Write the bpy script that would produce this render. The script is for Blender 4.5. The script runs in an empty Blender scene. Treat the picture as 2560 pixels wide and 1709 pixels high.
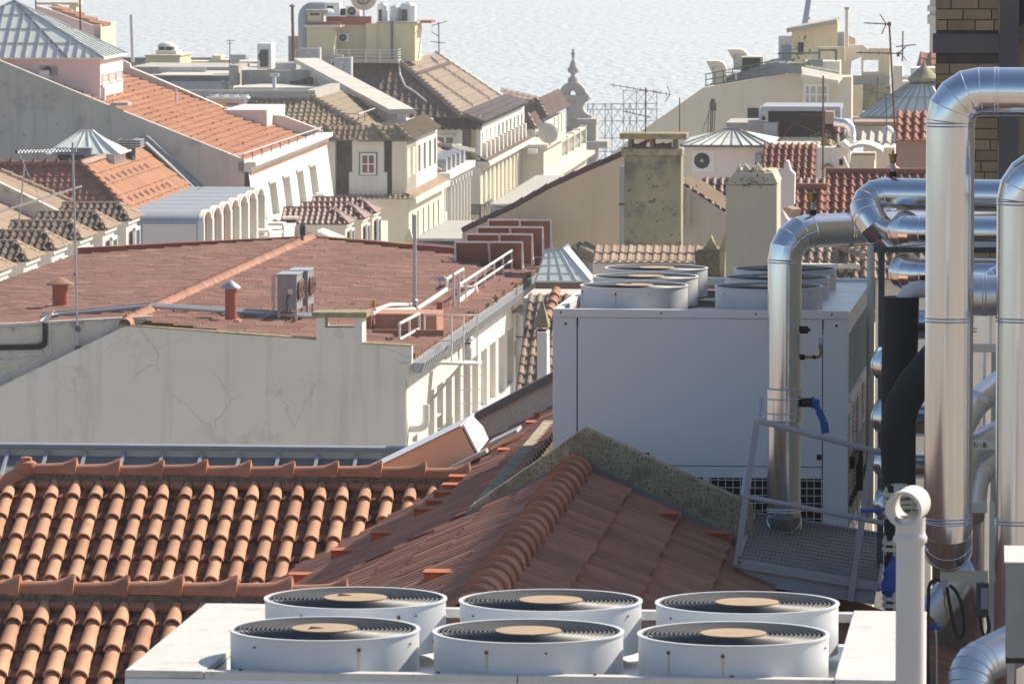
import bpy, bmesh, math, random
from mathutils import Vector, Matrix
R = math.radians
SC = bpy.context.scene
# ---------------------------------------------------------------- camera, world, sun, exposure
PITCH, FOC = R(4.5), 14222.2
CAM = Vector((0, 0, 60.0))
cd = bpy.data.cameras.new('camera')
cam = bpy.data.objects.new('camera', cd)
SC.collection.objects.link(cam)
cam.location = CAM
cam.rotation_euler = (R(90) - PITCH, 0, 0)
cd.lens, cd.sensor_width = 200.0, 36.0
cd.clip_start, cd.clip_end = 1.0, 30000
cd.dof.use_dof, cd.dof.focus_distance, cd.dof.aperture_fstop = True, 52.0, 16.0
SC.camera = cam
SUN_EL, SUN_AZ = R(38), R(50)          # azimuth measured from straight ahead (+Y) towards +X
w = bpy.data.worlds.new('World')
SC.world = w
w.use_nodes = True
wn = w.node_tree
bg = wn.nodes['Background']
sky = wn.nodes.new('ShaderNodeTexSky')
sky.sky_type = 'NISHITA'
sky.sun_disc = False
sky.sun_elevation, sky.sun_rotation = SUN_EL, SUN_AZ
sky.air_density, sky.dust_density, sky.ozone_density = 1.0, 1.2, 1.0
wn.links.new(sky.outputs[0], bg.inputs[0])
bg.inputs[1].default_value = 0.095
sd = bpy.data.lights.new('sun', 'SUN')
sd.energy, sd.angle, sd.color = 4.9, R(0.55), (1.0, 0.885, 0.73)
sun = bpy.data.objects.new('sun', sd)
SC.collection.objects.link(sun)
SDIR = Vector((math.sin(SUN_AZ) * math.cos(SUN_EL), math.cos(SUN_AZ) * math.cos(SUN_EL), math.sin(SUN_EL)))
sun.rotation_euler = SDIR.to_track_quat('Z', 'Y').to_euler()
SC.view_settings.view_transform = 'Standard'
SC.view_settings.look = 'None'
SC.view_settings.exposure = 0.62
SC.view_settings.gamma = 1.0

# ---------------------------------------------------------------- measuring helpers
random.seed(7)
K = Vector((0, 0, 1))
CP, SP = math.cos(PITCH), math.sin(PITCH)
def grid(a):
    a = R(a)
    return Vector((math.cos(a), -math.sin(a), 0)), Vector((math.sin(a), math.cos(a), 0))
GA = 4.8
r0, d0 = grid(GA)       # near roofs
r1, d1 = grid(GA)      # the blocks down the hill
ZR = {0: (0, 0, .9176)}
for k in range(4):
    ZR[1 + k] = (640 * k, 0, 3.6469); ZR[5 + k] = (640 * k, 380, 3.6469)
    ZR[9 + k] = (640 * k, 780, 3.6469); ZR[13 + k] = (640 * k, 1180, 2.9641)
ZR[21] = (2160, 380, 3.92); ZR[22] = (2160, 760, 3.92); ZR[23] = (2160, 1140, 2.7557)
ZR[24] = (1100, 160, 3.92); ZR[25] = (1980, 560, 4.354); ZR[26] = (880, 620, 4.517)
def Z(k, x, y):
    a, b, s = ZR[k]
    return (a + x / s, b + y / s)
def ray(s):
    u, v = (s[0] - 1280) / FOC, (854.5 - s[1]) / FOC
    return Vector((u, CP + v * SP, -SP + v * CP))
def P(s, Y):
    q = ray(s); return CAM + q * (Y / q.y)
def PP(s, p0, n):
    q = ray(s); return CAM + q * ((p0 - CAM).dot(n) / q.dot(n))
def PH(s, z):
    q = ray(s); return CAM + q * ((z - CAM.z) / q.z)
def proj(p):
    q = p - CAM
    w_ = q.y * CP - q.z * SP
    return (1280 + FOC * q.x / w_, 854.5 - FOC * (q.y * SP + q.z * CP) / w_)
def sx(p, dr, px):
    q = p - CAM; u = (px - 1280) / FOC
    return (u * (q.y * CP - q.z * SP) - q.x) / (dr.x - u * (dr.y * CP - dr.z * SP))
def sy(p, dr, py):
    q = p - CAM; v = (854.5 - py) / FOC
    return (v * (q.y * CP - q.z * SP) - (q.y * SP + q.z * CP)) / ((dr.y * SP + dr.z * CP) - v * (dr.y * CP - dr.z * SP))
def hipsolve(H0, dr, s):
    h = 0.0; t = 0.0
    for _ in range(8):
        t = sx(H0 - K * h, dr, s[0]); h = sy(H0 + dr * t, -K, s[1])
    return H0 + dr * t - K * h

# ---------------------------------------------------------------- mesh helper
FR = {}
class MB:
    def __init__(s): s.v = []; s.f = []; s.a = []
    def add(s, vs, fs, rnd=None):
        b = len(s.v); s.v += [Vector(x) for x in vs]
        for f in fs:
            s.f.append([b + i for i in f]); s.a.append(random.random() if rnd is None else rnd)
        return s
    def poly(s, pts, rnd=None): return s.add(pts, [list(range(len(pts)))], rnd)
    def prism(s, pts, vec, rnd=None):
        n = len(pts); vec = Vector(vec); rnd = random.random() if rnd is None else rnd
        q = [Vector(p) for p in pts]; q2 = [p + vec for p in q]
        nr = Vector((0, 0, 0))
        for i in range(n): nr += q[i].cross(q[(i + 1) % n])
        f = [list(range(n)), [n + i for i in reversed(range(n))]] + [[(i + 1) % n, i, n + i, n + (i + 1) % n] for i in range(n)]
        if nr.dot(vec) > 0: f = [list(reversed(x)) for x in f]
        return s.add(q + q2, f, rnd)
    def box(s, o, a, b, c, rnd=None):
        o = Vector(o); return s.prism([o, o + a, o + a + b, o + b], c, rnd)
    def cbox(s, c, a, b, h, ax=None, rnd=None):      # centre of the bottom, sizes along axes
        x, y, z = ax or (Vector((1, 0, 0)), Vector((0, 1, 0)), K)
        return s.box(Vector(c) - x * a / 2 - y * b / 2, x * a, y * b, z * h, rnd)
    def bar(s, p, q, w_, h, up=K):                   # a rectangular bar from p to q
        p, q = Vector(p), Vector(q); t = (q - p).normalized(); sd_ = t.cross(up).normalized(); u = sd_.cross(t)
        return s.box(p - sd_ * w_ / 2 - u * h / 2, sd_ * w_, u * h, q - p)
    def tube(s, pts, rad, n=10, caps=True, closed=False, rnd=None):
        pts = [Vector(p) for p in pts]; m = len(pts)
        rads = rad if isinstance(rad, (list, tuple)) else [rad] * m
        rnd = random.random() if rnd is None else rnd
        vs = []; prev = None
        for i, p in enumerate(pts):
            if closed: a, b = pts[i - 1], pts[(i + 1) % m]
            else: a, b = pts[max(i - 1, 0)], pts[min(i + 1, m - 1)]
            t1 = (p - a).normalized() if (p - a).length > 1e-9 else (b - p).normalized()
            t2 = (b - p).normalized() if (b - p).length > 1e-9 else t1
            t = (t1 + t2).normalized()
            if prev is None:
                up = Vector((0, 0, 1)) if abs(t.z) < .9 else Vector((0, 1, 0))
                x = t.cross(up).normalized()
            else: x = (prev - t1 * prev.dot(t1)).normalized()
            prev = x; y = t1.cross(x)
            sc = 1 / max(.3, t.dot(t1))
            for k in range(n):
                an = 2 * math.pi * k / n
                o = x * math.cos(an) + y * math.sin(an)
                o = o - t1 * (o.dot(t) / max(.3, t.dot(t1)))   # mitre onto the bisecting plane
                vs.append(p + o * rads[i])
        fs = []
        for i in range(m if closed else m - 1):
            j = (i + 1) % m
            for k in range(n): fs.append([i * n + k, i * n + (k + 1) % n, j * n + (k + 1) % n, j * n + k])
        if caps and not closed: fs += [list(reversed(range(n))), [(m - 1) * n + k for k in range(n)]]
        return s.add(vs, fs, rnd)
    def cyl(s, p, q, ra, rb=None, n=16, caps=True): return s.tube([p, q], [ra, ra if rb is None else rb], n, caps)
    def lathe(s, prof, o, n=20, ax=None, caps=True):
        o = Vector(o); x, y, z = ax or (Vector((1, 0, 0)), Vector((0, 1, 0)), K); vs = []; fs = []
        for (ra, h) in prof:
            for k in range(n):
                an = 2 * math.pi * k / n; vs.append(o + x * (ra * math.cos(an)) + y * (ra * math.sin(an)) + z * h)
        for i in range(len(prof) - 1):
            for k in range(n): fs.append([i * n + k, i * n + (k + 1) % n, (i + 1) * n + (k + 1) % n, (i + 1) * n + k])
        if caps: fs += [list(reversed(range(n))), [(len(prof) - 1) * n + k for k in range(n)]]
        return s.add(vs, fs, random.random())
    def ring(s, c, rad, rw, n=48, m=6, ax=None):
        x, y, z = ax or (Vector((1, 0, 0)), Vector((0, 1, 0)), K); c = Vector(c)
        return s.tube([c + x * rad * math.cos(2 * math.pi * k / n) + y * rad * math.sin(2 * math.pi * k / n) for k in range(n)], rw, m, closed=True)
    def build(s, name, mat, parent=None, local=False, sharp=32, bevel=0, clip=None, label=None, cat=None, group=None, kind=None, origin=None):
        me = bpy.data.meshes.new(name)
        vs = s.v
        frm = None
        if parent is not None: frm = FR[parent.name]
        elif not local:
            o = Vector(origin) if origin is not None else Vector((sum(p.x for p in vs) / len(vs), sum(p.y for p in vs) / len(vs), min(p.z for p in vs)))
            frm = Matrix.Translation(o)
        if not local and frm is not None:
            inv = frm.inverted(); vs = [inv @ p for p in vs]
        me.from_pydata([tuple(p) for p in vs], [], s.f)
        at = me.attributes.new('rnd', 'FLOAT', 'FACE')
        at.data.foreach_set('value', s.a)
        if clip:
            bm = bmesh.new(); bm.from_mesh(me)
            for (co, no) in clip:
                if frm is not None and not local: co = inv @ Vector(co); no = inv.to_3x3() @ Vector(no)
                bmesh.ops.bisect_plane(bm, geom=bm.verts[:] + bm.edges[:] + bm.faces[:], plane_co=co, plane_no=no, clear_outer=True)
            bm.to_mesh(me); bm.free()
        if sharp:
            me.polygons.foreach_set('use_smooth', [True] * len(me.polygons))
            me.set_sharp_from_angle(angle=R(sharp))
        me.materials.append(mat)
        ob = bpy.data.objects.new(name, me); SC.collection.objects.link(ob)
        if parent is not None:
            ob.parent = parent; FR[ob.name] = frm
        elif frm is not None and not local:
            ob.matrix_world = frm; FR[ob.name] = frm
        else: FR[ob.name] = Matrix.Identity(4)
        if bevel:
            b = ob.modifiers.new('bevel', 'BEVEL'); b.width = bevel; b.segments = 2; b.limit_method = 'ANGLE'; b.angle_limit = R(40)
        tag(ob, label, cat, group, kind)
        return ob
def tag(o, label=None, cat=None, group=None, kind=None):
    if label: o['label'] = label
    if cat: o['category'] = cat
    if group: o['group'] = group
    if kind: o['kind'] = kind
    return o
def thing(name, label, cat, loc, rotz=0.0, group=None):
    o = bpy.data.objects.new(name, None); SC.collection.objects.link(o)
    o.location = loc; o.rotation_euler = (0, 0, rotz); o.empty_display_size = .3
    FR[o.name] = Matrix.Translation(Vector(loc)) @ Matrix.Rotation(rotz, 4, 'Z')
    return tag(o, label, cat, group)
def dup(root, loc, rotz=None, label=None, group=None):
    def cp(o, par):
        c = o.copy(); SC.collection.objects.link(c); c.parent = par
        FR[c.name] = FR[o.name]
        for ch in [x for x in KIDS if x.parent is o]: cp(ch, c)
        return c
    KIDS = list(SC.collection.objects)
    c = cp(root, None); c.location = loc
    if rotz is not None: c.rotation_euler = (0, 0, rotz)
    return tag(c, label, None, group)

# ---------------------------------------------------------------- materials
def M(name, col, col2=None, scale=3.0, rough=.8, metal=0.0, bump=0.0, bscale=60.0, stain=None, spots=None, rnd=0.0, stretch=None, spec=.5, drip=None, crack=None):
    """base colour mottled with a second one; stain=(colour, scale, threshold), spots the same at a finer grain, drip=(colour, amount) runs downwards"""
    m = bpy.data.materials.new(name); m.use_nodes = True
    nt = m.node_tree; N = nt.nodes; L = nt.links
    b = N['Principled BSDF']
    b.inputs['Roughness'].default_value = rough; b.inputs['Metallic'].default_value = metal
    b.inputs['Specular IOR Level'].default_value = spec
    tc = N.new('ShaderNodeTexCoord'); src = tc.outputs['Object']
    def noise(sc, det=5, st=None, seed=0):
        mp = N.new('ShaderNodeMapping'); L.new(src, mp.inputs[0])
        mp.inputs['Location'].default_value = (seed * 7.3, seed * 3.1, seed * 1.7)
        if st: mp.inputs['Scale'].default_value = st
        n = N.new('ShaderNodeTexNoise'); n.inputs['Scale'].default_value = sc; n.inputs['Detail'].default_value = det
        n.inputs['Roughness'].default_value = .62
        L.new(mp.outputs[0], n.inputs['Vector']); return n.outputs[0]
    def ramp(o, lo, hi):
        r_ = N.new('ShaderNodeMapRange'); r_.inputs['From Min'].default_value = lo; r_.inputs['From Max'].default_value = hi
        L.new(o, r_.inputs[0]); return r_.outputs[0]
    def mix(fac, a, c):
        x = N.new('ShaderNodeMix'); x.data_type = 'RGBA'
        if isinstance(fac, float): x.inputs[0].default_value = fac
        else: L.new(fac, x.inputs[0])
        if isinstance(a, tuple): x.inputs[6].default_value = (*a, 1)
        else: L.new(a, x.inputs[6])
        x.inputs[7].default_value = (*c, 1)
        return x.outputs[2]
    cur = mix(ramp(noise(scale, 6, stretch), .32, .68), col, col2 or tuple(x * .86 for x in col))
    if stain:
        c_, s_, t_ = stain[:3]; cur = mix(ramp(noise(s_, 7, None, 1), t_, t_ + .13), cur, c_)
    if spots:
        c_, s_, t_ = spots[:3]; cur = mix(ramp(noise(s_, 4, None, 2), t_, t_ + .05), cur, c_)
    if drip:
        c_, a_ = drip[:2]; st = drip[2] if len(drip) > 2 else (1, 1, .07)
        f = ramp(noise(2.2, 6, st, 3), .52, .75)
        mm = N.new('ShaderNodeMath'); mm.operation = 'MULTIPLY'; L.new(f, mm.inputs[0]); mm.inputs[1].default_value = a_
        cur = mix(mm.outputs[0], cur, c_)
    if crack:
        vo = N.new('ShaderNodeTexVoronoi'); vo.feature = 'DISTANCE_TO_EDGE'; vo.inputs['Scale'].default_value = crack[1]
        ad = N.new('ShaderNodeMix'); ad.data_type = 'VECTOR'; ad.inputs[0].default_value = .35; L.new(src, ad.inputs[4])
        nn = N.new('ShaderNodeTexNoise'); nn.inputs['Scale'].default_value = 1.6; nn.inputs['Detail'].default_value = 6; L.new(src, nn.inputs['Vector']); L.new(nn.outputs['Color'], ad.inputs[5]); L.new(ad.outputs[1], vo.inputs['Vector'])
        mk = N.new('ShaderNodeMath'); mk.operation = 'MULTIPLY'; L.new(ramp(vo.outputs['Distance'], .012, .002), mk.inputs[0]); L.new(ramp(noise(.5, 2, None, 6), .45, .7), mk.inputs[1])
        cur = mix(mk.outputs[0], cur, crack[0])
    if rnd:
        at = N.new('ShaderNodeAttribute'); at.attribute_name = 'rnd'
        h = N.new('ShaderNodeHueSaturation'); L.new(cur, h.inputs['Color'])
        L.new(ramp(at.outputs['Fac'], 0, 1), h.inputs['Value'])
        mr = h.inputs['Value'].links[0].from_node; mr.inputs['To Min'].default_value = 1 - rnd; mr.inputs['To Max'].default_value = 1 + rnd
        cur = h.outputs[0]
    L.new(cur, b.inputs['Base Color'])
    if bump:
        bp = N.new('ShaderNodeBump'); bp.inputs['Strength'].default_value = bump; bp.inputs['Distance'].default_value = .02
        L.new(noise(bscale, 5, None, 4), bp.inputs['Height']); L.new(bp.outputs[0], b.inputs['Normal'])
    if metal > .5 or rough < .5:
        rr = ramp(noise(scale * 2, 4, stretch, 5), 0, 1); q = rr.node
        q.inputs['To Min'].default_value = max(.02, rough * .6); q.inputs['To Max'].default_value = rough * 1.65
        L.new(rr, b.inputs['Roughness'])
    return m

MT = {}
MT['terra'] = M('terracotta', (.57, .31, .18), (.47, .24, .135), 6, .82, bump=.15, rnd=.2, stain=((.27, .15, .095), 9, .60), spots=((.16, .12, .09), 26, .70))
MT['terra_ridge'] = M('terracotta_ridge', (.45, .20, .115), (.35, .155, .09), 5, .8, bump=.15, rnd=.12, stain=((.22, .13, .09), 8, .62), spots=((.45, .33, .05), 22, .78))
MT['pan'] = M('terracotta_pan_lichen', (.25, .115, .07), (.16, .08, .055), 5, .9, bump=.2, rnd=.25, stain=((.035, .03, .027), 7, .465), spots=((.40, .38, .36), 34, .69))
MT['mortar'] = M('old_mortar', (.22, .19, .14), (.10, .09, .07), 14, .95, bump=.4, spots=((.05, .045, .04), 40, .58))
MT['ribbed'] = M('ribbed_clay', (.40, .19, .125), (.31, .15, .10), 5, .85, bump=.1, rnd=.2, stain=((.25, .20, .15), 4, .60), stretch=None)
MT['stone_lichen'] = M('lichen_render', (.45, .395, .27), (.35, .305, .20), 5, .95, bump=.25, stain=((.23, .205, .14), 5, .50), spots=((.15, .14, .105), 48, .545))
MT['plaster_b'] = M('greyish_plaster', (.75, .715, .645), (.69, .655, .59), .8, .93, bump=.05, bscale=30, drip=((.40, .37, .31), .5), spots=((.5, .47, .42), 4, .72), stain=((.55, .51, .44), .9, .6), crack=((.47, .44, .385), .8))
MT['plaster_old'] = M('stained_plaster', (.60, .565, .50), (.48, .455, .41), 1.6, .95, bump=.1, stain=((.27, .25, .225), 2.2, .55), spots=((.22, .21, .19), 45, .60))
MT['white_wall'] = M('white_render', (.72, .695, .64), (.67, .645, .59), 1.0, .9, bump=.05, drip=((.52, .47, .40), .5))
MT['cream_wall'] = M('cream_render', (.74, .69, .58), (.68, .63, .52), .8, .9, drip=((.50, .46, .38), .4))
MT['pink_wall'] = M('pink_render', (.76, .67, .635), (.72, .63, .595), .7, .92)
MT['grey_wall'] = M('grey_party_wall', (.54, .51, .455), (.46, .435, .39), .45, .95, stain=((.36, .34, .31), .55, .55), drip=((.34, .32, .29), .6), spots=((.28, .265, .245), 2.0, .66))
MT['tan_wall'] = M('tan_render', (.68, .575, .405), (.63, .53, .375), .6, .93, drip=((.42, .36, .26), .35))
MT['beige_wall'] = M('beige_render', (.68, .625, .51), (.63, .58, .475), .5, .93, drip=((.44, .40, .33), .4), stain=((.47, .43, .35), .8, .66))
MT['yellow_wall'] = M('yellow_render', (.72, .63, .41), (.66, .575, .37), .8, .9, drip=((.55, .46, .28), .4))
MT['paleyellow_wall'] = M('pale_yellow_render', (.74, .66, .47), (.68, .61, .43), .8, .9, drip=((.45, .42, .34), .6))
MT['roof_b'] = M('red_brown_tiles', (.30, .15, .112), (.25, .125, .095), 1.2, .88, rnd=.2, stain=((.28, .19, .14), .7, .58))
MT['roof_orange'] = M('orange_tiles', (.41, .185, .095), (.35, .155, .08), 1.0, .85, rnd=.14)
MT['roof_red'] = M('red_tiles', (.30, .115, .075), (.24, .095, .065), 1.0, .85, rnd=.18)
MT['roof_dark'] = M('dark_brown_tiles', (.115, .065, .052), (.085, .05, .042), .8, .8, rnd=.28, stain=((.17, .085, .06), .9, .6))
MT['roof_tan'] = M('weathered_tan_tiles', (.40, .29, .205), (.34, .25, .18), .7, .9, rnd=.14, stain=((.28, .22, .16), .5, .6))
MT['roof_taupe'] = M('taupe_tiles', (.27, .205, .155), (.23, .175, .13), .7, .9, rnd=.14, stain=((.20, .155, .12), .5, .6))
MT['roof_tan_olive'] = M('olive_tan_tiles', (.27, .215, .14), (.22, .175, .115), .7, .9, rnd=.12)
MT['spire_stone'] = M('grey_limestone', (.43, .41, .385), (.36, .345, .325), .6, .92, stain=((.27, .26, .25), .8, .58))
MT['roof_olive'] = M('weathered_olive_tiles', (.30, .225, .14), (.23, .17, .11), .8, .9, rnd=.22)
MT['red_paint'] = M('red_primer', (.36, .105, .07), (.31, .09, .06), 2, .8)
MT['lichen_red'] = M('red_coping_lichen', (.26, .07, .055), (.20, .06, .045), 1.5, .9, stain=((.30, .22, .03), .9, .54))
MT['lichen_slab'] = M('mossy_slab', (.38, .33, .20), (.15, .13, .09), 6, .95, stain=((.38, .315, .07), 3, .55))
MT['white_metal'] = M('white_painted_steel', (.76, .77, .77), (.72, .73, .73), 2, .38, spots=((.66, .65, .62), 9, .72), bump=.02, bscale=5)
MT['grey_metal'] = M('pale_grey_steel', (.63, .655, .68), (.59, .615, .645), 1.2, .42, bump=.02, bscale=3)
MT['case'] = M('light_grey_casing', (.70, .735, .77), (.675, .71, .745), .8, .45, spots=((.42, .43, .44), 6, .74), bump=.02, bscale=3)
MT['plate'] = M('dusty_white_plate', (.64, .62, .58), (.57, .555, .52), 7, .55, spots=((.42, .40, .37), 25, .62), stain=((.48, .465, .43), 6, .54))
MT['alu'] = M('aluminium_jacket', (.86, .865, .875), (.79, .795, .81), 4, .165, 1.0, bump=.03, bscale=3.0, stretch=(1, 1, .3))
MT['alu_dull'] = M('aluminium_dull', (.80, .81, .82), (.74, .75, .77), 5, .33, 1.0, bump=.08, bscale=5)
MT['zinc'] = M('zinc_sheet', (.145, .155, .17), (.12, .13, .145), 1.2, .6, .0, spots=((.20, .21, .23), 6, .66))
MT['zinc_light'] = M('weathered_zinc', (.40, .42, .45), (.34, .36, .39), 2, .5, .3)
MT['flash'] = M('blue_grey_flashing', (.21, .24, .28), (.17, .195, .23), 2, .6)
MT['black'] = M('black_rubber', (.012, .012, .013), (.02, .019, .018), 4, .75, bump=.1)
MT['black_wire'] = M('dark_grille_wire', (.075, .078, .082), (.055, .057, .06), 6, .45, .3)
MT['dark'] = M('dark_opening', (.008, .008, .009), (.012, .011, .011), 3, .9)
MT['hub'] = M('rusty_hub', (.42, .31, .195), (.33, .235, .14), 9, .75, stain=((.33, .16, .07), 5, .62), spots=((.70, .65, .55), 8, .7))
MT['rust'] = M('rust', (.17, .075, .032), (.11, .05, .025), 20, .95)
MT['blue'] = M('blue_paint', (.018, .09, .42), (.015, .075, .36), 3, .4)
MT['brass'] = M('brass', (.36, .24, .08), (.28, .19, .07), 8, .4, .8)
MT['steel'] = M('galvanised_steel', (.45, .47, .49), (.38, .40, .42), 4, .45, .6, spots=((.30, .20, .12), 12, .74))
MT['steel_paint'] = M('grey_painted_steel', (.42, .43, .455), (.37, .38, .41), 3, .6, spots=((.30, .16, .08), 9, .73))
MT['grating'] = M('walkway_mesh', (.33, .325, .31), (.26, .26, .25), 5, .7, .2)
MT['cream_steel'] = M('cream_painted_steel', (.68, .66, .56), (.63, .61, .52), 3, .55)
MT['dark_steel'] = M('dark_grey_steel', (.085, .10, .11), (.07, .08, .09), 2, .6)
MT['pvc'] = M('white_pvc', (.62, .60, .585), (.58, .56, .545), 2, .35)
MT['white_rail'] = M('white_rail_paint', (.82, .80, .75), (.76, .73, .67), 5, .55, spots=((.40, .25, .13), 14, .74))
MT['glass_pane'] = M('greenish_roof_glass', (.70, .77, .70), (.63, .70, .64), .8, .65, spec=.2)
MT['glass_dark'] = M('window_glass', (.05, .065, .075), (.09, .10, .11), .6, .08, spec=.8)
MT['brown_glass'] = M('red_lit_glass', (.22, .085, .055), (.16, .06, .045), .8, .2)  # panes of a reddish brown tint
MT['green_frame'] = M('green_window_frame', (.05, .105, .10), (.045, .09, .085), 3, .6)
MT['shutter'] = M('pale_reveal', (.47, .455, .42), (.42, .405, .375), .8, .8)
MT['copper_box'] = M('salmon_sheet', (.78, .48, .32), (.72, .44, .29), 1, .45, .0)
MT['stone'] = M('white_limestone', (.60, .57, .51), (.52, .495, .44), .7, .9, drip=((.35, .33, .30), .6), stain=((.48, .455, .41), .9, .6))
MT['dish'] = M('dish_paint', (.62, .62, .62), (.57, .57, .57), 1, .5)
MT['brown_panel'] = M('brown_panel_back', (.27, .12, .075), (.24, .105, .065), .5, .6)
MT['plant'] = M('leaves', (.16, .24, .03), (.10, .16, .025), 9, .7, rnd=.3)
MT['concrete'] = M('concrete', (.45, .43, .39), (.38, .36, .33), 1.2, .95, drip=((.26, .25, .23), .5), stain=((.30, .29, .26), 1.4, .6))

# ---------------------------------------------------------------- tiles
def prof(kind, s, amp):
    if kind == 'wave': return amp * (.5 + .5 * math.cos(2 * math.pi * s))
    if kind == 'barrel': return amp * math.sin(math.pi * s / .58) if s < .58 else 0.0
    if kind == 'rib': return amp * max(0.0, math.cos(2 * math.pi * s)) ** .7
    if kind == 'pan': return -amp * math.sin(math.pi * s)
    return 0.0
def tile_roof(mb, o, u, v, U, V, pu=.22, pv=.38, amp=.03, step=.02, ns=5, kind='wave', jit=.012, mott=1):
    u, v = u.normalized(), v.normalized(); n = u.cross(v)
    if n.z < 0: n = -n
    nc = max(1, round(U / pu)); pu = U / nc; nj = max(1, round(V / pv)); pv = V / nj
    hs = [prof(kind, i / ns, amp) for i in range(ns)]
    W_ = nc * ns + 1; vs = []; fs = []; rn = []
    for j in range(nj):
        jt = [random.uniform(-jit, jit) for _ in range(nc + 1)]
        hj = [random.uniform(-.15, .15) * step for _ in range(nc + 1)]
        cols = [random.random() for _ in range(nc + 1)]
        b = len(vs)
        for row in range(3):
            for i in range(W_):
                c = i // ns; h = hs[i % ns]
                if row == 0: vv, hh = j * pv - (.02 if j else 0), h
                else:
                    vv = (j + 1) * pv + (jt[c] if j < nj - 1 else 0); hh = h + (step + hj[c] if row == 1 else -.01)
                vs.append(o + u * (i * pu / ns) + v * vv + n * hh)
        for row in range(2):
            for i in range(W_ - 1):
                a = b + row * W_ + i
                fs.append([a, a + 1, a + W_ + 1, a + W_]); rn.append(cols[i // ns])
    if u.cross(v).z > 0: pass
    flip = (vs[1] - vs[0]).cross(vs[W_] - vs[0]).dot(n) < 0
    base = len(mb.v); mb.v += vs
    for f, q in zip(fs, rn):
        mb.f.append([base + i for i in (reversed(f) if flip else f)]); mb.a.append(q)
    return mb
def cap_row(mb, p0, t, L, pitch=.4, rad=.085, flare=.018, crest=.05, up=K, n=10, arc=190, jit=.006):
    """a row of lapped ridge tiles from p0 along t; each ends in a flared lip with a raised crest"""
    t = t.normalized(); sd_ = t.cross(up).normalized(); up = sd_.cross(t)
    k = max(1, round(L / pitch)); pitch = L / k
    for i in range(k):
        q = p0 + t * (i * pitch) + up * random.uniform(-jit, jit) + sd_ * random.uniform(-jit, jit); rn = random.random()
        st = [(0, rad * .93, 0), (pitch * .45, rad * .97, 0), (pitch * .72, rad, crest * .12), (pitch * .88, rad + flare * .5, crest * .5), (pitch * 1.0, rad + flare, crest), (pitch * 1.05, rad + flare, crest * .9), (pitch * 1.05, rad * .86, 0)]
        vs = []
        for (a, rr, cr) in st:
            for m in range(n + 1):
                th = R((180 - arc) / 2 + arc * m / n); bump = cr * math.exp(-((th - math.pi / 2) / .42) ** 2)
                vs.append(q + t * a + sd_ * (rr * math.cos(th)) + up * ((rr + bump) * math.sin(th)))
        fs = []
        for a in range(len(st) - 1):
            for m in range(n):
                x = a * (n + 1) + m; fs.append([x, x + n + 1, x + n + 2, x + 1])
        mb.add(vs, fs, rn)
    return mb
def half_tube(mb, o, ax, sd_, up, st, n=8, rn=None, inner=True):
    """half-round tile: stations (along, radius, lift) -> open half tube with a thick lower lip"""
    rn = random.random() if rn is None else rn; vs = []; fs = []
    st = list(st)
    if inner: st.append((st[-1][0], st[-1][1] * .78, st[-1][2])); st.append((st[-1][0] - .08, st[-1][1] * .95, st[-1][2] - .01))
    for (a, rr, l) in st:
        for m in range(n + 1):
            th = math.pi * m / n; vs.append(o + ax * a + sd_ * (rr * math.cos(th)) + up * (rr * math.sin(th) + l))
    for a in range(len(st) - 1):
        for m in range(n):
            x = a * (n + 1) + m; fs.append([x, x + 1, x + n + 2, x + n + 1])
    return mb.add(vs, fs, rn)
def canudo(o, u, v, U, V, parent, clip, expo=.35, pu=.2):
    """barrel-and-pan roof below a ridge: o is the ridge end, u along the ridge, v down the slope"""
    n = u.cross(v)
    if n.z < 0: n = -n
    cov, pan, stub = MB(), MB(), MB()
    nc = int(U / pu)
    tile_roof(pan, o - n * .03, u, v, U, V, pu, expo, .012, .022, 4, 'pan', .01)
    for i in range(nc):
        x = (i + .5) * pu; wob = random.uniform(-.006, .006)
        nj = int(V / expo) + 1
        for j in range(nj):
            a0 = .05 + j * expo - (0 if j == 0 else .05); ln = expo + (.0 if j == 0 else .05)
            r_ = random.uniform(.97, 1.03); rn = random.random()
            q = o + u * (x + wob + random.uniform(-.004, .004)) + v * a0 + n * (-.018)
            if j == 0: st = [(0, .038, .0), (ln * .3, .044, .008), (ln * .62, .058, .012), (ln * .9, .063, .02), (ln, .068, .024)]
            else: st = [(0, .052 * r_, .0), (ln * .5, .059 * r_, .010), (ln * .9, .063 * r_, .018), (ln * .94, .068 * r_, .02), (ln, .0685 * r_, .021)]
            half_tube(cov, q, v, u, n, st, 9, rn)
        # short stub of a pan tile under the ridge between two columns
        c = o + u * (x + pu * .5) + n * .022 + v * .06
        m = 9; pts = [c + u * (.058 * math.cos(math.pi + math.pi * k / m)) + n * (.045 * math.sin(math.pi + math.pi * k / m)) for k in range(m + 1)]
        stub.prism(pts, v * (.11 + random.uniform(-.015, .02)) - n * .01)
    cov.build('cover_tiles', MT['terra'], parent, clip=clip, sharp=50)
    pan.build('pan_tiles', MT['pan'], parent, clip=clip, sharp=40)
    stub.build('pan_ends', MT['terra_ridge'], parent, clip=clip)

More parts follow.
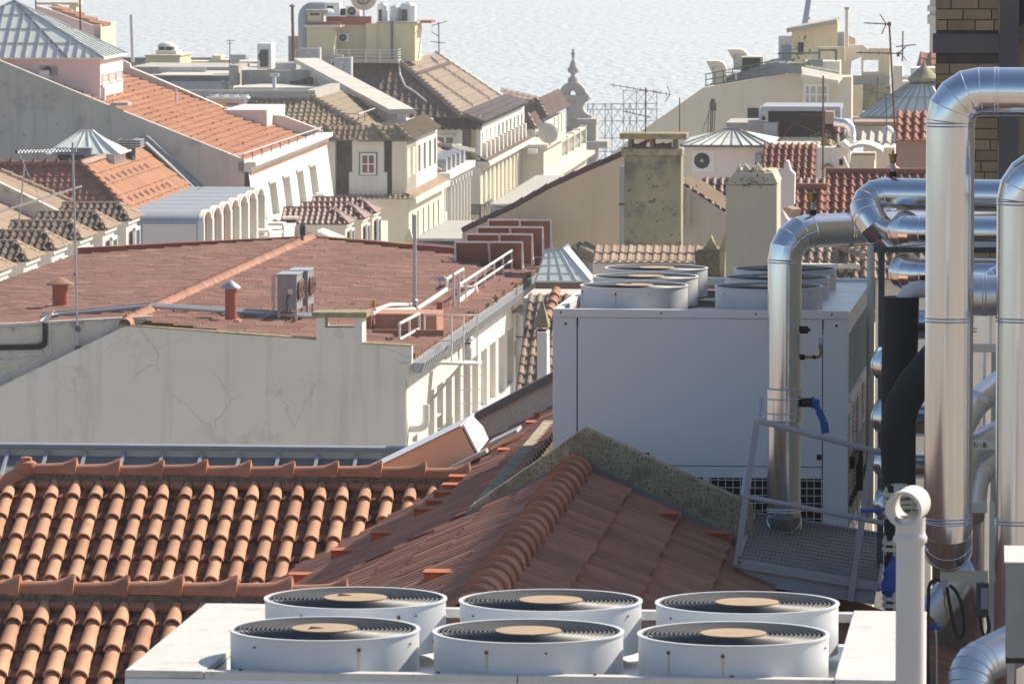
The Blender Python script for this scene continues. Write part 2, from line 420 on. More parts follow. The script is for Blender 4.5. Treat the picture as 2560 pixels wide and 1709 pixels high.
# ---------------------------------------------------------------- near tiled building
SL = R(26.5)
Rg = P((1440, 1180), 46.15)                                  # cross ridge where it meets the parapet
zg = Rg.z
vL = (-r0 * math.cos(SL) - K * math.sin(SL)); nL = (K * math.cos(SL) - r0 * math.sin(SL))
vR = (r0 * math.cos(SL) - K * math.sin(SL)); nR = (K * math.cos(SL) + r0 * math.sin(SL))
R1 = P((1170, 1199), 52.0)                                   # right end of the upper ridge
R2 = P((812, 1497), 42.2)                                    # right end of the lower ridge
SF = R(25.5)
vF = -d0 * math.cos(SF) - K * math.sin(SF); nF = K * math.cos(SF) - d0 * math.sin(SF)
vBk = d0 * math.cos(SF) - K * math.sin(SF)
hb = thing('tiled_building', 'near building of orange barrel tile roofs with a lichen covered gable parapet', 'building', (Rg.x - 3, Rg.y, 44))
UL1 = 6.2
o1 = R1 - r0 * UL1
canudo(o1, r0, vF, UL1, 5.6, hb, None, pu=.207)
o2 = R2 - r0 * 5.6
canudo(o2, r0, vF, 5.6, 3.6, hb, None)
m = MB()                                                      # rear slopes and the solid mass under the roofs
tile_roof(m, o2 - r0 * .5 + d0 * .05, r0, vBk, 6.1, 4.4, .2, .35, .03, .02, 4, 'barrel')
tile_roof(m, o1 - r0 * .5 + d0 * .05, r0, vBk, 7.2, 3.0, .2, .35, .03, .02, 4, 'barrel')
m.build('rear_slope', MT['terra'], hb)
rd = MB()
cap_row(rd, R1 - r0 * 4.05 + K * .03, r0, 4.05, .405, .088, .02, .036)
rd.build('ridge_tiles', MT['terra_ridge'], hb, sharp=40); rd = MB()
cap_row(rd, R2 - r0 * 5.6 + K * .03, r0, 5.75, .405, .088, .02, .036)
rd.build('ridge_tiles', MT['terra_ridge'], hb, sharp=40); rd = MB()
# the hip that drops away at the left end of the upper ridge
he = R1 - r0 * 4.1 + K * .03
hv = (-r0 * .8 - d0 * .55 - K * .42).normalized()
cap_row(rd, he, hv, 1.7, .4, .092, .02, .05)
rd.lathe([(.10, -.02), (.115, .04), (.09, .10), (.055, .115), (.05, .145), (.03, .15)], he, 14)
rd.build('hip_tiles', MT['terra_ridge'], hb, sharp=40)
for (q, L) in ((R1, 4.2), (R2, 5.7)):
    MB().box(q - r0 * L - d0 * .10 - K * .07, r0 * L, d0 * .2, K * .095).build('ridge_mortar', MT['mortar'], hb)
# cross-gable: ribbed clay roof
clf = [(Rg + d0 * .05, d0)]
gl = MB(); tile_roof(gl, Rg, -d0, vL, 10, 5.2, .27, .40, .075, .03, 8, 'wave', .03)
gl.build('ribbed_roof', MT['ribbed'], hb, clip=clf)
gl = MB(); tile_roof(gl, Rg + vL * .7 + d0 * 10.2, -d0, vL, 10.2, 4.4, .27, .40, .075, .03, 8, 'wave', .03)
gl.build('ribbed_roof', MT['ribbed'], hb)
gl = MB(); tile_roof(gl, Rg, -d0, vR, 10, 4.6, .27, .45, .075, .05, 8, 'wave', .012)
gl.build('ribbed_roof', MT['ribbed'], hb)
m = MB(); cap_row(m, Rg + K * .02, -d0, 9.6, .43, .14, .014, .02, arc=185); m.build('ridge_tiles', MT['terra_ridge'], hb, sharp=40)
m = MB()
for i in range(68):                                           # broken slips of tile bedded beside the ridge
    q = Rg - d0 * (.1 + i * .13) + vR * random.uniform(.13, .2) + nR * .035
    m.box(q, vR * random.uniform(.12, .22), -d0 * .055, nR * .02)
m.build('tile_slips', MT['ribbed'], hb)
m = MB(); m.box(Rg + vR * .05 - d0 * 8 + nR * .0, vR * .14, d0 * 8, nR * .045); m.box(Rg + vL * .05 - d0 * 8, d0 * 8, vL * .14, nL * .035); m.build('ridge_mortar', MT['mortar'], hb)
# parapet across the gable
pp = lambda k, x, y, dy=0: PP(Z(k, x, y), Rg + d0 * dy, d0)
pl, pa, pr = pp(14, 1578, 262), PP((1461, 1069), Rg, d0), pp(15, 1782, 240)
m = MB()
m.prism([pl, pa, pr, pr - K * 1.0, pl - K * 1.0 + r0 * 0], d0 * .17)
m.build('parapet', MT['stone_lichen'], hb, bevel=.012)
m = MB()
rl = PP((1384, 1049), Rg + d0 * 0, d0)
m.box(pl + d0 * .17 - K * 1.0 + r0 * .0, r0 * .16, d0 * 7.6, K * 1.0)
m.build('parapet', MT['stone_lichen'], hb, bevel=.01)
m = MB()                                                      # flashing strips
a, b_ = Rg + nR * .03 + vR * .12 - d0 * .02, Rg + nR * .03 + vR * 1.95 - d0 * .02
m.box(a - d0 * .09, b_ - a, d0 * .09, nR * .02); m.box(a - d0 * .004, b_ - a, d0 * .012, K * .10)
a, b_ = Rg + nL * .03 + vL * .12, Rg + nL * .03 + vL * 1.0
m.box(a - d0 * .07, d0 * .07, b_ - a, nL * .02); m.box(a - d0 * .012, d0 * .012, b_ - a, K * .08)
q = PP(Z(14, 1480, 500), Rg, nL); m.box(q, vL * .16, -d0 * .3 + vL * .05, nL * .05)
m.build('flashing', MT['flash'], hb)
# upright wedge tiles that form steps on the slopes
def wedge(tip, px, side):
    v_, n_, sgn = (vL, nL, -1) if side == 'L' else (vR, nR, 1)
    t = PP(tip, Rg + n_ * .02, n_)
    L = sx(t, r0 * sgn, px); d = L * math.tan(SL)
    m = MB(); m.prism([t, t + r0 * sgn * L, t + r0 * sgn * L - K * d], d0 * .2)
    m.box(t + K * .004 - d0 * .01, r0 * sgn * (L + .01), d0 * .22, K * .012)
    m.build('step_tile', MT['red_tile'], hb)
MT['red_tile'] = M('new_red_tile', (.46, .13, .05), (.38, .105, .045), 4, .8, stain=((.25, .09, .05), 4, .62))
for (k, x0, y0, x1) in ((14, 1655, 45, 1430), (14, 1598, 106, 1382), (14, 1545, 160, 1315), (14, 1480, 225, 1258), (14, 1410, 284, 1170), (14, 1090, 462, 850), (14, 803, 592, 557), (14, 480, 772, 242), (14, 1535, 757, 1245), (11, 372, 945, 205), (11, 300, 1017, 130), (11, 62, 1268, -130)):
    wedge(Z(k, x0, y0), Z(k, x1, y0)[0], 'L')
for (k, x0, y0, x1) in ((15, 935, 318, 1222), (15, 1310, 462, 1590)): wedge(Z(k, x0, y0), Z(k, x1, y0)[0], 'R')
# rear party wall with a zinc coping that follows the slope
pw = Rg + d0 * 10.2
c0, c1 = PP(Z(10, 2008, 985), pw, d0), PP(Z(11, 385, 612), pw, d0)
c1 = c1 + (c1 - c0) * .05
m = MB(); m.prism([c0, c1, c1 - K * 1.6, c0 - K * 1.6 - r0 * 0], d0 * .2); m.build('party_wall', MT['stone_lichen'] if 0 else MT['cream_stain'] if 'cream_stain' in MT else MT['plaster_old'], hb)
m = MB(); m.box(c0 - d0 * .05 - (c1 - c0) * .02, (c1 - c0) * 1.02, d0 * .3, K * .075); m.build('coping', MT['zinc'], hb)
m = MB(); q0 = PP(Z(10, 2225, 1150), pw, d0); m.box(PP(Z(11, 0, 1090), Rg, nL) + nL * .04, (c1 - c0).normalized() * 1.6, -d0 * .08, nL * .05); m.build('flashing', MT['flash'], hb)
m = MB()
for q in (o1, o2): m.box(q - K * 3.0 + r0 * .2 - d0 * 1.5, r0 * 5.6, d0 * 3.0, K * 2.2)
m.box(Vector((Rg.x - 6, 38, 8)), r0 * 12, d0 * 13, K * (zg - 2.6 - 8))
m.build('walls', MT['plaster_old'], hb)

# ---------------------------------------------------------------- salmon skylight cover behind the ridge
q = R1 + d0 * 1.6
A, B_ = PP(Z(10, 1870, 1040), q, d0), PP(Z(10, 2000, 1292), q, d0)
dv = (PP(Z(10, 1150, 1392), q, d0) - A).normalized()
dep = sx(A, d0, Z(10, 1972, 0)[0]); dep = max(.4, min(1.0, dep))
t = thing('skylight_cover', 'salmon coloured sheet metal skylight cover tilted on the roof behind the upper ridge', 'skylight', A - K * .8)
m = MB(); m.box(A, dv * 2.6, d0 * dep, (B_ - A)); m.build('cover_box', MT['copper_box'], t, bevel=.006)
m = MB(); m.box(A - (B_ - A) * .04 - d0 * .02, dv * 2.65, d0 * (dep + .02), (B_ - A) * .03); m.build('cover_lid', MT['grey_metal'], t, bevel=.004)
m = MB(); e = A - dv * .012 - (B_ - A) * .0
m.prism([e, e + d0 * dep * .9 - (B_ - A) * .05, e + d0 * (dep + .25) + (B_ - A) * .5, e + d0 * (dep + .2) + (B_ - A) * .95, e + (B_ - A)], -dv * .02); m.build('end_sheet', MT['white_metal'], t)
m = MB(); g = PP(Z(10, 2090, 1255), q - d0 * .3, d0)
m.box(g - dv * .9 * 0, dv * .62, d0 * .22, (B_ - A) * .12); m.box(g + d0 * .3 + K * .03, -dv * .3, d0 * .5, (B_ - A) * .1); m.build('gutter', MT['zinc_light'], t)

# ---------------------------------------------------------------- chillers
FANM = {}
X, Y_ = Vector((1, 0, 0)), Vector((0, 1, 0))
def fan_meshes():
    h = .25; rr = .458
    m = MB(); m.lathe([(rr, 0), (rr, h - .012), (rr + .006, h - .008), (rr + .006, h), (rr - .014, h), (rr - .016, 0)], (0, 0, 0), 72, caps=False)
    FANM['shroud'] = m
    m = MB(); k = 13
    for i in range(k): m.ring((0, 0, h - .006), .168 + (rr - .022 - .168) * i / (k - 1), .0052, 72, 5)
    for i in range(8):
        an = 2 * math.pi * i / 8 + .2; c = Vector((math.cos(an), math.sin(an), 0)); m.cyl(c * .15 + K * (h - .016), c * (rr - .01) + K * (h - .016), .004, n=5)
    FANM['grille'] = m
    m = MB(); m.lathe([(.002, h - .02), (.158, h - .02), (.16, h + .004), (.002, h + .006)], (0, 0, 0), 40, caps=False); FANM['hub'] = m
    m = MB(); m.lathe([(.002, .05), (rr - .02, .05)], (0, 0, 0), 40, caps=False)
    for i in range(5):
        an = 2 * math.pi * i / 5; c = Vector((math.cos(an), math.sin(an), 0)); s_ = Vector((-c.y, c.x, 0))
        m.prism([c * .1 + s_ * -.05 + K * .09, c * .41 + s_ * -.13 + K * .08, c * .41 + s_ * .1 + K * .13, c * .1 + s_ * .05 + K * .12], K * .008)
    FANM['blades'] = m
fan_meshes()
FPROTO = {}
def add_fan(parent, x, y, z, seed, hubmat='hub'):
    rg = random.Random(seed)
    def mk(name, mat, par, off):
        if name not in FPROTO:
            o = FANM[{'fan_shroud': 'shroud', 'fan_grille': 'grille', 'fan_hub': 'hub', 'fan_blades': 'blades'}[name]].build(name, mat, par, local=True, sharp=35)
            FPROTO[name] = o
        else:
            o = FPROTO[name].copy(); SC.collection.objects.link(o); o.parent = par
        o.location = off; FR[o.name] = Matrix.Identity(4); return o
    s = mk('fan_shroud', MT['grey_metal'], parent, (x, y, z))
    s.rotation_euler = (0, 0, rg.uniform(-.5, .5))
    mk('fan_grille', MT['black_wire'], s, (0, 0, 0)); mk('fan_hub', MT['hub'], s, (0, 0, 0)).rotation_euler = (0, 0, rg.uniform(0, 6)); mk('fan_blades', MT['dark'], s, (0, 0, 0))
    m = MB(); d = MB(); h = .25
    for an, big in ((rg.uniform(-2.1, -1.3), 1), (rg.uniform(-1.2, -.7), 0), (rg.uniform(-2.8, -2.3), rg.random() < .5), (rg.uniform(.2, 2.5), 0)):
        c = Vector((math.cos(an), math.sin(an), 0)); s_ = Vector((-c.y, c.x, 0)); q = c * .459 + K * (h - .05)
        m.cyl(q, q + c * .006, .009 if big else .005, n=8)
        if big: d.prism([q + s_ * .007, q + s_ * .004 - K * .09, q - s_ * .003 - K * .10, q - s_ * .007], c * .0015)
    m.build('rust_spot', MT['rust'], s, local=True)
    if seed in (20, 23, 100): a_ = rg.uniform(2, 4); c = Vector((math.cos(a_), math.sin(a_), 0)) * .07 + K * (h + .0075); MB().prism([c + X * -.035, c + X * .04, c + Y_ * .075], K * .001).build('hub_hole', MT['dark'], s, local=True)
    if d.v: d.build('rust_run', MT['rust_run'], s, local=True)
MT['rust_run'] = M('rust_run', (.52, .42, .26), (.62, .56, .44), 30, .8)

# rear chiller
MT['sticker'] = M('red_sticker', (.5, .07, .08), (.42, .06, .07), 3, .5)
CA = 6.2; r0, d0 = grid(CA)
cA = P(Z(7, 372, 1428), 48.0)
cW = sx(cA, r0, 2121); cH = 1.98; cD = sx(cA + r0 * cW, d0, 2176.5)
zb = cA.z - cH
ch = thing('chiller', 'large white rooftop chiller with six fans standing behind the gable parapet', 'chiller', cA - K * cH, -R(CA), 'fan topped chillers on the roof')
X, Y_ = Vector((1, 0, 0)), Vector((0, 1, 0))
def lb(m, x, y, z, a, b, c): return m.box(Vector((x, y, z)), X * a, Y_ * b, K * c)
lip = .07
m = MB(); lb(m, .03, .03, .04, cW - .10, cD - .06, cH - .16); m.build('core', MT['dark'], ch, local=True)
m = MB(); lb(m, 0, 0, 0, .203, .03, cH - lip - .003); m.build('corner_post', MT['case'], ch, local=True, bevel=.004)
m = MB(); lb(m, cW - .21, 0, 0, .21, .03, cH - lip - .003); lb(m, cW - .03, .03, 0, .03, .06, cH - lip - .003); m.build('corner_post', MT['case'], ch, local=True, bevel=.004)
gz = .56
m = MB(); lb(m, .212, .004, gz + .10, cW - .212 - .218, .03, cH - lip - .003 - gz - .10); m.build('front_panel', MT['case'], ch, local=True, bevel=.004)
m = MB(); lb(m, .212, .006, gz, cW - .43, .03, .094); m.build('front_band', MT['case'], ch, local=True, bevel=.003)
m = MB()                                                       # open wire grille along the foot
for i in range(34):
    x = .22 + i * (cW - .44) / 33; m.cyl(Vector((x, .012, .0)), Vector((x, .012, gz)), .004, n=5)
for i in range(9): m.cyl(Vector((.2, .008, .03 + i * .064)), Vector((cW - .2, .008, .03 + i * .064)), .004, n=5)
lb(m, cW - .62, .0, 0, .06, .03, gz); lb(m, 1.28, 0, 0, .05, .03, gz)
m.build('wire_grille', MT['grey_metal'], ch, local=True)
m = MB()
lb(m, 0, -.006, cH - lip, cW, .07, lip); lb(m, 0, .064, cH - lip, .075, cD - .064, lip); lb(m, .075, cD - .1, cH - lip, cW - .075, .1, lip)
m.build('top_frame', MT['white_metal'], ch, local=True, bevel=.004)
m = MB()
for i in range(3): lb(m, cW - .30, .066 + i * (cD - .17) / 3, cH - lip + .012, .302, (cD - .17) / 3 - .006, .03)
lb(m, cW - .012, .07, cH - .20, .012, cD - .2, .17)
m.build('side_plate', MT['white_metal'], ch, local=True, bevel=.003)
m = MB(); lb(m, .075, .064, cH - .17, cW - .3, cD - .17, .02)
for i in range(3): lb(m, .075, .066 + .4 + i * 1.15, cH - .15, cW - .4, .04, .05)
m.build('fan_deck', MT['white_metal'], ch, local=True)
m = MB()
for (x, z_) in ((.11, cH - .125), (cW - .10, cH - .125)): m.cyl(Vector((x, -.002, z_)), Vector((x, .01, z_)), .011, n=10)
lb(m, .205, -.001, cH - .155, .008, .02, .08); lb(m, cW - .216, -.001, cH - .155, .008, .02, .08)
for x in (.78, cW - .26): lb(m, x + .0, -.001, gz + .16, .04, .02, .045)
m.build('slot', MT['dark'], ch, local=True)
m = MB()
for x in (.07, .92, 1.72, 2.36): m.cyl(Vector((x, -.010, cH - .03)), Vector((x, .01, cH - .03)), .009, n=8)
m.build('rust_spot', MT['rust'], ch, local=True)
m = MB()                                                       # right flank: coil, guards and shelf
lb(m, cW - .06, .09, .05, .03, cD - .1, cH - .5); m.build('coil', MT['black_wire'], ch, local=True)
m = MB()
for i in range(30): 
    y = .1 + i * (cD - .2) / 29; m.cyl(Vector((cW - .004, y, cH - .72)), Vector((cW - .004, y, cH - .2)), .006, n=4)
for i in range(14): m.cyl(Vector((cW - .006, .08, cH - .72 + i * .04)), Vector((cW - .006, cD - .1, cH - .72 + i * .04)), .008, n=4)
for i in range(26): m.cyl(Vector((cW + .006, .1, .03 + i * .042)), Vector((cW + .006, cD - .1, .03 + i * .042)), .0045, n=4)
for i in range(5): m.cyl(Vector((cW + .002, .12 + i * cD / 5, .03)), Vector((cW + .002, .12 + i * cD / 5, 1.1)), .006, n=4)
m.build('coil_guard', MT['steel'], ch, local=True)
m = MB(); lb(m, cW - .01, .06, cH - .78, .035, cD - .1, .05); m.build('side_shelf', MT['white_metal'], ch, local=True)
m = MB()
for i in range(4): lb(m, cW - .02, .12 + i * .9, cH - 1.22, .014, .8, .42)
m.build('side_panel', MT['case'], ch, local=True)
m = MB(); lb(m, cW - .004, 1.5, cH - 1.2, .004, .3, .3); m.build('warning_sticker', MT['sticker'], ch, local=True); m = MB(); lb(m, cW - .004, 2.6, cH - 1.15, .004, .35, .3); m.build('warning_sticker', MT['sticker'], ch, local=True)
m = MB(); lb(m, cW, .2, cH - 1.35, .05, .9, .1); lb(m, cW + .02, 1.0, cH - 1.62, .06, .12, .36)
for i in range(14): lb(m, cW + .0, .12 + i * .26, cH - 1.66 + .0, .03, .07, .06)
m.build('cable_tray', MT['black'], ch, local=True)
fw = P((1585.7, 711.8), 48.57); inv = FR[ch.name].inverted(); f0 = inv @ fw
sxx = sx(fw, r0, 1922); zr = f0.z - .25
syy = (inv @ PH((1614, 689.6), fw.z)).y - f0.y; syy = max(.9, min(1.3, syy))
for j in range(3):
    for i in range(2): add_fan(ch, f0.x + i * sxx, f0.y + j * syy * 1.0, zr, 100 + j * 2 + i)

# front chiller
CA = 5.5; r0, d0 = grid(CA)
fw = P((812, 1569.5), 27.4)
spc = sx(fw, r0, 1321); spr = max(.95, min(1.35, d0.dot(PH((888, 1493), fw.z) - fw)))
lz = P((812, 1682), 26.86).z                                   # top of the frame
FL = PH((312, 1674), lz)
c2 = thing('chiller', 'white chiller close by in front with two rows of three fans', 'chiller', FL - K * 1.9, -R(CA), 'fan topped chillers on the roof')
inv = FR[c2.name].inverted(); f0 = inv @ fw
BL = inv @ PH(Z(13, 1522, 968), lz); c2D = BL.y; c2W = (inv @ PH((2316, 1532), lz)).x
q1, q2 = inv @ PH((519, 1667), lz), inv @ PH((574, 1624), lz)
rp0, rp1 = inv @ PH((2087, 1690), lz), inv @ PH(Z(16, 630, 1042), lz)
T_ = 1.9
def flat(pts, th=.035): return [Vector((p[0], p[1], T_ - th)) for p in pts]
m = MB(); m.prism(flat([(0, 0), (q1.x, 0), (q1.x, q1.y), (q2.x, q2.y), (q2.x, c2D), (0, c2D)]), K * .035); m.build('top_plate', MT['plate'], c2, local=True, bevel=.004)
xr = rp0.x
m = MB(); m.prism(flat([(xr, -.02), (c2W, -.02), (c2W, c2D), (xr, c2D)]), K * .037); m.build('top_plate', MT['plate'], c2, local=True, bevel=.004)
m = MB()
for a, b in ((q1.x + .003, (q1.x + xr) / 2), ((q1.x + xr) / 2 + .004, xr - .003)): lb(m, a, 0, T_ - .04, b - a, .085, .038)
lb(m, q2.x + .003, c2D - .09, T_ - .05, xr - q2.x - .006, .09, .045)
m.build('top_frame', MT['plate'], c2, local=True, bevel=.005)
m = MB(); lb(m, 0, 0, 0, c2W, .03, T_ - .037); lb(m, 0, .03, 0, .03, c2D - .03, T_ - .037); lb(m, c2W - .03, .03, 0, .03, c2D - .03, T_ - .04)
m.build('casing', MT['case'], c2, local=True, bevel=.006)
m = MB(); lb(m, .03, .03, T_ - .2, c2W - .06, c2D - .06, .03); m.build('fan_deck', MT['white_metal'], c2, local=True)
m = MB(); lb(m, q2.x - .004, q1.y, T_ - .17, .004, c2D - q1.y - .1, .13)
for i in (1, 2):
    x = f0.x + spc * (i - .5); lb(m, x - .03, .09, T_ - .17, .06, .03, .12); m.prism([Vector((x - .08, .12, T_ - .17)), Vector((x + .02, .12, T_ - .17)), Vector((x + .02, .12, T_ - .03))], Y_ * .02)
m.build('fan_bracket', MT['white_metal'], c2, local=True)
m = MB()
for x, y in ((.06, -.004), (q1.x + .02, -.004), (1.62, -.004), (2.1, -.004)): m.cyl(Vector((x, y, T_ - .075)), Vector((x, .004, T_ - .075)), .009, n=8)
for x in (.55, 1.5, 2.25, 2.9): m.cyl(Vector((x, .05, T_ - .01)), Vector((x, .05, T_ + .006)), .008, n=8)
m.build('rust_spot', MT['rust'], c2, local=True)
zr = (inv @ fw).z - .25
for j in range(2):
    for i in range(3): add_fan(c2, f0.x + i * spc, f0.y + j * spr, zr, 20 + j * 3 + i)
r0, d0 = grid(GA)
print('CH', cW, cD, syy, 'front', spc, spr, c2W, c2D, f0, T_, zr, 'Rg', Rg, 'R1', R1, 'R2', R2)

# ---------------------------------------------------------------- insulated pipes
def route(pts, Rb=.22, seg=4):
    """polyline with gored elbows; returns points and the indices of the gore joints"""
    pts = [Vector(p) for p in pts]; out = [pts[0]]; jo = []
    for i in range(1, len(pts) - 1):
        a, b, c = pts[i - 1], pts[i], pts[i + 1]
        u, v = (a - b).normalized(), (c - b).normalized()
        th = math.pi - u.angle(v); tl = min(Rb * math.tan(th / 2), (a - b).length * .48, (c - b).length * .48)
        rb = tl / math.tan(th / 2); bis = (u + v).normalized(); cen = b + bis * (rb / math.cos(th / 2))
        s, e = b + u * tl - cen, b + v * tl - cen
        ax = s.cross(e).normalized()
        for k in range(seg + 1):
            jo.append(len(out)); out.append(cen + Matrix.Rotation(th * k / seg, 3, ax) @ s)
    out.append(pts[-1]); return out, jo
def pipe_mesh(pts, r, Rb=.22, seg=4, bands=(), n=40, smooth=False):
    m = MB(); q, jo = route(pts, Rb, seg)
    m.tube(q, r, n)
    if not smooth:
        for i in jo:
            t = ((q[i] - q[i - 1]).normalized() + (q[i + 1] - q[i]).normalized()).normalized()
            x = t.orthogonal().normalized(); m.ring(q[i], r * 1.006, .0042, n, 5, (x, t.cross(x), t))
        for p, t in bands:
            t = t.normalized(); x = t.orthogonal().normalized()
            for o in (-.011, .011): m.ring(p + t * o, r + .001, .005, n, 5, (x, t.cross(x), t))
    return m
def pipe(label, pts, r, Rb=.22, seg=4, bands=(), mat='alu', cat='pipe', name='insulated_pipe', group=None, smooth=False):
    t = thing(name, label, cat, Vector(pts[0]), 0, group)
    pipe_mesh(pts, r, Rb, seg, bands, smooth=smooth).build('jacket', MT[mat], t, sharp=14 if not smooth else 40)
    return t
X, Y_ = Vector((1, 0, 0)), Vector((0, 1, 0))
GP = 'insulated pipes'
# riser at the rear chiller
V1 = P((1962, 580), 46.9); dr1 = Vector((.853, .52, 0))
b1 = V1 + K * -(sy(V1, -K, 1322))
p1 = pipe('shiny aluminium pipe rising in front of the rear chiller and bending right at the top', [b1 + d0 * .55, b1, V1, V1 + dr1 * 4.2], .14, .24, 4,
          [(V1 - K * sy(V1, -K, 652), K), (V1 + dr1 * .62, dr1), (b1 + K * .16, K)], group=GP)
ya = lambda y: V1 - K * sy(V1, -K, y)
m = MB(); m.cyl(ya(1050), ya(970), .158, n=40)
for y in (970, 995, 1031, 1049): m.ring(ya(y), .158, .005, 40, 5)
m.build('collar', MT['alu'], p1, sharp=14)
rr_ = r0
h = ya(1004) + r0 * .15 - d0 * .05
m = MB(); m.cyl(h, h + r0 * .075, .038, n=16); m.cyl(h + r0 * .07, h + r0 * .085, .045, n=6); v = m.build('valve', MT['black'], p1)
m = MB(); m.cyl(h + r0 * .085, h + r0 * .1, .052, n=8); m.cyl(h + r0 * .1, h + r0 * .145, .036, .026, 12)
a = h + r0 * .11 - d0 * .03
pts = [a, a + r0 * .03 - K * .07, a + r0 * .07 - K * .15, a + r0 * .085 - K * .25]
for i in range(3): m.bar(pts[i], pts[i + 1], .012, .05 + .008 * i, up=r0)
m.build('valve_handle', MT['blue'], v, bevel=.003)
h = ya(824) + r0 * .135
m = MB(); m.cyl(h, h + r0 * .06, .031, n=14); m.cyl(h + r0 * .06, h + r0 * .08, .015, n=8); m.build('sensor_stub', MT['black'], p1)
h = ya(892) + r0 * .135
m = MB(); m.cyl(h, h + r0 * .035, .024, n=12); m.cyl(h + r0 * .1, h + r0 * .125, .016, n=8); g = m.build('gauge', MT['black'], p1)
m = MB(); m.tube(route([h + r0 * .035, h + r0 * .165, h + r0 * .165 + K * .07], .03, 4)[0], .0125, 10); m.build('gauge_stem', MT['brass'], g)
c = h + r0 * .165 + K * .12; m = MB(); m.cyl(c - d0 * .0 - r0 * .017, c + r0 * .017, .052, n=24); m.ring(c + r0 * .017, .05, .006, 24, 5, (d0, K, r0)); m.build('gauge_dial', MT['steel'], g)
def air_vent(par, q, s=1.0, lever=False):
    m = MB(); m.cyl(q, q + K * .045 * s, .03 * s, .026 * s, n=12); v = m.build('air_vent', MT['black'], par)
    m = MB(); m.cyl(q + K * .045 * s, q + K * .11 * s, .016 * s, n=10); m.cyl(q + K * .07 * s, q + K * .09 * s, .021 * s, n=6); m.build('vent_stem', MT['steel'], v)
    m = MB(); m.lathe([(.018, .11), (.028, .118), (.03, .17), (.036, .175), (.036, .186), (.012, .19)], q, 14); m.cyl(q + K * .186 * s, q + K * .215 * s, .008, n=8); m.build('vent_body', MT['brass'], v)
    if lever: m = MB(); m.box(q + r0 * .034 + K * .1, r0 * .008, d0 * .02, K * .09); m.build('vent_lever', MT['blue'], v)
air_vent(p1, V1 + dr1 * .28 + K * .13, 1.0, True)
# tall pipe that turns right at the top
Y2 = 40.0
V2 = P((2376.5, 229), Y2); b2 = P((2371.5, 1376), Y2)
b2.x = V2.x; b2.y = V2.y
za = lambda y: V2 - K * sy(V2, -K, y)
p2 = pipe('tallest aluminium pipe, turning right above the brick pier and ending in a rounded elbow', [b2 + d0 * 1.2, b2, V2, V2 + r0 * 2.2], .17, .21, 4,
          [(za(311), K), (za(798), K), (za(1298), K), (V2 + r0 * .32, r0)], group=GP)
V3 = P((2553, 430), 39.9)
zc = lambda y: V3 - K * sy(V3, -K, y)
p3 = pipe('aluminium pipe cut by the right picture edge, its elbow beside the grey column', [zc(2050), V3, V3 + r0 * 1.5], .17, .2, 4, [(zc(506), K), (zc(798), K), (zc(1303), K)], group=GP)
V4 = P((2139, 484), 46.0); e4 = P((2203, 598), 45.7)
p4 = pipe('upper horizontal aluminium pipe whose left end bends down and back to the right', [P((2780, 494), 45.6), V4, e4, e4 + d0 * .9 + r0 * .2], .131, .2, 4, [(P((2208, 483), 46), r0)], group=GP)
air_vent(p4, P((2232, 481), 46) + K * .125)
for (y, x0, yy, r, lab) in ((579, 2219, 45.0, .124, 'aluminium pipe with a rounded end directly below the upper horizontal pipe'), (684, 2221, 45.0, .125, 'aluminium pipe end with round gores above the white plastic elbow'),
                            (811, 2216, 44.8, .12, 'aluminium pipe mostly hidden behind the black insulated pipe'), (916, 2177, 44.9, .13, 'aluminium pipe end bulging left of the black pipe at the height of the gauge'),
                            (1049, 2177, 44.9, .13, 'aluminium pipe end bulging left of the black pipe beside the wire guard'), (1163, 2180, 44.9, .1, 'smaller aluminium pipe end behind the upper handrail'), (1268, 2182, 44.9, .1, 'lowest aluminium pipe end beside the blue lever')):
    Vx = P((x0 + r * FOC / yy, y), yy)
    pipe(lab, [Vx + r0 * 1.4, Vx, Vx + d0 * .8], r, .13, 4, [(Vx + r0 * .33, r0)], group=GP)
q = P((2440, 738), 40.3); pipe('short bright aluminium branch between the two tall pipes', [q - r0 * .1, q + r0 * .6], .146, bands=[(q + r0 * .06, r0)], mat='alu_dull', group=GP)
q = P((2478, 700), 43); pipe('aluminium elbow dome seen between the two tall pipes', [q - K * .5, q, q + r0 * .5], .155, .2, 5, group=GP)
q = P((2462, 770), 43); pipe('vertical aluminium pipe behind the gap between the two tall pipes', [q, q - K * 3.5], .12, bands=[(q - K * .16, K)], group=GP)
for (a, b, c, lab) in (((2390, 1090), (2436, 1010), (2505, 955), 'bright slanting aluminium pipe in the upper part of the gap between tall pipes'), ((2390, 1190), (2430, 1120), (2505, 1078), 'bright slanting aluminium pipe in the middle of the gap between tall pipes'), ((2428, 1290), (2440, 1190), (2505, 1130), 'bright slanting aluminium pipe above the cream bracket')):
    pipe(lab, [P(a, 41.2), P(b, 41.5), P(c, 41.8)], .098, .2, 3, mat='alu_dull', group=GP)
pipe('aluminium pipe running diagonally behind the white plastic vent pipe', [P((2310, 1560), 42.6), P((2447, 1385), 43.2), P((2463, 1240), 43.4)], .125, .3, 4, [(P((2390, 1458), 42.95), P((2447, 1385), 43.2) - P((2310, 1560), 42.6))], mat='alu_dull', group=GP)
pipe('bright aluminium elbow in the bottom right corner', [P((2560, 1600), 38.6), P((2424, 1668), 38.2), P((2416, 1860), 38.0)], .15, .22, 4, mat='alu_dull', group=GP)
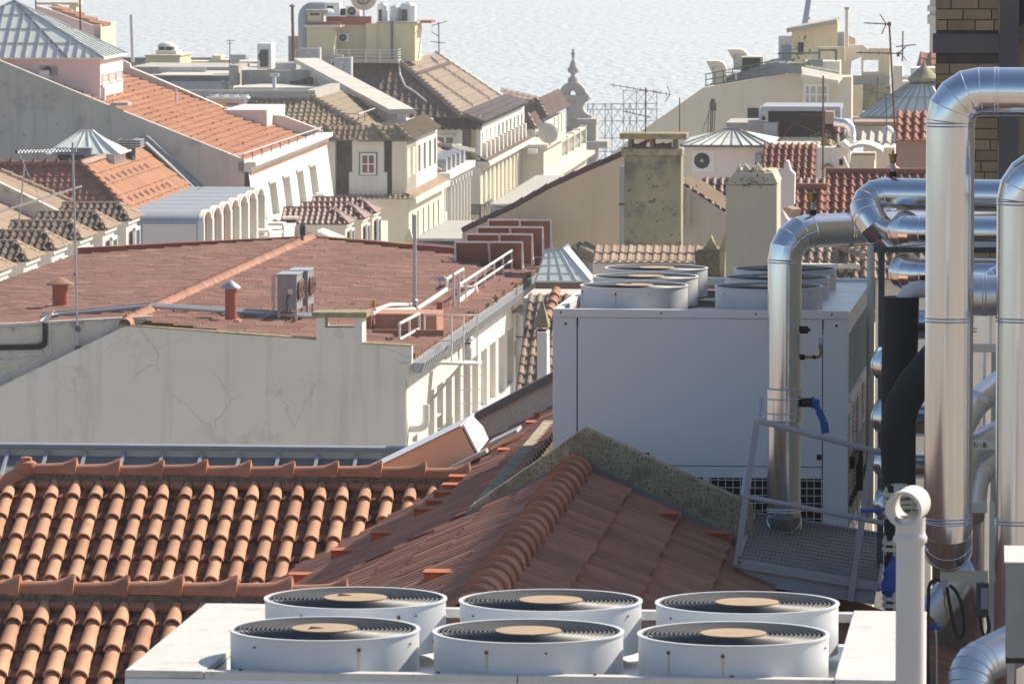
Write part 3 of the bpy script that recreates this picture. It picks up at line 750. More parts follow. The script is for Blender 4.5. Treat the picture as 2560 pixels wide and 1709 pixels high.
# black insulated pipes
def px_r(px, Y): return px * Y / FOC
bp = thing('insulated_pipe', 'black foam insulated pipe with a second black branch curving into it', 'pipe', P((2249, 1214), 43.4))
m = MB(); m.tube([P((2252, 742), 43.9), P((2250, 860), 43.9), P((2246, 960), 43.8), P((2248, 1205), 43.8)], [.142, .14, .135, .128], 28); m.build('foam_sleeve', MT['black'], bp, sharp=40)
m = MB()
ctl = [(2400, 830), (2330, 905), (2285, 960), (2257, 1010), (2244, 1060), (2243, 1120), (2248, 1214)]
m.tube([P(s, 43.3) for s in ctl], [.13, .13, .132, .132, .13, .128, .128], 28)
m.build('foam_branch', MT['black'], bp, sharp=60)
wp = thing('drain_pipe', 'white plastic elbow dropping into the top of the black insulated pipe', 'pipe', P((2262, 770), 43.9))
m = MB(); q, _ = route([P((2420, 720), 43.9), P((2266, 724), 43.9), P((2250, 790), 43.9)], .16, 8); m.tube(q, .066, 24); m.ring(P((2301, 723), 43.9), .068, .005, 24, 5, (K, d0, r0)); m.build('elbow', MT['pvc'], wp, sharp=40)
# valve stand below the black pipe
vs_ = thing('valve_stand', 'valve assembly with blue body, blue levers and bolted flanges beside the walkway', 'valve', P((2224, 1560), 42.3))
ax = lambda y, x=2226: P((x, y), 42.3)
m = MB(); m.cyl(ax(1560), ax(1212), .047, n=18); m.build('dark_pipe', MT['black'], vs_)
m = MB(); m.cyl(ax(1290, 2248), ax(1210, 2248), .062, n=20); m.build('plastic_stub', MT['pvc'], vs_)
def flange(y, x, r=.11):
    m = MB(); q = ax(y, x); m.cyl(q, q + K * .03, r, n=24); m.cyl(q + K * .05, q + K * .08, r, n=24)
    for k in range(6):
        an = k * math.pi / 3 + .3; o = Vector((math.cos(an), math.sin(an), 0)) * (r - .02); m.cyl(q + o - K * .03, q + o + K * .12, .011, n=8); m.cyl(q + o + K * .08, q + o + K * .1, .019, n=6)
    m.build('flange', MT['cream_steel'], vs_, bevel=.003)
flange(1285, 2250, .13); flange(1256, 2250, .13); flange(1376, 2240, .105); flange(1516, 2240, .105)
m = MB(); q = ax(1276, 2215); m.bar(q, q - r0 * .17 + K * .0, .03, .03); m.box(q - r0 * .19 - K * .018, r0 * .08, d0 * .02, K * .03); m.build('lever', MT['blue'], vs_, bevel=.004)
m = MB(); q = ax(1480, 2232); m.lathe([(.04, -.06), (.06, -.04), (.085, .0), (.09, .06), (.07, .12), (.075, .14), (.06, .2), (.045, .28), (.05, .3)], q, 20); m.lathe([(.02, -.07), (.07, -.06), (.07, -.0), (.05, .02)], q - d0 * .03 + K * .08, 18, (r0, K, -d0)); m.build('valve_body', MT['blue'], vs_, sharp=40)
m = MB(); q = ax(1472, 2232) - d0 * .09; m.bar(q, q - r0 * .115 + K * .012, .03, .014); m.build('lever', MT['blue'], vs_, bevel=.003)
# white plastic vent pipe in front
Yv = 24.0
q0 = P((2276, 1352), Yv); hd = P((2268, 1267), Yv)
vp = thing('vent_pipe', 'white plastic vent pipe with an open tee on top, close to the camera', 'pipe', q0 - K * 1.6)
m = MB(); m.cyl(q0 - K * 1.6, q0, .0605, n=32, caps=False); m.build('pipe', MT['pvc'], vp)
m = MB(); m.lathe([(.0605, 0), (.069, .002), (.071, .012), (.071, .026), (.066, .032), (.063, .05), (.064, .11)], q0 - K * .006, 32, caps=False); m.build('collar', MT['pvc'], vp, sharp=50)
axv = (-d0 * .93 - r0 * .20 - K * .06).normalized(); xx = axv.cross(K).normalized(); yy = xx.cross(axv)
m = MB(); m.lathe([(.072, -.13), (.074, -.125), (.074, .03), (.078, .035), (.078, .07), (.072, .072), (.063, .066), (.061, -.12), (.064, -.132), (.072, -.13)], hd, 40, (xx, yy, axv), caps=False); m.build('tee', MT['pvc'], vp, sharp=40)

# ---------------------------------------------------------------- sloping walkway in front of the chiller
pA = P((1847, 1403), 44.4); pB = PP((2193, 1460), pA, d0); e1 = (pB - pA).normalized(); wl = (pB - pA).length; wd = sx(pA, d0, 1891)
e3 = e1.cross(d0); e3 = e3 if e3.z > 0 else -e3
wk = thing('walkway', 'small steel mesh walkway with handrails sloping down beside the rear chiller', 'walkway', pA - K * .5)
m = MB()
nx, ny = 36, 14
for i in range(nx + 1): m.box(pA + e1 * (wl * i / nx) - e1 * .003, e1 * .006, d0 * wd, e3 * .012)
for j in range(ny + 1): m.box(pA + d0 * (wd * j / ny) - d0 * .004 + e3 * .002, e1 * wl, d0 * .009, e3 * .012)
m.box(pA - e3 * .03, e1 * wl, d0 * wd, e3 * .012)
m.build('mesh_floor', MT['grating'], wk, sharp=0)
m = MB()
m.box(pA - d0 * .03 - e3 * .05 - e1 * .03, e1 * (wl + .06), d0 * .03, e3 * .068); m.box(pA + d0 * wd - e3 * .05, e1 * wl, d0 * .03, e3 * .075)
m.box(pA - e1 * .035 - e3 * .05, e1 * .035, d0 * wd, e3 * .066); m.box(pB - e3 * .05, e1 * .03, d0 * wd, e3 * .066)
m.box(pA - d0 * .02 - e3 * .16, e1 * wl, d0 * .06, e3 * .018); m.box(pA + d0 * .02 - e3 * .15, e1 * wl, d0 * .02, e3 * .11)
m.build('floor_frame', MT['steel_paint'], wk, bevel=.003)
onf = lambda s: PP(s, pA - d0 * .05, d0)
t1, t2, b1_, b2_ = onf((1893, 1050)), onf((2201, 1131)), onf((1841, 1412)), onf((2126, 1502))
tm = onf((2180, 1125))
for (a, b) in ((t1 + (b1_ - t1).normalized() * 0, b1_), (tm, b2_)):
    m = MB(); m.bar(a, b, .012 * 4, .05 * .25, up=d0) if 0 else m.bar(a, b, .05, .014, up=d0); m.build('handrail_post', MT['steel_paint'], wk, bevel=.002)
m = MB(); m.tube(route([t1 + d0 * .55 + K * .12, t1 - r0 * .0, t2 + (t2 - t1).normalized() * .25], .05, 6)[0], .023, 14); m.build('handrail', MT['steel_paint'], wk, sharp=60)
m1, m2 = onf((1857, 1239)), onf((2205, 1306))
m = MB(); m.tube(route([m1 + d0 * .5 + K * .1, m1, m2 + (m2 - m1).normalized() * .2], .05, 6)[0], .021, 14); m.build('handrail', MT['steel_paint'], wk, sharp=60)
m = MB()
for (x, y) in ((1848, 1392), (1848, 1404)): q = onf((x, y)); m.cyl(q - d0 * .012, q + d0 * .02, .012, n=6)
m.build('bolt', MT['dark_steel'], wk)

# ---------------------------------------------------------------- steel supports for the pipes
s = thing('pipe_rack', 'dark grey steel post and crossbeam carrying the stacked pipes', 'support', P((2201, 1400), 45.6))
m = MB(); q = P((2200, 1420), 45.6); m.box(q - r0 * .025, r0 * .05, d0 * .05, K * (P((2200, 625), 45.6).z - q.z)); m.build('post', MT['dark_steel'], s, bevel=.003)
m = MB(); q = P((2184, 631), 45.55); m.box(q, r0 * 1.4, d0 * .05, K * .043); m.build('crossbeam', MT['dark_steel'], s, bevel=.003)
q = P((2174, 1300), 49.5); qt = P((2179, 600), 49.5); m = MB(); m.cyl(q, Vector((q.x, q.y, qt.z)), .034, n=16)
m.build('pole', MT['cream_steel'], None, label='pale round steel pole just behind the right corner of the rear chiller', cat='pole')
s = thing('pipe_rack', 'cream painted steel frame under the rounded elbow of the tallest pipe', 'support', P((2476, 1900), 40.4))
m = MB(); q = P((2476, 2000), 40.4); m.box(q - r0 * .02, r0 * .04, d0 * .05, K * (P((2476, 1256), 40.4).z - q.z)); m.build('post', MT['cream_steel'], s, bevel=.003)
for (x0, x1, y0, y1, Yq) in ((2350, 2470, 1427, 1454, 40.35), (2400, 2468, 1256, 1281, 40.42), (2400, 2500, 860, 880, 41.0), (2400, 2500, 1103, 1123, 40.8)):
    a = P((x0, y1), Yq); m = MB(); m.box(a, r0 * sx(a, r0, x1), d0 * .05, K * sy(a, K, y0)); m.build('crossbeam', MT['cream_steel'], s, bevel=.003)
a = P((2433, 1117), 40.79) - d0 * .001
m = MB(); hgt = .028
def stroke(x, y, x2, y2): m.bar(a + r0 * x + K * y - d0 * .003, a + r0 * x2 + K * y2 - d0 * .003, .004, .004, up=d0)
for st in ((0, .03, .02, .03), (.01, .03, .01, 0), (.028, .018, .028, 0), (.045, .014, .06, .014), (.075, 0, .075, .03), (.075, .03, .088, .03), (.088, .03, .088, .016), (.075, .016, .09, .016), (.09, .016, .09, 0), (.075, 0, .09, 0)): stroke(*st)
m.build('handwriting', MT['dark'], s)
m = MB(); q = P((2352, 1470), 40.3); m.box(q, r0 * .05, d0 * .04, K * .05); m.cyl(q + r0 * .03 - K * .05, q + r0 * .03, .018, n=10); m.build('cable_bracket', MT['steel'], s)

# ---------------------------------------------------------------- cables, junction box, grey cabinet
jb = thing('junction_box', 'dark electrical junction box hanging on the cream frame', 'junction box', P((2455, 1545), 40.2))
a = P((2440, 1542), 40.2); m = MB(); m.box(a, r0 * .09, d0 * .08, K * .24); m.build('box', MT['dark_steel'], jb, bevel=.008)
m = MB(); m.box(a + r0 * .035 + K * .06 - d0 * .004, r0 * .05, d0 * .004, K * .15); m.build('label_plate', MT['steel_paint'], jb)
def curve_pts(ct, Y, n=6):
    p = [Vector((c[0], c[1], (c[2] if len(c) > 2 else Y))) for c in ct]; out = []
    for i in range(len(p) - 1):
        a, b, c, d = p[max(i - 1, 0)], p[i], p[i + 1], p[min(i + 2, len(p) - 1)]
        for k in range(n):
            t = k / n; out.append(.5 * ((2 * b) + (c - a) * t + (2 * a - 5 * b + 4 * c - d) * t * t + (3 * b - a - 3 * c + d) * t ** 3))
    out.append(p[-1]); return [P((v.x, v.y), v.z) for v in out]
c3 = lambda *l: [Z(23, x, y) for (x, y) in l]
for (lab, ct, r) in (('black cable drooping from the cream frame to the roof', c3((525, 850), (475, 858), (448, 900), (444, 1000), (438, 1160), (440, 1400), (445, 1568)), .013),
                     ('black cable hanging in a narrow loop below the cream frame', c3((590, 885), (640, 940), (680, 1050), (692, 1180), (668, 1250), (635, 1215), (605, 1100), (580, 960), (572, 900)), .0125),
                     ('black cable looping from the junction box over the corner elbow', c3((850, 1100), (862, 1180), (835, 1290), (745, 1370), (650, 1410), (622, 1450), (612, 1540), (680, 1570), (760, 1640)), .0125),
                     ('black cable curling under the junction box', c3((800, 1100), (808, 1180), (835, 1240), (858, 1190), (852, 1110)), .011),
                     ('thin metal hose hanging straight down beside the vent pipe', c3((492, 1190), (498, 1300), (498, 1450), (500, 1600)), .009)):
    m = MB(); m.tube(curve_pts(ct, 39.4), r, 8); m.build('cable', MT['black'] if 'metal' not in lab else MT['steel'], None, label=lab, cat='cable', sharp=60)
m = MB(); m.tube(curve_pts(c3((560, 930), (556, 1010), (575, 1080), (560, 1160), (500, 1178), (450, 1170)), 39.5), .006, 8)
t = m.build('copper_tube', MT['brass'], None, label='thin copper tube with a small blue tap beside the vent pipe', cat='tube', sharp=60)
m = MB(); q = P(Z(23, 470, 1178), 39.5); m.cyl(q - r0 * .04, q + r0 * .06, .013, n=10); m.box(q - K * .0, r0 * .025, d0 * .02, K * .035); m.build('tap', MT['blue'], t)
gc = thing('cabinet', 'grey steel cabinet at the lower right edge of the picture', 'cabinet', P((2514, 1644), 30))
a = P((2514, 1644), 30.0); hh = sy(a, K, 1407); m = MB(); m.box(a, r0 * .7, d0 * .75, K * hh); m.build('case', M('mid_grey_case', (.24, .25, .26), (.20, .21, .22), 6, .6), gc, bevel=.01)
m = MB(); m.box(a - r0 * .01 - d0 * .01 + K * hh, r0 * .72, d0 * .77, K * .008); m.build('lid', MT['plate'], gc)
m = MB(); m.box(a + K * -.03 + d0 * .02, r0 * .7, d0 * .7, K * .028); m.build('base', MT['black'], gc)
m = MB(); m.box(a + r0 * .01 - K * .9 + d0 * .6, r0 * .04, d0 * .04, K * .9); m.build('leg', MT['steel_paint'], gc)

# ---------------------------------------------------------------- brick building on the right
MT['brick'] = M('buff_brick', (.42, .315, .20), (.36, .265, .165), 3, .92, rnd=.18, bump=.15, stain=((.34, .22, .11), 2.2, .62))
MT['brick_mortar'] = M('dark_mortar', (.135, .12, .11), (.10, .09, .085), 8, .95)
MT['grey_pier'] = M('grey_concrete_pier', (.175, .17, .175), (.145, .14, .145), 1.5, .9)
Yb = 60.0
bl = P((2336, 300), Yb); rx = r0
BV = lambda x, y, z: Vector((bl.x, Yb, 0)) + r0 * x + d0 * y + K * z
bb = thing('brick_building', 'buff brick building with a dark concrete band and pilaster at the right edge', 'building', Vector((bl.x, Yb, 8)))
bw = sx(bl, rx, 2496.5)
zt = P((2336, -200), Yb).z; zlow = P((2336, 860), Yb).z
m = MB(); m.box(BV(.012, .012, 8), rx * (bw - .015), d0 * 2.0, K * (zt - 8)); m.build('wall', MT['brick_mortar'], bb)
m = MB(); z = zlow; k = 0
pitch = .1143
zl0, zl1 = P((2336, 133), Yb).z, P((2336, 85), Yb).z
while z < zt:
    off = (k % 2) * .16 + random.uniform(-.02, .02); x = -off
    while x < bw:
        ln = random.choice([.29, .31, .2, .3]); a, b = max(x, 0), min(x + ln, bw)
        if b - a > .03 and not (zl0 - .12 < z < zl1): m.box(BV(a + .006, random.uniform(-.004, .003), z), rx * (b - a - .012), d0 * .1, K * (pitch - .011))
        x += ln
    z += pitch; k += 1
m.build('brick_facing', MT['brick'], bb, bevel=0)
m = MB(); m.box(BV(-.022, -.035, zl0), rx * (bw + .022), d0 * .3, K * (zl1 - zl0)); m.build('concrete_band', MT['grey_pier'], bb, bevel=.004)
m = MB(); w2 = sx(bl, rx, 2546) - bw; m.box(BV(bw, -.03, 8), rx * w2, d0 * 1.5, K * (zt - 8)); m.build('pilaster', MT['grey_pier'], bb)
m = MB(); m.box(BV(bw + w2, .2, 8), rx * 1.2, d0 * 1.5, K * (zt - 8)); m.build('side_wall', MT['yellow_wall'] if 0 else MT['tan_wall'], bb)
q = P((2549, 60), Yb + .15); m = MB(); m.box(BV(bw + w2, .14, q.z), rx * 1.0, d0 * .06, K * 1.6); w_ = m.build('window', MT['dark_steel'], bb); m = MB(); m.box(BV(bw + w2 + .05, .13, q.z + .06), rx * .9, d0 * .02, K * 1.5); m.build('pane', MT['glass_dark'], w_)
m = MB(); q = P((2540, 100), Yb); m.box(BV(bw + w2 - .04, -.02, q.z), rx * 1.0, d0 * .25, K * .07); m.build('window_sill', MT['grey_pier'], bb)
wq = Vector((6.6, 40.0, 8)); MB().box(wq, d0 * 22.5, r0 * 6, K * 54.9).build('wing', MT['tan_wall'], bb, sharp=0)   # unseen block added right of the frame to shade the right roof slope

r1, d1 = grid(5.6)

# ---------------------------------------------------------------- building helpers
def pwall(name, mat, par, pts, p0, n, th, clip=None):
    q = [PP(s, p0, n) for s in pts]
    return MB().prism(q, n * th).build(name, MT[mat], par, sharp=0)
def block(sTL, xR, yB, Y, dep, r=r1, d=d1, zb=None):
    """box whose front top-left corner is seen at sTL at distance Y; returns origin (front bottom left), r, d, width, depth, height"""
    A = P(sTL, Y); w_ = sx(A, r, xR); h = sy(A, -K, yB) if zb is None else A.z - zb
    return A - K * h, r, d, w_, dep, h
def bbox(m, b, e=0.0):
    o, r, d, w_, dp, h = b; return m.box(o - r * e - d * e, r * (w_ + 2 * e), d * (dp + 2 * e), K * h)
def window(par, a, u, w_, h, n, frame='white_metal', glass='glass_dark', bars=(1, 1), t=.06, fw=.07, sill=False, name='window'):
    """a = lower left corner on the wall, u = width direction, n = outward normal"""
    m = MB(); q = a - n * .02
    m.box(q, u * fw, n * (t + .02), K * h); m.box(q + u * (w_ - fw), u * fw, n * (t + .02), K * h)
    m.box(q + u * fw, u * (w_ - 2 * fw), n * (t + .02), K * fw); m.box(q + u * fw + K * (h - fw), u * (w_ - 2 * fw), n * (t + .02), K * fw)
    for i in range(1, bars[0] + 1): m.box(q + u * (w_ * i / (bars[0] + 1) - fw * .35) + K * fw, u * fw * .7, n * (t + .005), K * (h - 2 * fw))
    for j in range(1, bars[1] + 1): m.box(q + K * (h * j / (bars[1] + 1) - fw * .25) + u * fw, u * (w_ - 2 * fw), n * (t), K * fw * .5)
    if sill: m.box(q - u * .08 - K * .08, u * (w_ + .16), n * (t + .12), K * .08)
    f = m.build(name, MT[frame], par, sharp=0)
    m = MB(); m.box(q + u * fw * .8 + K * fw * .8, u * (w_ - fw * 1.6), n * (t * .45 + .02), K * (h - fw * 1.6)); m.build('pane', MT[glass], f, sharp=0)
    return f
def winpx(par, x0, y0, x1, y1, p0, n, **kw):
    a, b = PP((x0, y1), p0, n), PP((x1, y1), p0, n); u = (b - a); w_ = u.length; u.z = 0; u.normalize()
    return window(par, a, u, w_, sy(a, K, y0), -n, **kw)
def open_wall(par, name, mat, o, u, v, U, V, ops, n, dep=.25, pane='shutter', frame=None):
    """flat wall in the plane u,v with real openings: ops = (u0,u1,v0,v1); each opening is a window part with its own reveal and pane"""
    us = sorted({0, U} | {x for q in ops for x in q[:2]}); vs = sorted({0, V} | {x for q in ops for x in q[2:4]})
    m = MB(); rn = .5
    for i in range(len(us) - 1):
        for j in range(len(vs) - 1):
            cu, cv = (us[i] + us[i + 1]) / 2, (vs[j] + vs[j + 1]) / 2
            if any(q[0] < cu < q[1] and q[2] < cv < q[3] for q in ops): continue
            m.poly([o + u * us[i] + v * vs[j], o + u * us[i + 1] + v * vs[j], o + u * us[i + 1] + v * vs[j + 1], o + u * us[i] + v * vs[j + 1]], rn)
    for (a, b, c, e) in [q[:4] for q in ops]:
        p = [o + u * a + v * c, o + u * b + v * c, o + u * b + v * e, o + u * a + v * e]
        for k in range(4): m.poly([p[k], p[(k + 1) % 4], p[(k + 1) % 4] - n * dep, p[k] - n * dep], rn)
    w_ = m.build(name, MT[mat], par, sharp=0)
    for q in ops:
        a, b, c, e = q[:4]; W_, H_ = b - a, e - c; x = o + u * a + v * c - n * dep; f = .12 * min(W_, H_)
        m = MB(); 
        m.box(x, u * f, n * .06, v * H_); m.box(x + u * (W_ - f), u * f, n * .06, v * H_); m.box(x + u * f, u * (W_ - 2 * f), n * .06, v * f); m.box(x + u * f + v * (H_ - f), u * (W_ - 2 * f), n * .06, v * f)
        m.box(x + u * (W_ * .5 - f * .3), u * f * .6, n * .05, v * H_)
        wn_ = m.build('window', MT[frame or 'white_metal'], par, sharp=0)
        m = MB(); m.box(x - n * .02, u * W_, n * .03, v * H_); m.build('pane', MT[pane], wn_, sharp=0)
    return w_
def rail(par, tops, h, rad=.03, posts=None, bars=1, mat='white_rail', name='railing', up=K):
    m = MB(); m.tube(tops, rad, 8)
    for b in range(bars): m.tube([p - up * (h * (b + 1) / (bars + 1)) for p in tops], rad * .8, 6)
    for p in (posts or tops): m.cyl(p - up * h, p, rad * .9, n=6)
    return m.build(name, MT[mat], par)
def ac_unit(label, a, u, n, w_, h, dep, grp=None, fan='front', parent=None, mat='white_metal'):
    """split air conditioner: a lower left front corner, u width, n outward"""
    t = thing('air_conditioner', label, 'air conditioner', a - n * dep * .5 + u * w_ * .5, 0, grp)
    MB().box(a - n * dep, u * w_, n * dep, K * h).build('casing', MT[mat], t, bevel=.01)
    c = a + u * w_ * .42 + K * h * .5; m = MB(); rr = min(w_ * .36, h * .42)
    m.lathe([(.01, .004), (rr, .004), (rr, .012), (.01, .012)], c, 24, (u, K, n)); g = m.build('fan_guard', MT['dark'], t)
    m = MB()
    for k in range(4): m.ring(c + n * .016, rr * (.35 + .21 * k), rr * .02, 24, 4, (u, K, n))
    m.lathe([(.004, .012), (rr * .22, .012), (rr * .22, .022), (.004, .022)], c, 16, (u, K, n)); m.build('fan_rings', MT['steel'], g)
    return t

# ---------------------------------------------------------------- red-brown roofed building in the middle
A0 = P(Z(9, 1150, 126), 140.0)
E0 = PP((1033, 903), A0, d1)
LB = sx(E0, d1, 1357)
AF = A0 + d1 * LB
LF = PP((195, 646), AF, d1)
mb_ = thing('building', 'long building with a wide red brown tiled roof and a blank plaster gable', 'building', Vector((A0.x, A0.y, 8)))
gw = [Z(9, -300, 820), Z(9, 1110, 143), Z(9, 1150, 125), Z(10, 0, 215), Z(10, 550, 250), Z(10, 968, 286), Z(10, 1420, 312), Z(10, 1420, 460), Z(10, 1365, 625)]
q = [PP(s, A0, d1) for s in gw]
fx = q[-1]
q += [Vector((fx.x, fx.y, 8)), Vector((q[0].x, q[0].y, 8))]
MB().prism(q, d1 * .3).build('gable_wall', MT['plaster_b'], mb_, sharp=0)
m = MB()
for a, b in ((q[1], q[2]), (q[2], q[4]), (q[5], q[6])): m.bar(a + d1 * .15 + K * .01, b + d1 * .15 + K * .01, .34, .03)
m.build('gable_coping', MT['lichen_slab'], mb_, sharp=0)
vR1 = (E0 - A0).normalized(); vL1 = (LF - AF).normalized()
nR1 = d1.cross(vR1); nR1 = nR1 if nR1.z > 0 else -nR1
nL1 = d1.cross(vL1); nL1 = nL1 if nL1.z > 0 else -nL1
LRv, LLv = (E0 - A0).length, (LF - AF).length
m = MB(); tile_roof(m, A0 + d1 * .3, d1, vR1, LB - .3, LRv, .56, .54, .13, .05, 7, 'wave', .03); m.build('roof_slope', MT['roof_b'], mb_)
m = MB(); tile_roof(m, A0 + d1 * .3, d1, vL1, LB - .3, LLv, .56, .54, .13, .05, 7, 'wave', .03); m.build('roof_slope', MT['roof_b'], mb_)
m = MB(); cap_row(m, A0 + K * .04 - d1 * .2, d1, LB, .36, .16, .03, .07); m.build('ridge_tiles', MT['ribbed'], mb_)
PR = lambda s, h=0: PP(s, A0 + nR1 * .04 + K * h, nR1)
PL = lambda s, h=0: PP(s, A0 + nL1 * .04 + K * h, nL1)
# far parapet with lichen
m = MB(); f = [LF + K * .28, A0 + d1 * LB + K * .12, E0 + d1 * (LB + .0) + K * .40]
m.prism([f[0], f[1], f[2], f[2] - K * .5, f[1] - K * .6, f[0] - K * .5], d1 * .3); m.build('far_parapet', MT['red_paint'], mb_, sharp=0)
m = MB()
for a, b in ((f[0], f[1]), (f[1], f[2])): m.bar(a + d1 * .13 + K * .02, b + d1 * .13 + K * .02, .42, .05)
m.build('parapet_coping', MT['lichen_red'], mb_, sharp=0)
# stained wall of the taller lean-to on the left
w0 = A0 + d1 * .32
pwall('stained_wall', 'plaster_old', mb_, [Z(9, -200, 118), Z(9, 1385, 36), Z(9, 1260, 125), Z(9, 1115, 150), Z(9, 1000, 300), Z(9, -200, 900)], w0, d1, .25)
# facade towards the street
fo = Vector((fx.x, fx.y, 0)); 
FP = lambda s: PP(s, fo, r1)
zt_, zb_ = FP(Z(10, 2210, 240)).z, FP(Z(10, 2210, 757)).z
ops = []
du = lambda s: (FP(s) - fo).dot(d1)
for k in range(-7, 4):
    a, b = 2130 + 80 * k, 2130 + 80 * k + 56
    ops.append((du(Z(10, a, 500)), du(Z(10, b, 500)), zb_ - 8, zt_ - 8))
for (a, b, y0, y1) in ((1650, 1697, 962, 1092), (1427, 1472, 1142, 1215)):
    z0, z1 = FP(Z(10, a, y1)).z, FP(Z(10, a, y0)).z
    ops.append((du(Z(10, a, y0)), du(Z(10, b, y0)), z0 - 8, z1 - 8))
ops = [o for o in ops if o[0] > .1 and o[1] < LB - .1]
open_wall(mb_, 'facade', 'white_wall', Vector((fo.x, fo.y, 8)), d1, K, LB, E0.z - 8.05, ops, r1, .3, pane='shutter')
m = MB(); m.box(Vector((AF.x, AF.y, 8)) - r1 * 8, r1 * (8 + (fo - A0).dot(r1)), -d1 * .2, K * (AF.z - 9)); m.build('far_wall', MT['white_wall'], mb_, sharp=0)
# gutter
m = MB(); g0 = PP(Z(10, 1432, 462), A0 - d1 * .1, d1)
gW, gH = .20, .24
m.box(g0 - K * gH, d1 * LB, r1 * gW, K * .015); m.prism([g0 - K * gH + r1 * (gW - .05), g0 - K * gH + r1 * gW, g0 + r1 * (gW + .07), g0 + r1 * (gW + .05)], d1 * LB)
m.box(g0 - K * gH, d1 * LB, r1 * .015, K * (gH + .02)); m.prism([g0 - K * gH, g0 - K * gH + r1 * gW, g0 + r1 * (gW + .06), g0], d1 * .01)
for i in range(60):
    p = g0 + r1 * (gW + .012) - K * gH + d1 * (i * LB / 60); m.prism([p, p + r1 * .02, p + r1 * .085 + K * gH, p + r1 * .06 + K * gH], d1 * .03)
m.build('gutter', MT['zinc_light'], mb_)
m = MB(); m.box(g0 - r1 * .35 - K * .05, d1 * LB, r1 * .36, K * .03); m.build('eave_board', MT['white_wall'], mb_)
# chimney standing on the gable
cf = lambda x, y: PP(Z(10, x, y), A0 - d1 * .02, d1)
m = MB(); c0, c1, c2_, c3_ = cf(550, 142), cf(627, 142), cf(895, 142), cf(968, 142); hh = sy(c0, K, Z(10, 0, 48)[1])
m.box(cf(550, 300), c3_ - c0, d1 * .8, K * (c0.z - cf(550, 300).z)); m.box(c0, c1 - c0, d1 * .8, K * hh); m.box(c2_, c3_ - c2_, d1 * .8, K * hh)
cm = m.build('chimney', MT['plaster_b'], mb_, sharp=0)
m = MB(); s0, s1 = PP(Z(6, 508, 1510), A0 - d1 * .1, d1), PP(Z(6, 1008, 1510), A0 - d1 * .1, d1); m.box(s0, s1 - s0, d1 * 1.0, K * .13); m.build('cap_slab', MT['lichen_slab'], cm, sharp=0)
# roof things
def cowl(label, base, rad, h, capr, caph, mat, capmat):
    t = thing('vent_cowl', label, 'chimney vent', base)
    m = MB(); m.cyl(base - K * .2, base + K * h, rad, n=24); m.build('stack', MT[mat], t, sharp=40)
    m = MB(); m.cbox(base - K * .05, rad * 3.4, rad * 3.2, .16, (r1, d1, K)); m.build('base', MT['ribbed'], t, sharp=0)
    m = MB(); m.lathe([(capr, h - .02), (capr * .98, h + .02), (.01, h + caph)], base, 28); m.build('cap', MT[capmat], t, sharp=50)
    m = MB()
    for k in range(4): a = k * math.pi / 2 + .4; m.cyl(base + Vector((math.cos(a), math.sin(a), 0)) * rad * .9 + K * (h - .02), base + Vector((math.cos(a), math.sin(a), 0)) * rad * .95 + K * (h + .03), .02, n=5)
    m.build('cap_strut', MT['rust'], t)
MT['rust_cap'] = M('rusty_sheet', (.30, .17, .10), (.24, .12, .07), 5, .8)
cowl('red vent stack with a rusty cone cap on the left roof slope', PL(Z(5, 550, 1432)), .205, .66, .365, .2, 'red_paint', 'rust_cap')
cowl('slimmer red vent stack with a pale cone cap on the roof near the gable', PR(Z(9, 2105, 108)), .145, .92, .255, .2, 'red_paint', 'zinc_light')
MT['old_grey'] = M('old_grey_sheet', (.27, .27, .29), (.21, .21, .225), 4, .6, spots=((.20, .13, .08), 9, .66))
def condenser(label, base, lean):
    W_, H_, D_ = .50, .90, 1.15
    t = thing('air_conditioner', label, 'air conditioner', base, 0, 'old condensers on the red brown roof')
    z0 = base + K * .33
    MB().box(z0, r1 * W_, d1 * D_, K * H_).build('casing', MT['old_grey'], t, bevel=.01)
    MB().box(z0 - r1 * .02 - d1 * .02 + K * H_, r1 * (W_ + .04), d1 * (D_ + .04), K * .03).build('lid', MT['zinc_light'], t)
    for k in range(2):
        c = z0 + r1 * W_ + d1 * (D_ * (.28 + .44 * k)) + K * H_ * .55
        m = MB(); m.lathe([(.01, .0), (.23, .0), (.25, .05), (.22, .06), (.01, .03)], c, 20, (d1, K, r1)); g = m.build('fan', MT['dark'], t)
        m = MB(); m.ring(c + r1 * .05, .24, .02, 20, 5, (d1, K, r1)); m.ring(c + r1 * .05, .12, .012, 20, 5, (d1, K, r1)); m.build('fan_ring', MT['rust_cap'], g)
    for (a, b) in ((.03, .05), (W_ - .03, .05), (.03, D_ - .05), (W_ - .03, D_ - .05)):
        q_ = base + r1 * a + d1 * b; MB().box(q_ - r1 * .03 - K * .1, r1 * .06, d1 * .06, K * .45).build('leg', MT['zinc_light'], t)
    m = MB(); m.box(z0 + r1 * .28 - d1 * .03 + K * .42, r1 * .12, d1 * .03, K * .13); j = m.build('electric_box', MT['pvc'], t)
    m = MB(); m.tube([z0 + r1 * .3 - d1 * .02 + K * .42, z0 + r1 * .24 - d1 * .05 + K * .25, z0 + r1 * .26 - d1 * .04 - K * .05], .014, 6); m.build('cable', MT['black'], j)
ba = PR(Z(6, 195, 1560)); condenser('nearer of two old rusty condensers standing on legs on the red brown roof', ba, 0)
condenser('farther of two old rusty condensers standing on legs on the red brown roof', ba + d1 * 1.25 + r1 * .12 + K * .02, 0)
m = MB(); a = ba - r1 * .13 + K * .4; 
for k in range(2): m.cyl(a + r1 * .05 * k, a + r1 * .05 * k + K * .8, .018, n=6)
m.cyl(a + K * .8, a + K * .8 + r1 * .2, .02, n=6); m.tube([a + r1 * .05, a - K * .2 - r1 * .1, a - K * .28 - r1 * .5], .03, 6)
m.build('refrigerant_pipe', MT['steel'], None, label='thin grey pipes running up beside the old condensers', cat='pipe')
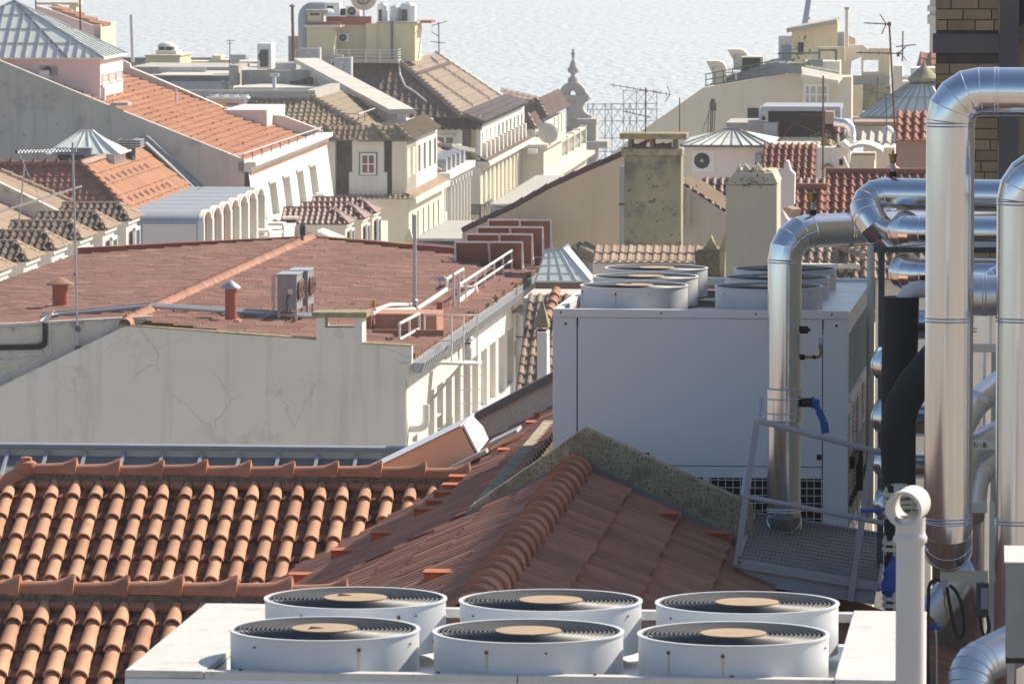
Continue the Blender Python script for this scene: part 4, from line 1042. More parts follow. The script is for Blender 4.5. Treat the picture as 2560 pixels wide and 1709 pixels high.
def pole(label, a, b, rad, mat='steel', cat='pole', name='pole'):
    return MB().cyl(a, b, rad, n=12).build(name, MT[mat], None, label=label, cat=cat)
pb = PR(Z(6, 1447, 1440)); ph = sy(pb, K, Z(6, 0, 572)[1])
t = thing('pole', 'plain grey steel pole standing on the red brown roof', 'pole', pb)
MB().cyl(pb - K * .1, pb + K * ph, .052, n=14).build('shaft', MT['steel'], t)
MB().lathe([(.06, 0), (.075, .12), (.07, .2), (.085, .22), (.085, .26), (.055, .3)], pb, 14).build('socket', MT['steel'], t)
# pipes lying along the roof
yq = 143.0
lp = [PL(Z(5, 375, 1500), .12), PL((330, 789), .14) , PR((470, 790), .2), PR((790, 792), .2)]
m = MB(); m.tube([lp[0], A0 + d1 * (lp[0] - A0).dot(d1) + K * .22, lp[3]], .055, 8); m.tube([p + K * .06 + d1 * .16 for p in (lp[0], A0 + d1 * (lp[0] - A0).dot(d1) + K * .22, lp[3])], .03, 6)
m.build('conduit', MT['zinc_light'], None, label='pale conduit laid across the red brown roof over the ridge', cat='pipe')
N = lambda x, y: Z(26, x, y)
m = MB(); m.tube([PR(N(225, 745), .2), PR(N(370, 705), .2), PR(N(700, 690), .15)], .055, 8); m.tube([PR(N(260, 700), .22), PR(N(430, 640), .22), PR(N(700, 640), .1)], .05, 8); m.build('conduit', MT['white_rail'], None, label='white pipes bending over the roof beside the plain pole', cat='pipe')
m = MB(); m.tube([PR(N(735, 690), .1), PR(N(1062, 470), .14)], .06, 10); m.build('conduit', MT['white_rail'], None, label='thick white pipe rising past the roof tap toward the long railing', cat='pipe')
m = MB(); m.tube([PR(N(1195, 610), .12), PR(N(1395, 445), .22), PR(N(1395, 445), .22) + r1 * .1 - K * .5], .062, 10); m.tube([PR(N(1395, 445), .22), PR(N(1200, 440), .2)], .05, 8); m.build('conduit', MT['white_rail'], None, label='thick white pipe with a short leg below the long railing', cat='pipe')
t = thing('roof_tap', 'grey pipe outlet with a valve wheel on the red brown roof', 'tap', PR(N(1065, 500)))
a = PR(N(1075, 505)); m = MB(); m.tube([a, a + K * .3 , a + K * .42 - r1 * .1, a + K * .42 - r1 * .3], .05, 10); m.tube([a + K * .40 - r1 * .12, a + K * .40 - r1 * .2 - K * .02, a + K * .2 - r1 * .2], .04, 8); m.build('body', MT['zinc_light'], t)
m = MB(); m.ring(a + K * .42 - r1 * .42, .09, .014, 16, 5, (d1, K, r1)); m.cyl(a + K * .42 - r1 * .3, a + K * .42 - r1 * .43, .014, n=6); m.build('wheel', MT['steel'], t)
m = MB(); m.cyl(a + K * .2 - r1 * .2, a + K * .12 - r1 * .2, .043, n=10); m.build('nozzle', MT['black'], t)
# railings
rt = thing('railing', 'long white railing running up the right side of the red brown roof', 'railing', PR(N(1285, 635)))
pts = [(1285, 635), (1480, 500), (1567, 420), (1648, 375), (1735, 310), (1820, 260), (1905, 195), (1985, 150)]
pbs = [PR(N(x, y)) for x, y in pts]; l0, l1 = pbs[0], pbs[-1]
pbs = [l0 + (l1 - l0) * (i / 7) for i in range(8)]
hr = .66
m = MB(); m.tube([pbs[0] - (l1 - l0) * .09 + K * hr, pbs[-1] + K * hr], .034, 8); m.build('top_rail', MT['white_rail'], rt)
m = MB(); m.tube([pbs[0] + (l1 - l0) * .12 + K * hr * .55, pbs[-1] + K * hr * .55], .03, 8); m.build('middle_rail', MT['white_rail'], rt)
for p in pbs: MB().box(p - K * .05 - r1 * .02, r1 * .045, d1 * .05, K * (hr + .05)).build('post', MT['pvc'], rt)
rt = thing('railing', 'short rusty railing between the roof tap and the long railing', 'railing', PR(N(1130, 640)))
a, b = PR(N(1130, 690)), PR(N(1190, 700))
m = MB(); u1, u2 = PR(N(1065, 520)), PR(N(1255, 400)); m.tube([u1 + K * .42, u2 + K * .42], .04, 8); m.tube([u1 + K * .05, u2 + K * .05], .035, 8); m.cyl(u1, u1 + K * .44, .04, n=8); m.cyl(u2, u2 + K * .42, .03, n=8); m.build('rails', MT['white_rail'], rt)
for p, h in ((a, .98), (b, 1.0)): MB().box(p, r1 * .07, d1 * .07, K * h).build('post', MT['pvc'], rt)
m = MB(); m.bar(PR(N(1035, 930)), PR(N(1130, 650)) + K * .1, .07, .07); m.build('brace', MT['red_paint'], rt)
rt = thing('railing', 'short white railing just behind the right end of the plaster gable', 'railing', PR(N(535, 1080)))
q = [PR(N(535, 1078)), PR(N(668, 1065)), PR(N(757, 1040))]; q[1] = (q[0] + q[2]) / 2
m = MB(); m.tube([q[0] + K * .5, q[2] + K * .68], .04, 8); m.tube([q[0] + K * .1, q[2] + K * .3], .034, 8); m.build('rails', MT['white_rail'], rt)
for p, h in zip(q, (.5, .6, .68)): MB().box(p - r1 * .02, r1 * .05, d1 * .05, K * h).build('post', MT['white_rail'], rt)
# ladder landing over the eave
lt = thing('ladder', 'white steel ladder landing with guard rail hung over the eave of the white facade', 'ladder', PR(N(820, 1045)))
l0 = PR(N(820, 1045)); LQ = lambda x, y, dy=0: PP(N(x, y), l0 + d1 * dy, d1)
m = MB()
for dy in (0, .75):
    m.tube([LQ(820, 1045, dy), LQ(820, 757, dy), LQ(1412, 757, dy), LQ(1412, 1290, dy)], .022, 6)
    for x in (1125, 1262): m.cyl(LQ(x, 757, dy), LQ(x, 1282, dy), .02, n=6)
m.tube([LQ(820, 1045), LQ(1122, 1045)], .02, 6)
m.cyl(LQ(1412, 757), LQ(1412, 757, .75), .03, n=6)
m.build('guard_rail', MT['white_rail'], lt)
m = MB(); a, b = LQ(985, 1290), LQ(1432, 1300); m.box(a, b - a, d1 * .8, -K * .06); m.build('floor', MT['white_rail'], lt)
m = MB(); LZ = lambda x, y, dy=.5: PP(Z(10, x, y), l0 + d1 * dy, d1)
m.cyl(LZ(1862, 470), LZ(1862, 975), .015, n=6); m.cyl(LZ(2050, 480), LZ(2085, 985), .015, n=6)
for y in (577, 705, 830, 957): m.tube([LZ(1842, y), LZ(1862, y + 3), LZ(2055, y)], .014, 6)
m.build('hoops', MT['white_rail'], lt)
m = MB(); m.tube([LZ(1870, 480, .2), LZ(1548, 868, .2), LZ(1482, 838, .2)], .035, 8); m.build('brace', MT['steel_paint'] if 0 else MT['pvc'], lt)
m = MB(); m.tube(route([FP(Z(10, 1395, 1060)), FP(Z(10, 1395, 1060)) + r1 * .42, FP(Z(10, 1395, 1060)) + r1 * .42 + K * .6], .3, 6)[0], .09, 12)
m.build('outlet_pipe', MT['white_rail'], None, label='white pipe elbow sticking out of the white facade near its corner', cat='pipe', sharp=60)
# flues on the facade
def flue(label, s, rad, h, mat='pvc'):
    b = PP(s, fo + r1 * (rad + .1), r1); t = thing('flue', label, 'flue', b - K * 3)
    MB().cyl(b - K * 3, b + K * h, rad, n=18).build('tube', MT[mat], t)
    MB().cyl(b - K * .12, b + K * .3, rad * 1.3, n=18).build('collar', MT[mat], t)
    m = MB(); m.lathe([(rad * 1.9, h + .06), (rad * 1.9, h + .09), (.02, h + .32)], b, 18); m.cyl(b + K * h, b + K * (h + .1), .03, n=6); m.build('cap', MT['zinc_light'], t)
    m = MB(); m.ring(b + K * .42, rad, .018, 18, 5); m.build('clamp', MT['rust'], t)
flue('broad white flue with a cone cap rising along the far end of the white facade', N(1908, 1160), .15, 1.05)
flue('thinner white flue with a cone cap behind the ladder landing', N(1300, 1250), .1, .45)
dp = thing('downpipe', 'white drainpipe bending from the far end of the gutter down the facade', 'drainpipe', FP(N(2040, 1400)))
a = PP(N(2120, 470), fo + r1 * .3, r1); b = PP(N(2045, 640), fo + r1 * .1, r1)
m = MB(); m.tube(route([a, a - K * .35, b - K * .1, b - K * 5], .15, 4)[0], .075, 12); m.build('tube', MT['pvc'], dp, sharp=60)
m = MB(); m.cyl(b - K * .2, b + K * .05, .11, n=12); m.build('collar', MT['pvc'], dp)
# red masonry steps by the gable
m = MB(); a = PR(N(262, 960)); m.box(a, r1 * sx(a, r1, N(955, 0)[0]), d1 * 1.6, K * .5)
a = PR(N(225, 990)); m.box(a, r1 * sx(a, r1, N(1035, 0)[0]), d1 * .12, K * .16)
m.build('service_box', MT['ribbed'], mb_, sharp=0)
m = MB(); a = PR(N(955, 740)); m.box(a, r1 * .16, d1 * .16, K * .32); a = PR(N(160, 960)); m.box(a, r1 * .13, d1 * .5, K * .6)
m.build('service_post', MT['red_paint'], mb_, sharp=0)
t = MB(); a = PR(N(245, 700)); t.cyl(a, a + K * .28, .055, n=10); t.build('beacon', M('amber_lamp', (.62, .33, .03), (.55, .28, .02), 4, .3), None, label='small amber warning light beside the gable chimney', cat='lamp')
for i, (x, y) in enumerate(((1970, 345), (1825, 450), (1690, 540), (1610, 610), (1505, 675), (1350, 790))):
    m = MB(); c = PR(N(x, y))
    for k in range(26):
        p = c + Vector((random.gauss(0, .06), random.gauss(0, .12), abs(random.gauss(.05, .05)))); a = Vector((random.uniform(-1, 1), random.uniform(-1, 1), random.uniform(-.3, 1))).normalized(); b = a.cross(Vector((.3, .5, .7))).normalized()
        m.poly([p, p + a * .05 + b * .03, p + a * .1, p + a * .05 - b * .03])
    m.build('weed', MT['plant'], None, label='small green weed growing on the eave of the red brown roof', cat='plant', group='weeds along the eave', sharp=0)
# cables and antennas by the stained wall
m = MB(); q = [PP(Z(9, x, y), w0 - d1 * .05, d1) for x, y in ((-60, 312), (330, 305), (400, 285), (400, 90))]
for k in range(3): m.tube(route([p + r1 * .03 * k - K * .035 * k for p in q], .2, 4)[0], .035, 6)
m.build('cable_bundle', MT['black'], None, label='thick black cable bundle bending up the stained wall', cat='cable', sharp=60)
m = MB(); m.tube([PP(Z(9, 400, 90), w0 - d1 * .05, d1), PP(Z(9, 460, 20), w0 - d1 * .05, d1) , PL(Z(5, 560, 1470), .05)], .05, 8); m.tube([PP(Z(9, 365, 90), w0 - d1 * .05, d1), PL(Z(5, 490, 1460), .05)], .04, 8); m.build('cable', MT['pvc'], None, label='white cables led over the top of the stained wall', cat='cable')
m = MB(); q = [PP(Z(9, x, y), w0 - d1 * .06, d1) for x, y in ((-60, 450), (200, 428), (430, 410), (458, 380), (448, 80))]; m.tube(q, .014, 6); q = [PP(Z(9, x, y), w0 - d1 * .06, d1) for x, y in ((-60, 650), (130, 560), (300, 390), (430, 210))]; m.tube(q, .011, 6); m.build('cable', MT['pvc'], None, label='thin pale wires looped on the stained wall', cat='cable')
def yagi(m, c, u, L, els, up, w_=.5, rad=.012):
    m.cyl(c, c + u * L, rad, n=5)
    for k in range(els): p = c + u * (L * (k + .5) / els); m.cyl(p - up * w_ / 2, p + up * w_ / 2, rad * .6, n=4)
at = thing('antenna', 'tall thin television mast fixed to the stained wall with a blue tipped boom on top', 'antenna', PP(Z(9, 710, 330), w0, d1))
a = PP(Z(9, 710, 330), w0 - d1 * .15, d1); top = a + K * sy(a, K, 356) ; top = Vector((top.x, top.y, top.z))
tx = sx(top, r1, 181.5); top = top + r1 * tx
MB().cyl(a, top, .028, n=8).build('mast', MT['steel'], at)
m = MB(); m.cyl(a - K * .05, a + K * .06, .07, n=10); q = PP(Z(9, 710, 150), w0 - d1 * .15, d1); m.cyl(q - K * .07, q + K * .07, .065, n=10); m.build('bracket', MT['dark_steel'], at)
bs = top - K * .2; be = PP(Z(1, 160, 1383), bs, d1); m = MB(); yagi(m, bs, (be - bs).normalized(), (be - bs).length, 16, d1 * .8 + K * .1, .5, .022); m.cyl(bs, bs + r1 * .1, .05, n=6); m.build('boom', MT['steel'], at)
m = MB(); m.cyl(be, be - r1 * .06, .04, n=8); q = a + (top - a) * .36; m.cyl(q - r1 * .06, q, .03, n=6); m.build('tip', MT['blue'], at)

# ---------------------------------------------------------------- zinc roof below the gable
zt0 = P(Z(9, 0, 1205), 128.0)
zr_ = thing('zinc_roof', 'low building with a dark standing seam zinc roof below the plaster gable', 'building', Vector((zt0.x, zt0.y, 8)))
SZ = R(23); vz = -d1 * math.cos(SZ) - K * math.sin(SZ); nz = K * math.cos(SZ) - d1 * math.sin(SZ)
LZr = sx(zt0, r1, 1085) + 8
o = zt0 - r1 * 8 - K * .22 - d1 * .25
MB().box(o, r1 * LZr, vz * 2.4, -nz * .05).build('roof_sheet', MT['zinc'], zr_, sharp=0)
m = MB(); m.box(o + d1 * .0 - K * .05, r1 * LZr, d1 * .2, K * .27); m.build('upstand', MT['concrete'], zr_, sharp=0)
m = MB(); m.box(zt0 - r1 * 8 - K * .06 - d1 * .32, r1 * LZr, d1 * .5, K * .1); m.build('ridge_capping', MT['zinc_light'] if 0 else MT['flash'], zr_, bevel=.02)
m = MB(); s0 = sx(zt0, r1, Z(9, 92, 0)[0]); s1 = sx(zt0, r1, Z(9, 442, 0)[0]); st = s1 - s0
k = -8
while s0 + k * st < LZr - 8:
    p = zt0 - K * .2 - d1 * .22 + r1 * (s0 + k * st); m.box(p, r1 * .05, vz * 2.4, nz * .09); m.box(p + nz * .088 - r1 * .012, r1 * .074, vz * 2.4, nz * .025); k += 1
m.build('standing_seams', MT['zinc_light'], zr_, sharp=0)
MB().box(Vector((o.x, o.y, 8)), r1 * LZr, d1 * 2, K * (o.z - 8.6)).build('wall', MT['plaster_old'], zr_, sharp=0)

GA = 4.4; r1, d1 = grid(GA)

# ---------------------------------------------------------------- repeated parts of one building (dormers, piers ...)
def inst(par, items, places, ang):
    """items = [(name, MB, material)]: the first is the part, the others its sub-parts; one copy per place"""
    pl = FR[par.name].to_translation(); first = None; outl = []
    for p in places:
        if first is None:
            a = items[0][1].build(items[0][0], MT[items[0][2]], par, local=True); kids = [it[1].build(it[0], MT[it[2]], a, local=True) for it in items[1:]]
            first = (a, kids)
        else:
            a = first[0].copy(); SC.collection.objects.link(a); a.parent = par
            for k_ in first[1]: c = k_.copy(); SC.collection.objects.link(c); c.parent = a
        a.location = Vector(p) - pl; a.rotation_euler = (0, 0, -R(ang)); outl.append(a)
    return outl
XL, YL = Vector((1, 0, 0)), Vector((0, 1, 0))
def dormer_items(w, L, rise, hx, wallh, pu, pv, amp, nearmat, roofmat, wallmat, winh=1.0):
    """hipped dormer: origin at the lower right eave corner nearest the camera, ridge along -x"""
    wall = MB(); wall.box(Vector((-L, .14, -wallh)), XL * (L - .16), YL * (w - .28), K * (wallh - .02)); wall.box(Vector((-L, .05, -.14)), XL * (L - .06), YL * (w - .1), K * .12)
    a = Vector((-L, w / 2, rise)); rf = MB(); keep = MB(); keep2 = MB()
    tile_roof(rf, a, XL, Vector((0, -w / 2, -rise)), L, math.hypot(w / 2, rise), pu, pv, amp, .03, 6, 'barrel', .01)
    for f, r_ in zip(rf.f, rf.a):
        c = sum((rf.v[i] for i in f), Vector()) / len(f)
        if c.x <= -hx * c.y / (w / 2) + .04: keep.add([rf.v[i] for i in f], [list(range(len(f)))], r_)
    keep2.add([a, Vector((-hx, w / 2, rise)), Vector((0, w, 0)), Vector((-L, w, 0))], [[0, 1, 2, 3]], .5)
    e = MB(); tile_roof(e, Vector((-hx, 0, rise)), YL, Vector((hx, 0, -rise)), w, math.hypot(hx, rise), pu, pv, amp * .6, .03, 4, 'wave', .01)
    for f, r_ in zip(e.f, e.a):
        c = sum((e.v[i] for i in f), Vector()) / len(f); t_ = 1 + c.x / hx
        if (1 - t_) * w / 2 - .05 <= c.y <= w - (1 - t_) * w / 2 + .05: keep2.add([e.v[i] for i in f], [list(range(len(f)))], r_)
    caps = MB()
    for p, q in ((Vector((-L, w / 2, rise + .02)), Vector((-hx, w / 2, rise + .02))), (Vector((-hx, w / 2, rise + .02)), Vector((.02, -.02, .02))), (Vector((-hx, w / 2, rise + .02)), Vector((.02, w + .02, .02)))): cap_row(caps, p, q - p, (q - p).length, .38, amp * .9, .006, .0)
    win = MB(); y0, y1 = w * .3, w * .72; z0, z1 = -.3 - winh, -.3; x = -.03
    for a_, b_, c_, d_ in ((y0, z0, .12, z1 - z0), (y1 - .12, z0, .12, z1 - z0), (y0, z1 - .12, y1 - y0, .12), (y0 - .06, z0 - .1, y1 - y0 + .12, .12)): win.box(Vector((x, a_, b_)), YL * c_, XL * .1, K * d_)
    pane = MB(); pane.box(Vector((x, y0 + .1, z0)), YL * (y1 - y0 - .2), XL * .04, K * (z1 - z0 - .1))
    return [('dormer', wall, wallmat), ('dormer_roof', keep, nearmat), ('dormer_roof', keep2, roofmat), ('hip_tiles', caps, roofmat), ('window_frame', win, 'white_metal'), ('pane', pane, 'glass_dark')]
MT['sooty_tile'] = M('sooty_tiles', (.34, .25, .18), (.20, .15, .115), 2.2, .9, rnd=.35, stain=((.05, .045, .04), 1.6, .56))
MT['sooty_dark'] = M('sooty_dark_tiles', (.13, .095, .075), (.09, .065, .05), 2.2, .9, rnd=.3)  # darker tiles: shade of the camera-facing dormer slopes put into the colour

# ---------------------------------------------------------------- grey party wall with an orange roof and glazed lantern (upper left)
C1 = P(Z(1, 2226, 1456), 290.0)
pk = thing('building', 'long pale pink building with a bare grey party wall, orange roof and slanted facade windows', 'building', Vector((C1.x, C1.y, 8)))
wl = [Z(1, -900, 200), Z(1, 0, 553), Z(1, 1010, 968), Z(1, 2226, 1456)]
q = [PP(s, C1, d1) for s in wl]; q += [Vector((q[-1].x, q[-1].y, 8)), Vector((q[0].x, q[0].y, 8))]
MB().prism(q, d1 * .5).build('party_wall', MT['grey_wall'], pk, sharp=0)
m = MB()
for (x, y) in ((48, 768), (408, 878), (985, 1115)):
    c = PP(Z(1, x, y), C1 - d1 * .02, d1); m.cyl(c, c - d1 * .05, .13, n=12)
m.build('wall_anchor', MT['concrete'], pk)
LD = sx(C1, d1, 806)
F1 = C1 + d1 * LD
CRb = PP((801, 357), F1, d1); v1 = (CRb - PP((310, 187), F1, d1)).normalized(); n1 = d1.cross(v1); n1 = n1 if n1.z > 0 else -n1
VL = 26.0
CR = CRb - d1 * LD
o = CR - v1 * VL
m = MB(); tile_roof(m, o + d1 * .3, d1, v1, LD, VL + .4, .42, .52, .05, .12, 4, 'wave', .05); m.build('roof', MT['roof_orange'], pk)
RP1 = lambda s, h=0: PP(s, CR + K * h, n1)
ft = [PP(s, F1, d1) for s in (Z(1, 1120, 548), Z(1, 1185, 582), Z(1, 1192, 626), Z(1, 1392, 706), Z(1, 2040, 988), Z(2, 262, 1070), Z(2, 600, 1198))]
m = MB(); m.prism(ft + [p - K * 2.2 for p in reversed(ft)], d1 * .4); m.build('parapet', MT['pink_wall'], pk, sharp=0)
m = MB()
for a, b in zip(ft[2:-1], ft[3:]): m.bar(a + d1 * .15 + K * .03, b + d1 * .15 + K * .03, .6, .07)
m.build('parapet_coping', MT['white_wall'], pk, sharp=0)
a = PP(Z(2, 100, 1203), F1 - d1 * 3, d1); wd_ = -sx(a, r1, Z(1, 2040, 0)[0]); dp_ = sx(a, d1, Z(2, 264, 0)[0]); hh = sy(a, K, Z(2, 0, 1003)[1])
m = MB(); m.box(a - r1 * wd_ - K * 1, r1 * wd_, d1 * dp_, K * (hh + 1)); m.build('chimney_block', MT['pink_wall'], pk, sharp=0)
MB().box(Vector((C1.x, C1.y, 8)) - r1 * 20 + d1 * .6, r1 * 19.2, d1 * (LD - .8), K * (C1.z - 9.2)).build('wall_core', MT['white_wall'], pk, sharp=0)
# lantern house on the roof
b0 = RP1(Z(1, 915, 912)); lh = sy(b0, K, Z(1, 0, 541)[1]); ld = sx(b0, d1, Z(1, 1122, 0)[0]); lw = 13.0
MB().box(b0 - r1 * lw - K * 2, r1 * lw, d1 * ld, K * (lh + 2)).build('lantern_wall', MT['pink_wall'], pk, sharp=0)
m = MB(); m.box(b0 - r1 * (lw + .2) - d1 * .2 + K * (lh - .02), r1 * (lw + .45), d1 * (ld + .4), K * .1); m.build('lantern_eave', MT['white_metal'], pk, sharp=0)
for k in range(3): window(pk, b0 + d1 * (ld * (.06 + .31 * k)) + K * (lh * .38), d1, ld * .27, lh * .26, r1, glass='shutter', bars=(0, 0))
ez = b0 + K * (lh + .08); E1_, E2_ = ez + r1 * .2 - d1 * .2, ez + r1 * .2 + d1 * (ld + .2)
EF = E1_ - r1 * -sx(E1_, -r1, Z(1, 610, 0)[0]) * 1 if 0 else E1_ - r1 * sx(E1_, -r1, Z(1, 610, 0)[0])
ac = E1_ + d1 * (ld * .5 + .2); ac = ac + r1 * sx(ac, r1, Z(1, 130, 0)[0]); AP = ac + K * sy(ac, K, Z(1, 0, 10)[1])
EL = ac * 2 - E1_; EL = Vector((ac.x - (E1_.x - ac.x), E1_.y, E1_.z)); EL = E1_ - r1 * 2 * (E1_ - ac).dot(r1); EB = E2_ - r1 * 2 * (E2_ - ac).dot(r1)
m = MB()
for f in ((EL, EF, AP), (EF, E1_, AP), (E1_, E2_, AP), (E2_, EB, AP), (EB, EL, AP)): m.poly(list(f))
g = m.build('glass_roof', MT['glass_pane'], pk, sharp=0)
m = MB()
def fallbars(a, b, ap, n, w_=.055):
    u = (b - a); L = u.length; u = u / L; foot = (ap - a).dot(u); up_ = ap - (a + u * foot); nn = u.cross(up_).normalized(); nn = nn if nn.z > 0 else -nn
    for k in range(n + 1):
        s = L * k / n; t = 1 - (s / foot if s < foot and foot > 0 else 1) if False else None
        x = s
        if foot <= 0: tt = (L - x) / max(.01, (L - foot)); lo = (0 - x) / (foot - 0) if foot < 0 else 0; tt = max(0, min(1, (L - x) / (L - foot)))
        elif foot >= L: tt = max(0, min(1, x / foot))
        else: tt = max(0, min(1, x / foot if x < foot else (L - x) / (L - foot)))
        p = a + u * x
        if tt > .03: m.bar(p + nn * .05, p + up_ * tt + nn * .05, w_, .07, up=nn)
    for j in (1, 2, 3):
        t_ = j / 4; p, q_ = a + (ap - a) * t_, b + (ap - b) * t_; m.bar(p + nn * .03, q_ + nn * .03, w_ * .6, .04, up=nn)
    m.bar(a + nn * .03, ap + nn * .03, w_ * 1.2, .08, up=nn); m.bar(b + nn * .03, ap + nn * .03, w_ * 1.2, .08, up=nn)
fallbars(EL, EF, AP, 16); fallbars(EF, E1_, AP, 4); fallbars(E1_, E2_, AP, 8)
m.build('glazing_bars', MT['zinc_light'], g, sharp=0)
a = PP(Z(1, 362, 692), b0, d1); u_ = PP(Z(1, 530, 692), b0, d1) - a
ac_unit('small air conditioner on the pink lantern house above the grey wall', a, r1, -d1, u_.length, sy(a, K, Z(1, 0, 597)[1]), .5)
m = MB(); a = PP(Z(1, 358, 725), b0 - d1 * .8, d1); m.box(a, r1 * sx(a, r1, Z(1, 440, 0)[0]), d1 * .5, K * sy(a, K, Z(1, 0, 646)[1])); m.build('box', MT['white_metal'], None, label='small white box below the air conditioner on the lantern house', cat='box', bevel=.02)
def stick(label, s0, s1, Y, rad, mat='steel', cat='pole', name='pole'):
    a = P(s0, Y); h = sy(a, K, s1[1]); t = a + K * h; t = t + r1 * sx(t, r1, s1[0])
    return MB().cyl(a, t, rad, n=8).build(name, MT[mat], None, label=label, cat=cat)
a = RP1(Z(1, 938, 935)); m = MB(); m.box(a - r1 * .11, r1 * .22, d1 * .3, K * sy(a, K, Z(1, 0, 795)[1])); m.lathe([(.2, 0), (.02, .18)], a + d1 * .15 + K * sy(a, K, Z(1, 0, 795)[1]), 4); m.build('vent_stack', MT['white_metal'], None, label='slim white vent with a pointed cap at the foot of the lantern house', cat='chimney vent')
a = RP1(Z(1, 1605, 950)); MB().cyl(a, a + K * sy(a, K, Z(1, 0, 815)[1]), .07, n=8).build('vent_pipe', MT['pink_wall'], None, label='thin pale vent pipe on the orange roof', cat='pipe')
a = PP(Z(1, 1010, 945), C1, d1); m = MB(); m.box(a - K * .1, r1 * sx(a, r1, Z(1, 1165, 0)[0]), d1 * 1.5, K * .15); m.build('hatch', MT['concrete'], None, label='flat grey hatch where the grey wall meets the orange roof', cat='hatch')
# leaning facade
ln = R(7.5); nF_ = r1 * math.cos(ln) + K * math.sin(ln); uF = K * math.cos(ln) - r1 * math.sin(ln)
fb = C1 + r1 * .2 - K * .45; Hf = 8.0; fo1 = fb - uF * Hf
FP1 = lambda s: PP(s, fb, nF_)
vv = lambda s: (FP1(s) - fo1).dot(uF)
ops = []
for (xa, xb, yt, yb_) in ((492, 556, 122, 412), (376, 440, 172, 455), (250, 316, 218, 515), (126, 194, 268, 570), (8, 75, 318, 620)):
    ops.append(((FP1(Z(6, xa + 8, (yt + yb_) / 2)) - fo1).dot(d1), (FP1(Z(6, xb + 8, (yt + yb_) / 2)) - fo1).dot(d1)))
v0, v1_ = vv(Z(6, 555, 400)), vv(Z(6, 520, 128))
ops = [(a, b, v0, v1_) for a, b in ops if b < LD - .2 and a > .2]
open_wall(pk, 'facade', 'white_wall', fo1, d1, uF, LD, Hf, ops, nF_, .45, pane='shutter')
for (a, b, _, _) in ops:
    m = MB(); p = fo1 + d1 * (a - .25) + uF * (v1_ + .05) + nF_ * .0; m.box(p, d1 * (b - a + .5), nF_ * .12, uF * .14); p = fo1 + d1 * (a - .2) + uF * (v0 - .25); m.box(p, d1 * (b - a + .4), nF_ * .1, uF * .1); m.build('window_hood', MT['white_wall'], pk, sharp=0)
m = MB(); m.box(C1 - r1 * .3 - K * .34, d1 * LD, r1 * .9, K * .22); m.box(C1 - r1 * .3 - K * .62, d1 * LD, r1 * .65, K * .28); m.build('cornice', MT['white_wall'], pk, sharp=0)
lp0 = PP(Z(6, 712, 470), fb + r1 * 1.7, r1); m = MB(); L0 = lp0 - d1 * (LD + 6)
m.box(L0 - r1 * 1.6 - K * .14, d1 * (LD + 7), r1 * 1.65, K * .14); m.box(L0 - K * 6, d1 * (LD + 7), r1 * -.5, K * 5.86); m.box(L0 - K * .85 - r1 * .2, d1 * (LD + 7), r1 * .5, K * .14)
m.build('balcony_ledge', MT['white_wall'], pk, sharp=0)
for (x, y) in ((722, 455), (612, 502), (490, 555), (370, 610), (242, 668), (110, 730)):
    m = MB(); p = PP(Z(6, x, y), lp0, r1); m.box(p - r1 * .7 - d1 * .5, d1 * 1.2, r1 * .8, K * .14); m.box(p - d1 * .3 - K * .7, d1 * .8, r1 * .12, K * .7); m.build('ledge_pedestal', MT['white_wall'], pk, sharp=0)
a = FP1(Z(6, 455, 535)) + r1 * 1.0; ac_unit('outdoor air conditioner on the ledge of the white slanted facade', a, d1, r1, 1.0, .95, .5)
rt = thing('railing', 'pale green railing along the eave of the orange roof', 'railing', C1)
e0 = C1 + r1 * .1; EP = lambda s: PP(s, e0, r1)
m = MB(); m.cyl(EP(Z(1, 2215, 1403)) , EP(Z(2, 600, 1160)), .04, n=6); m.cyl(EP(Z(1, 2225, 1490)), EP(Z(2, 592, 1240)), .04, n=6); m.cyl(EP(Z(1, 2215, 1403)), EP(Z(1, 2080, 1405)), .025, n=6); m.build('rails', MT['pale_green'] if 'pale_green' in MT else MT['zinc_light'], rt)
for k in range(10):
    p = EP(Z(1, 2215, 1403)) * (1 - k / 9) + EP(Z(2, 600, 1160)) * (k / 9); MB().cyl(p - K * 1.0, p, .025, n=5).build('post', MT['dark_steel'], rt)
# building behind: pink wall with a strip of orange tiles
pb2 = thing('building', 'small pink lean-to with a strip of orange tiles behind the glazed lantern', 'building', P(Z(1, 330, 430), 330))
B0 = P(Z(1, 330, 430), 330)
pts = [Z(1, 330, 52), Z(1, 430, 80), Z(1, 918, 258), Z(1, 918, 430), Z(1, 330, 430)]
pwall('wall', 'pink_wall', pb2, pts, B0, d1, .4)
ea = PP(Z(1, 918, 255), B0, d1); m = MB(); m.box(ea - K * 8, d1 * sx(ea, d1, Z(1, 1056, 0)[0]), -r1 * .4, K * 8.2); m.build('end_wall', MT['paleyellow_wall'], pb2, sharp=0)
a, b = PP(Z(1, 430, 72), B0, d1), PP(Z(1, 918, 252), B0, d1); m = MB(); tile_roof(m, a + d1 * .4, d1, (b - a), 3.5, (b - a).length, .4, .9, .06, .14, 4, 'wave'); m.build('roof', MT['roof_orange'], pb2)
pts = [Z(1, 470, 40), Z(1, 520, 38), Z(1, 985, 235), Z(1, 985, 330), Z(1, 470, 200)]
pwall('parapet', 'pink_wall', pb2, pts, B0 + d1 * 4.2, d1, .4)
m = MB(); a = P(Z(1, 330, 45), 340); m.box(a, r1 * sx(a, r1, Z(1, 715, 0)[0]), d1 * 2, K * sy(a, K, Z(1, 0, 22)[1])); m.box(a - K * 1.0 + r1 * 2.0, r1 * .4, d1 * 1, K * 1); m.build('flat_slab', MT['paleyellow_wall'], pb2, sharp=0)
stick('thin rusty aerial pole beside the pink lean-to', Z(1, 734, 285), Z(1, 727, -60), 322, .055, 'rust', 'pole')
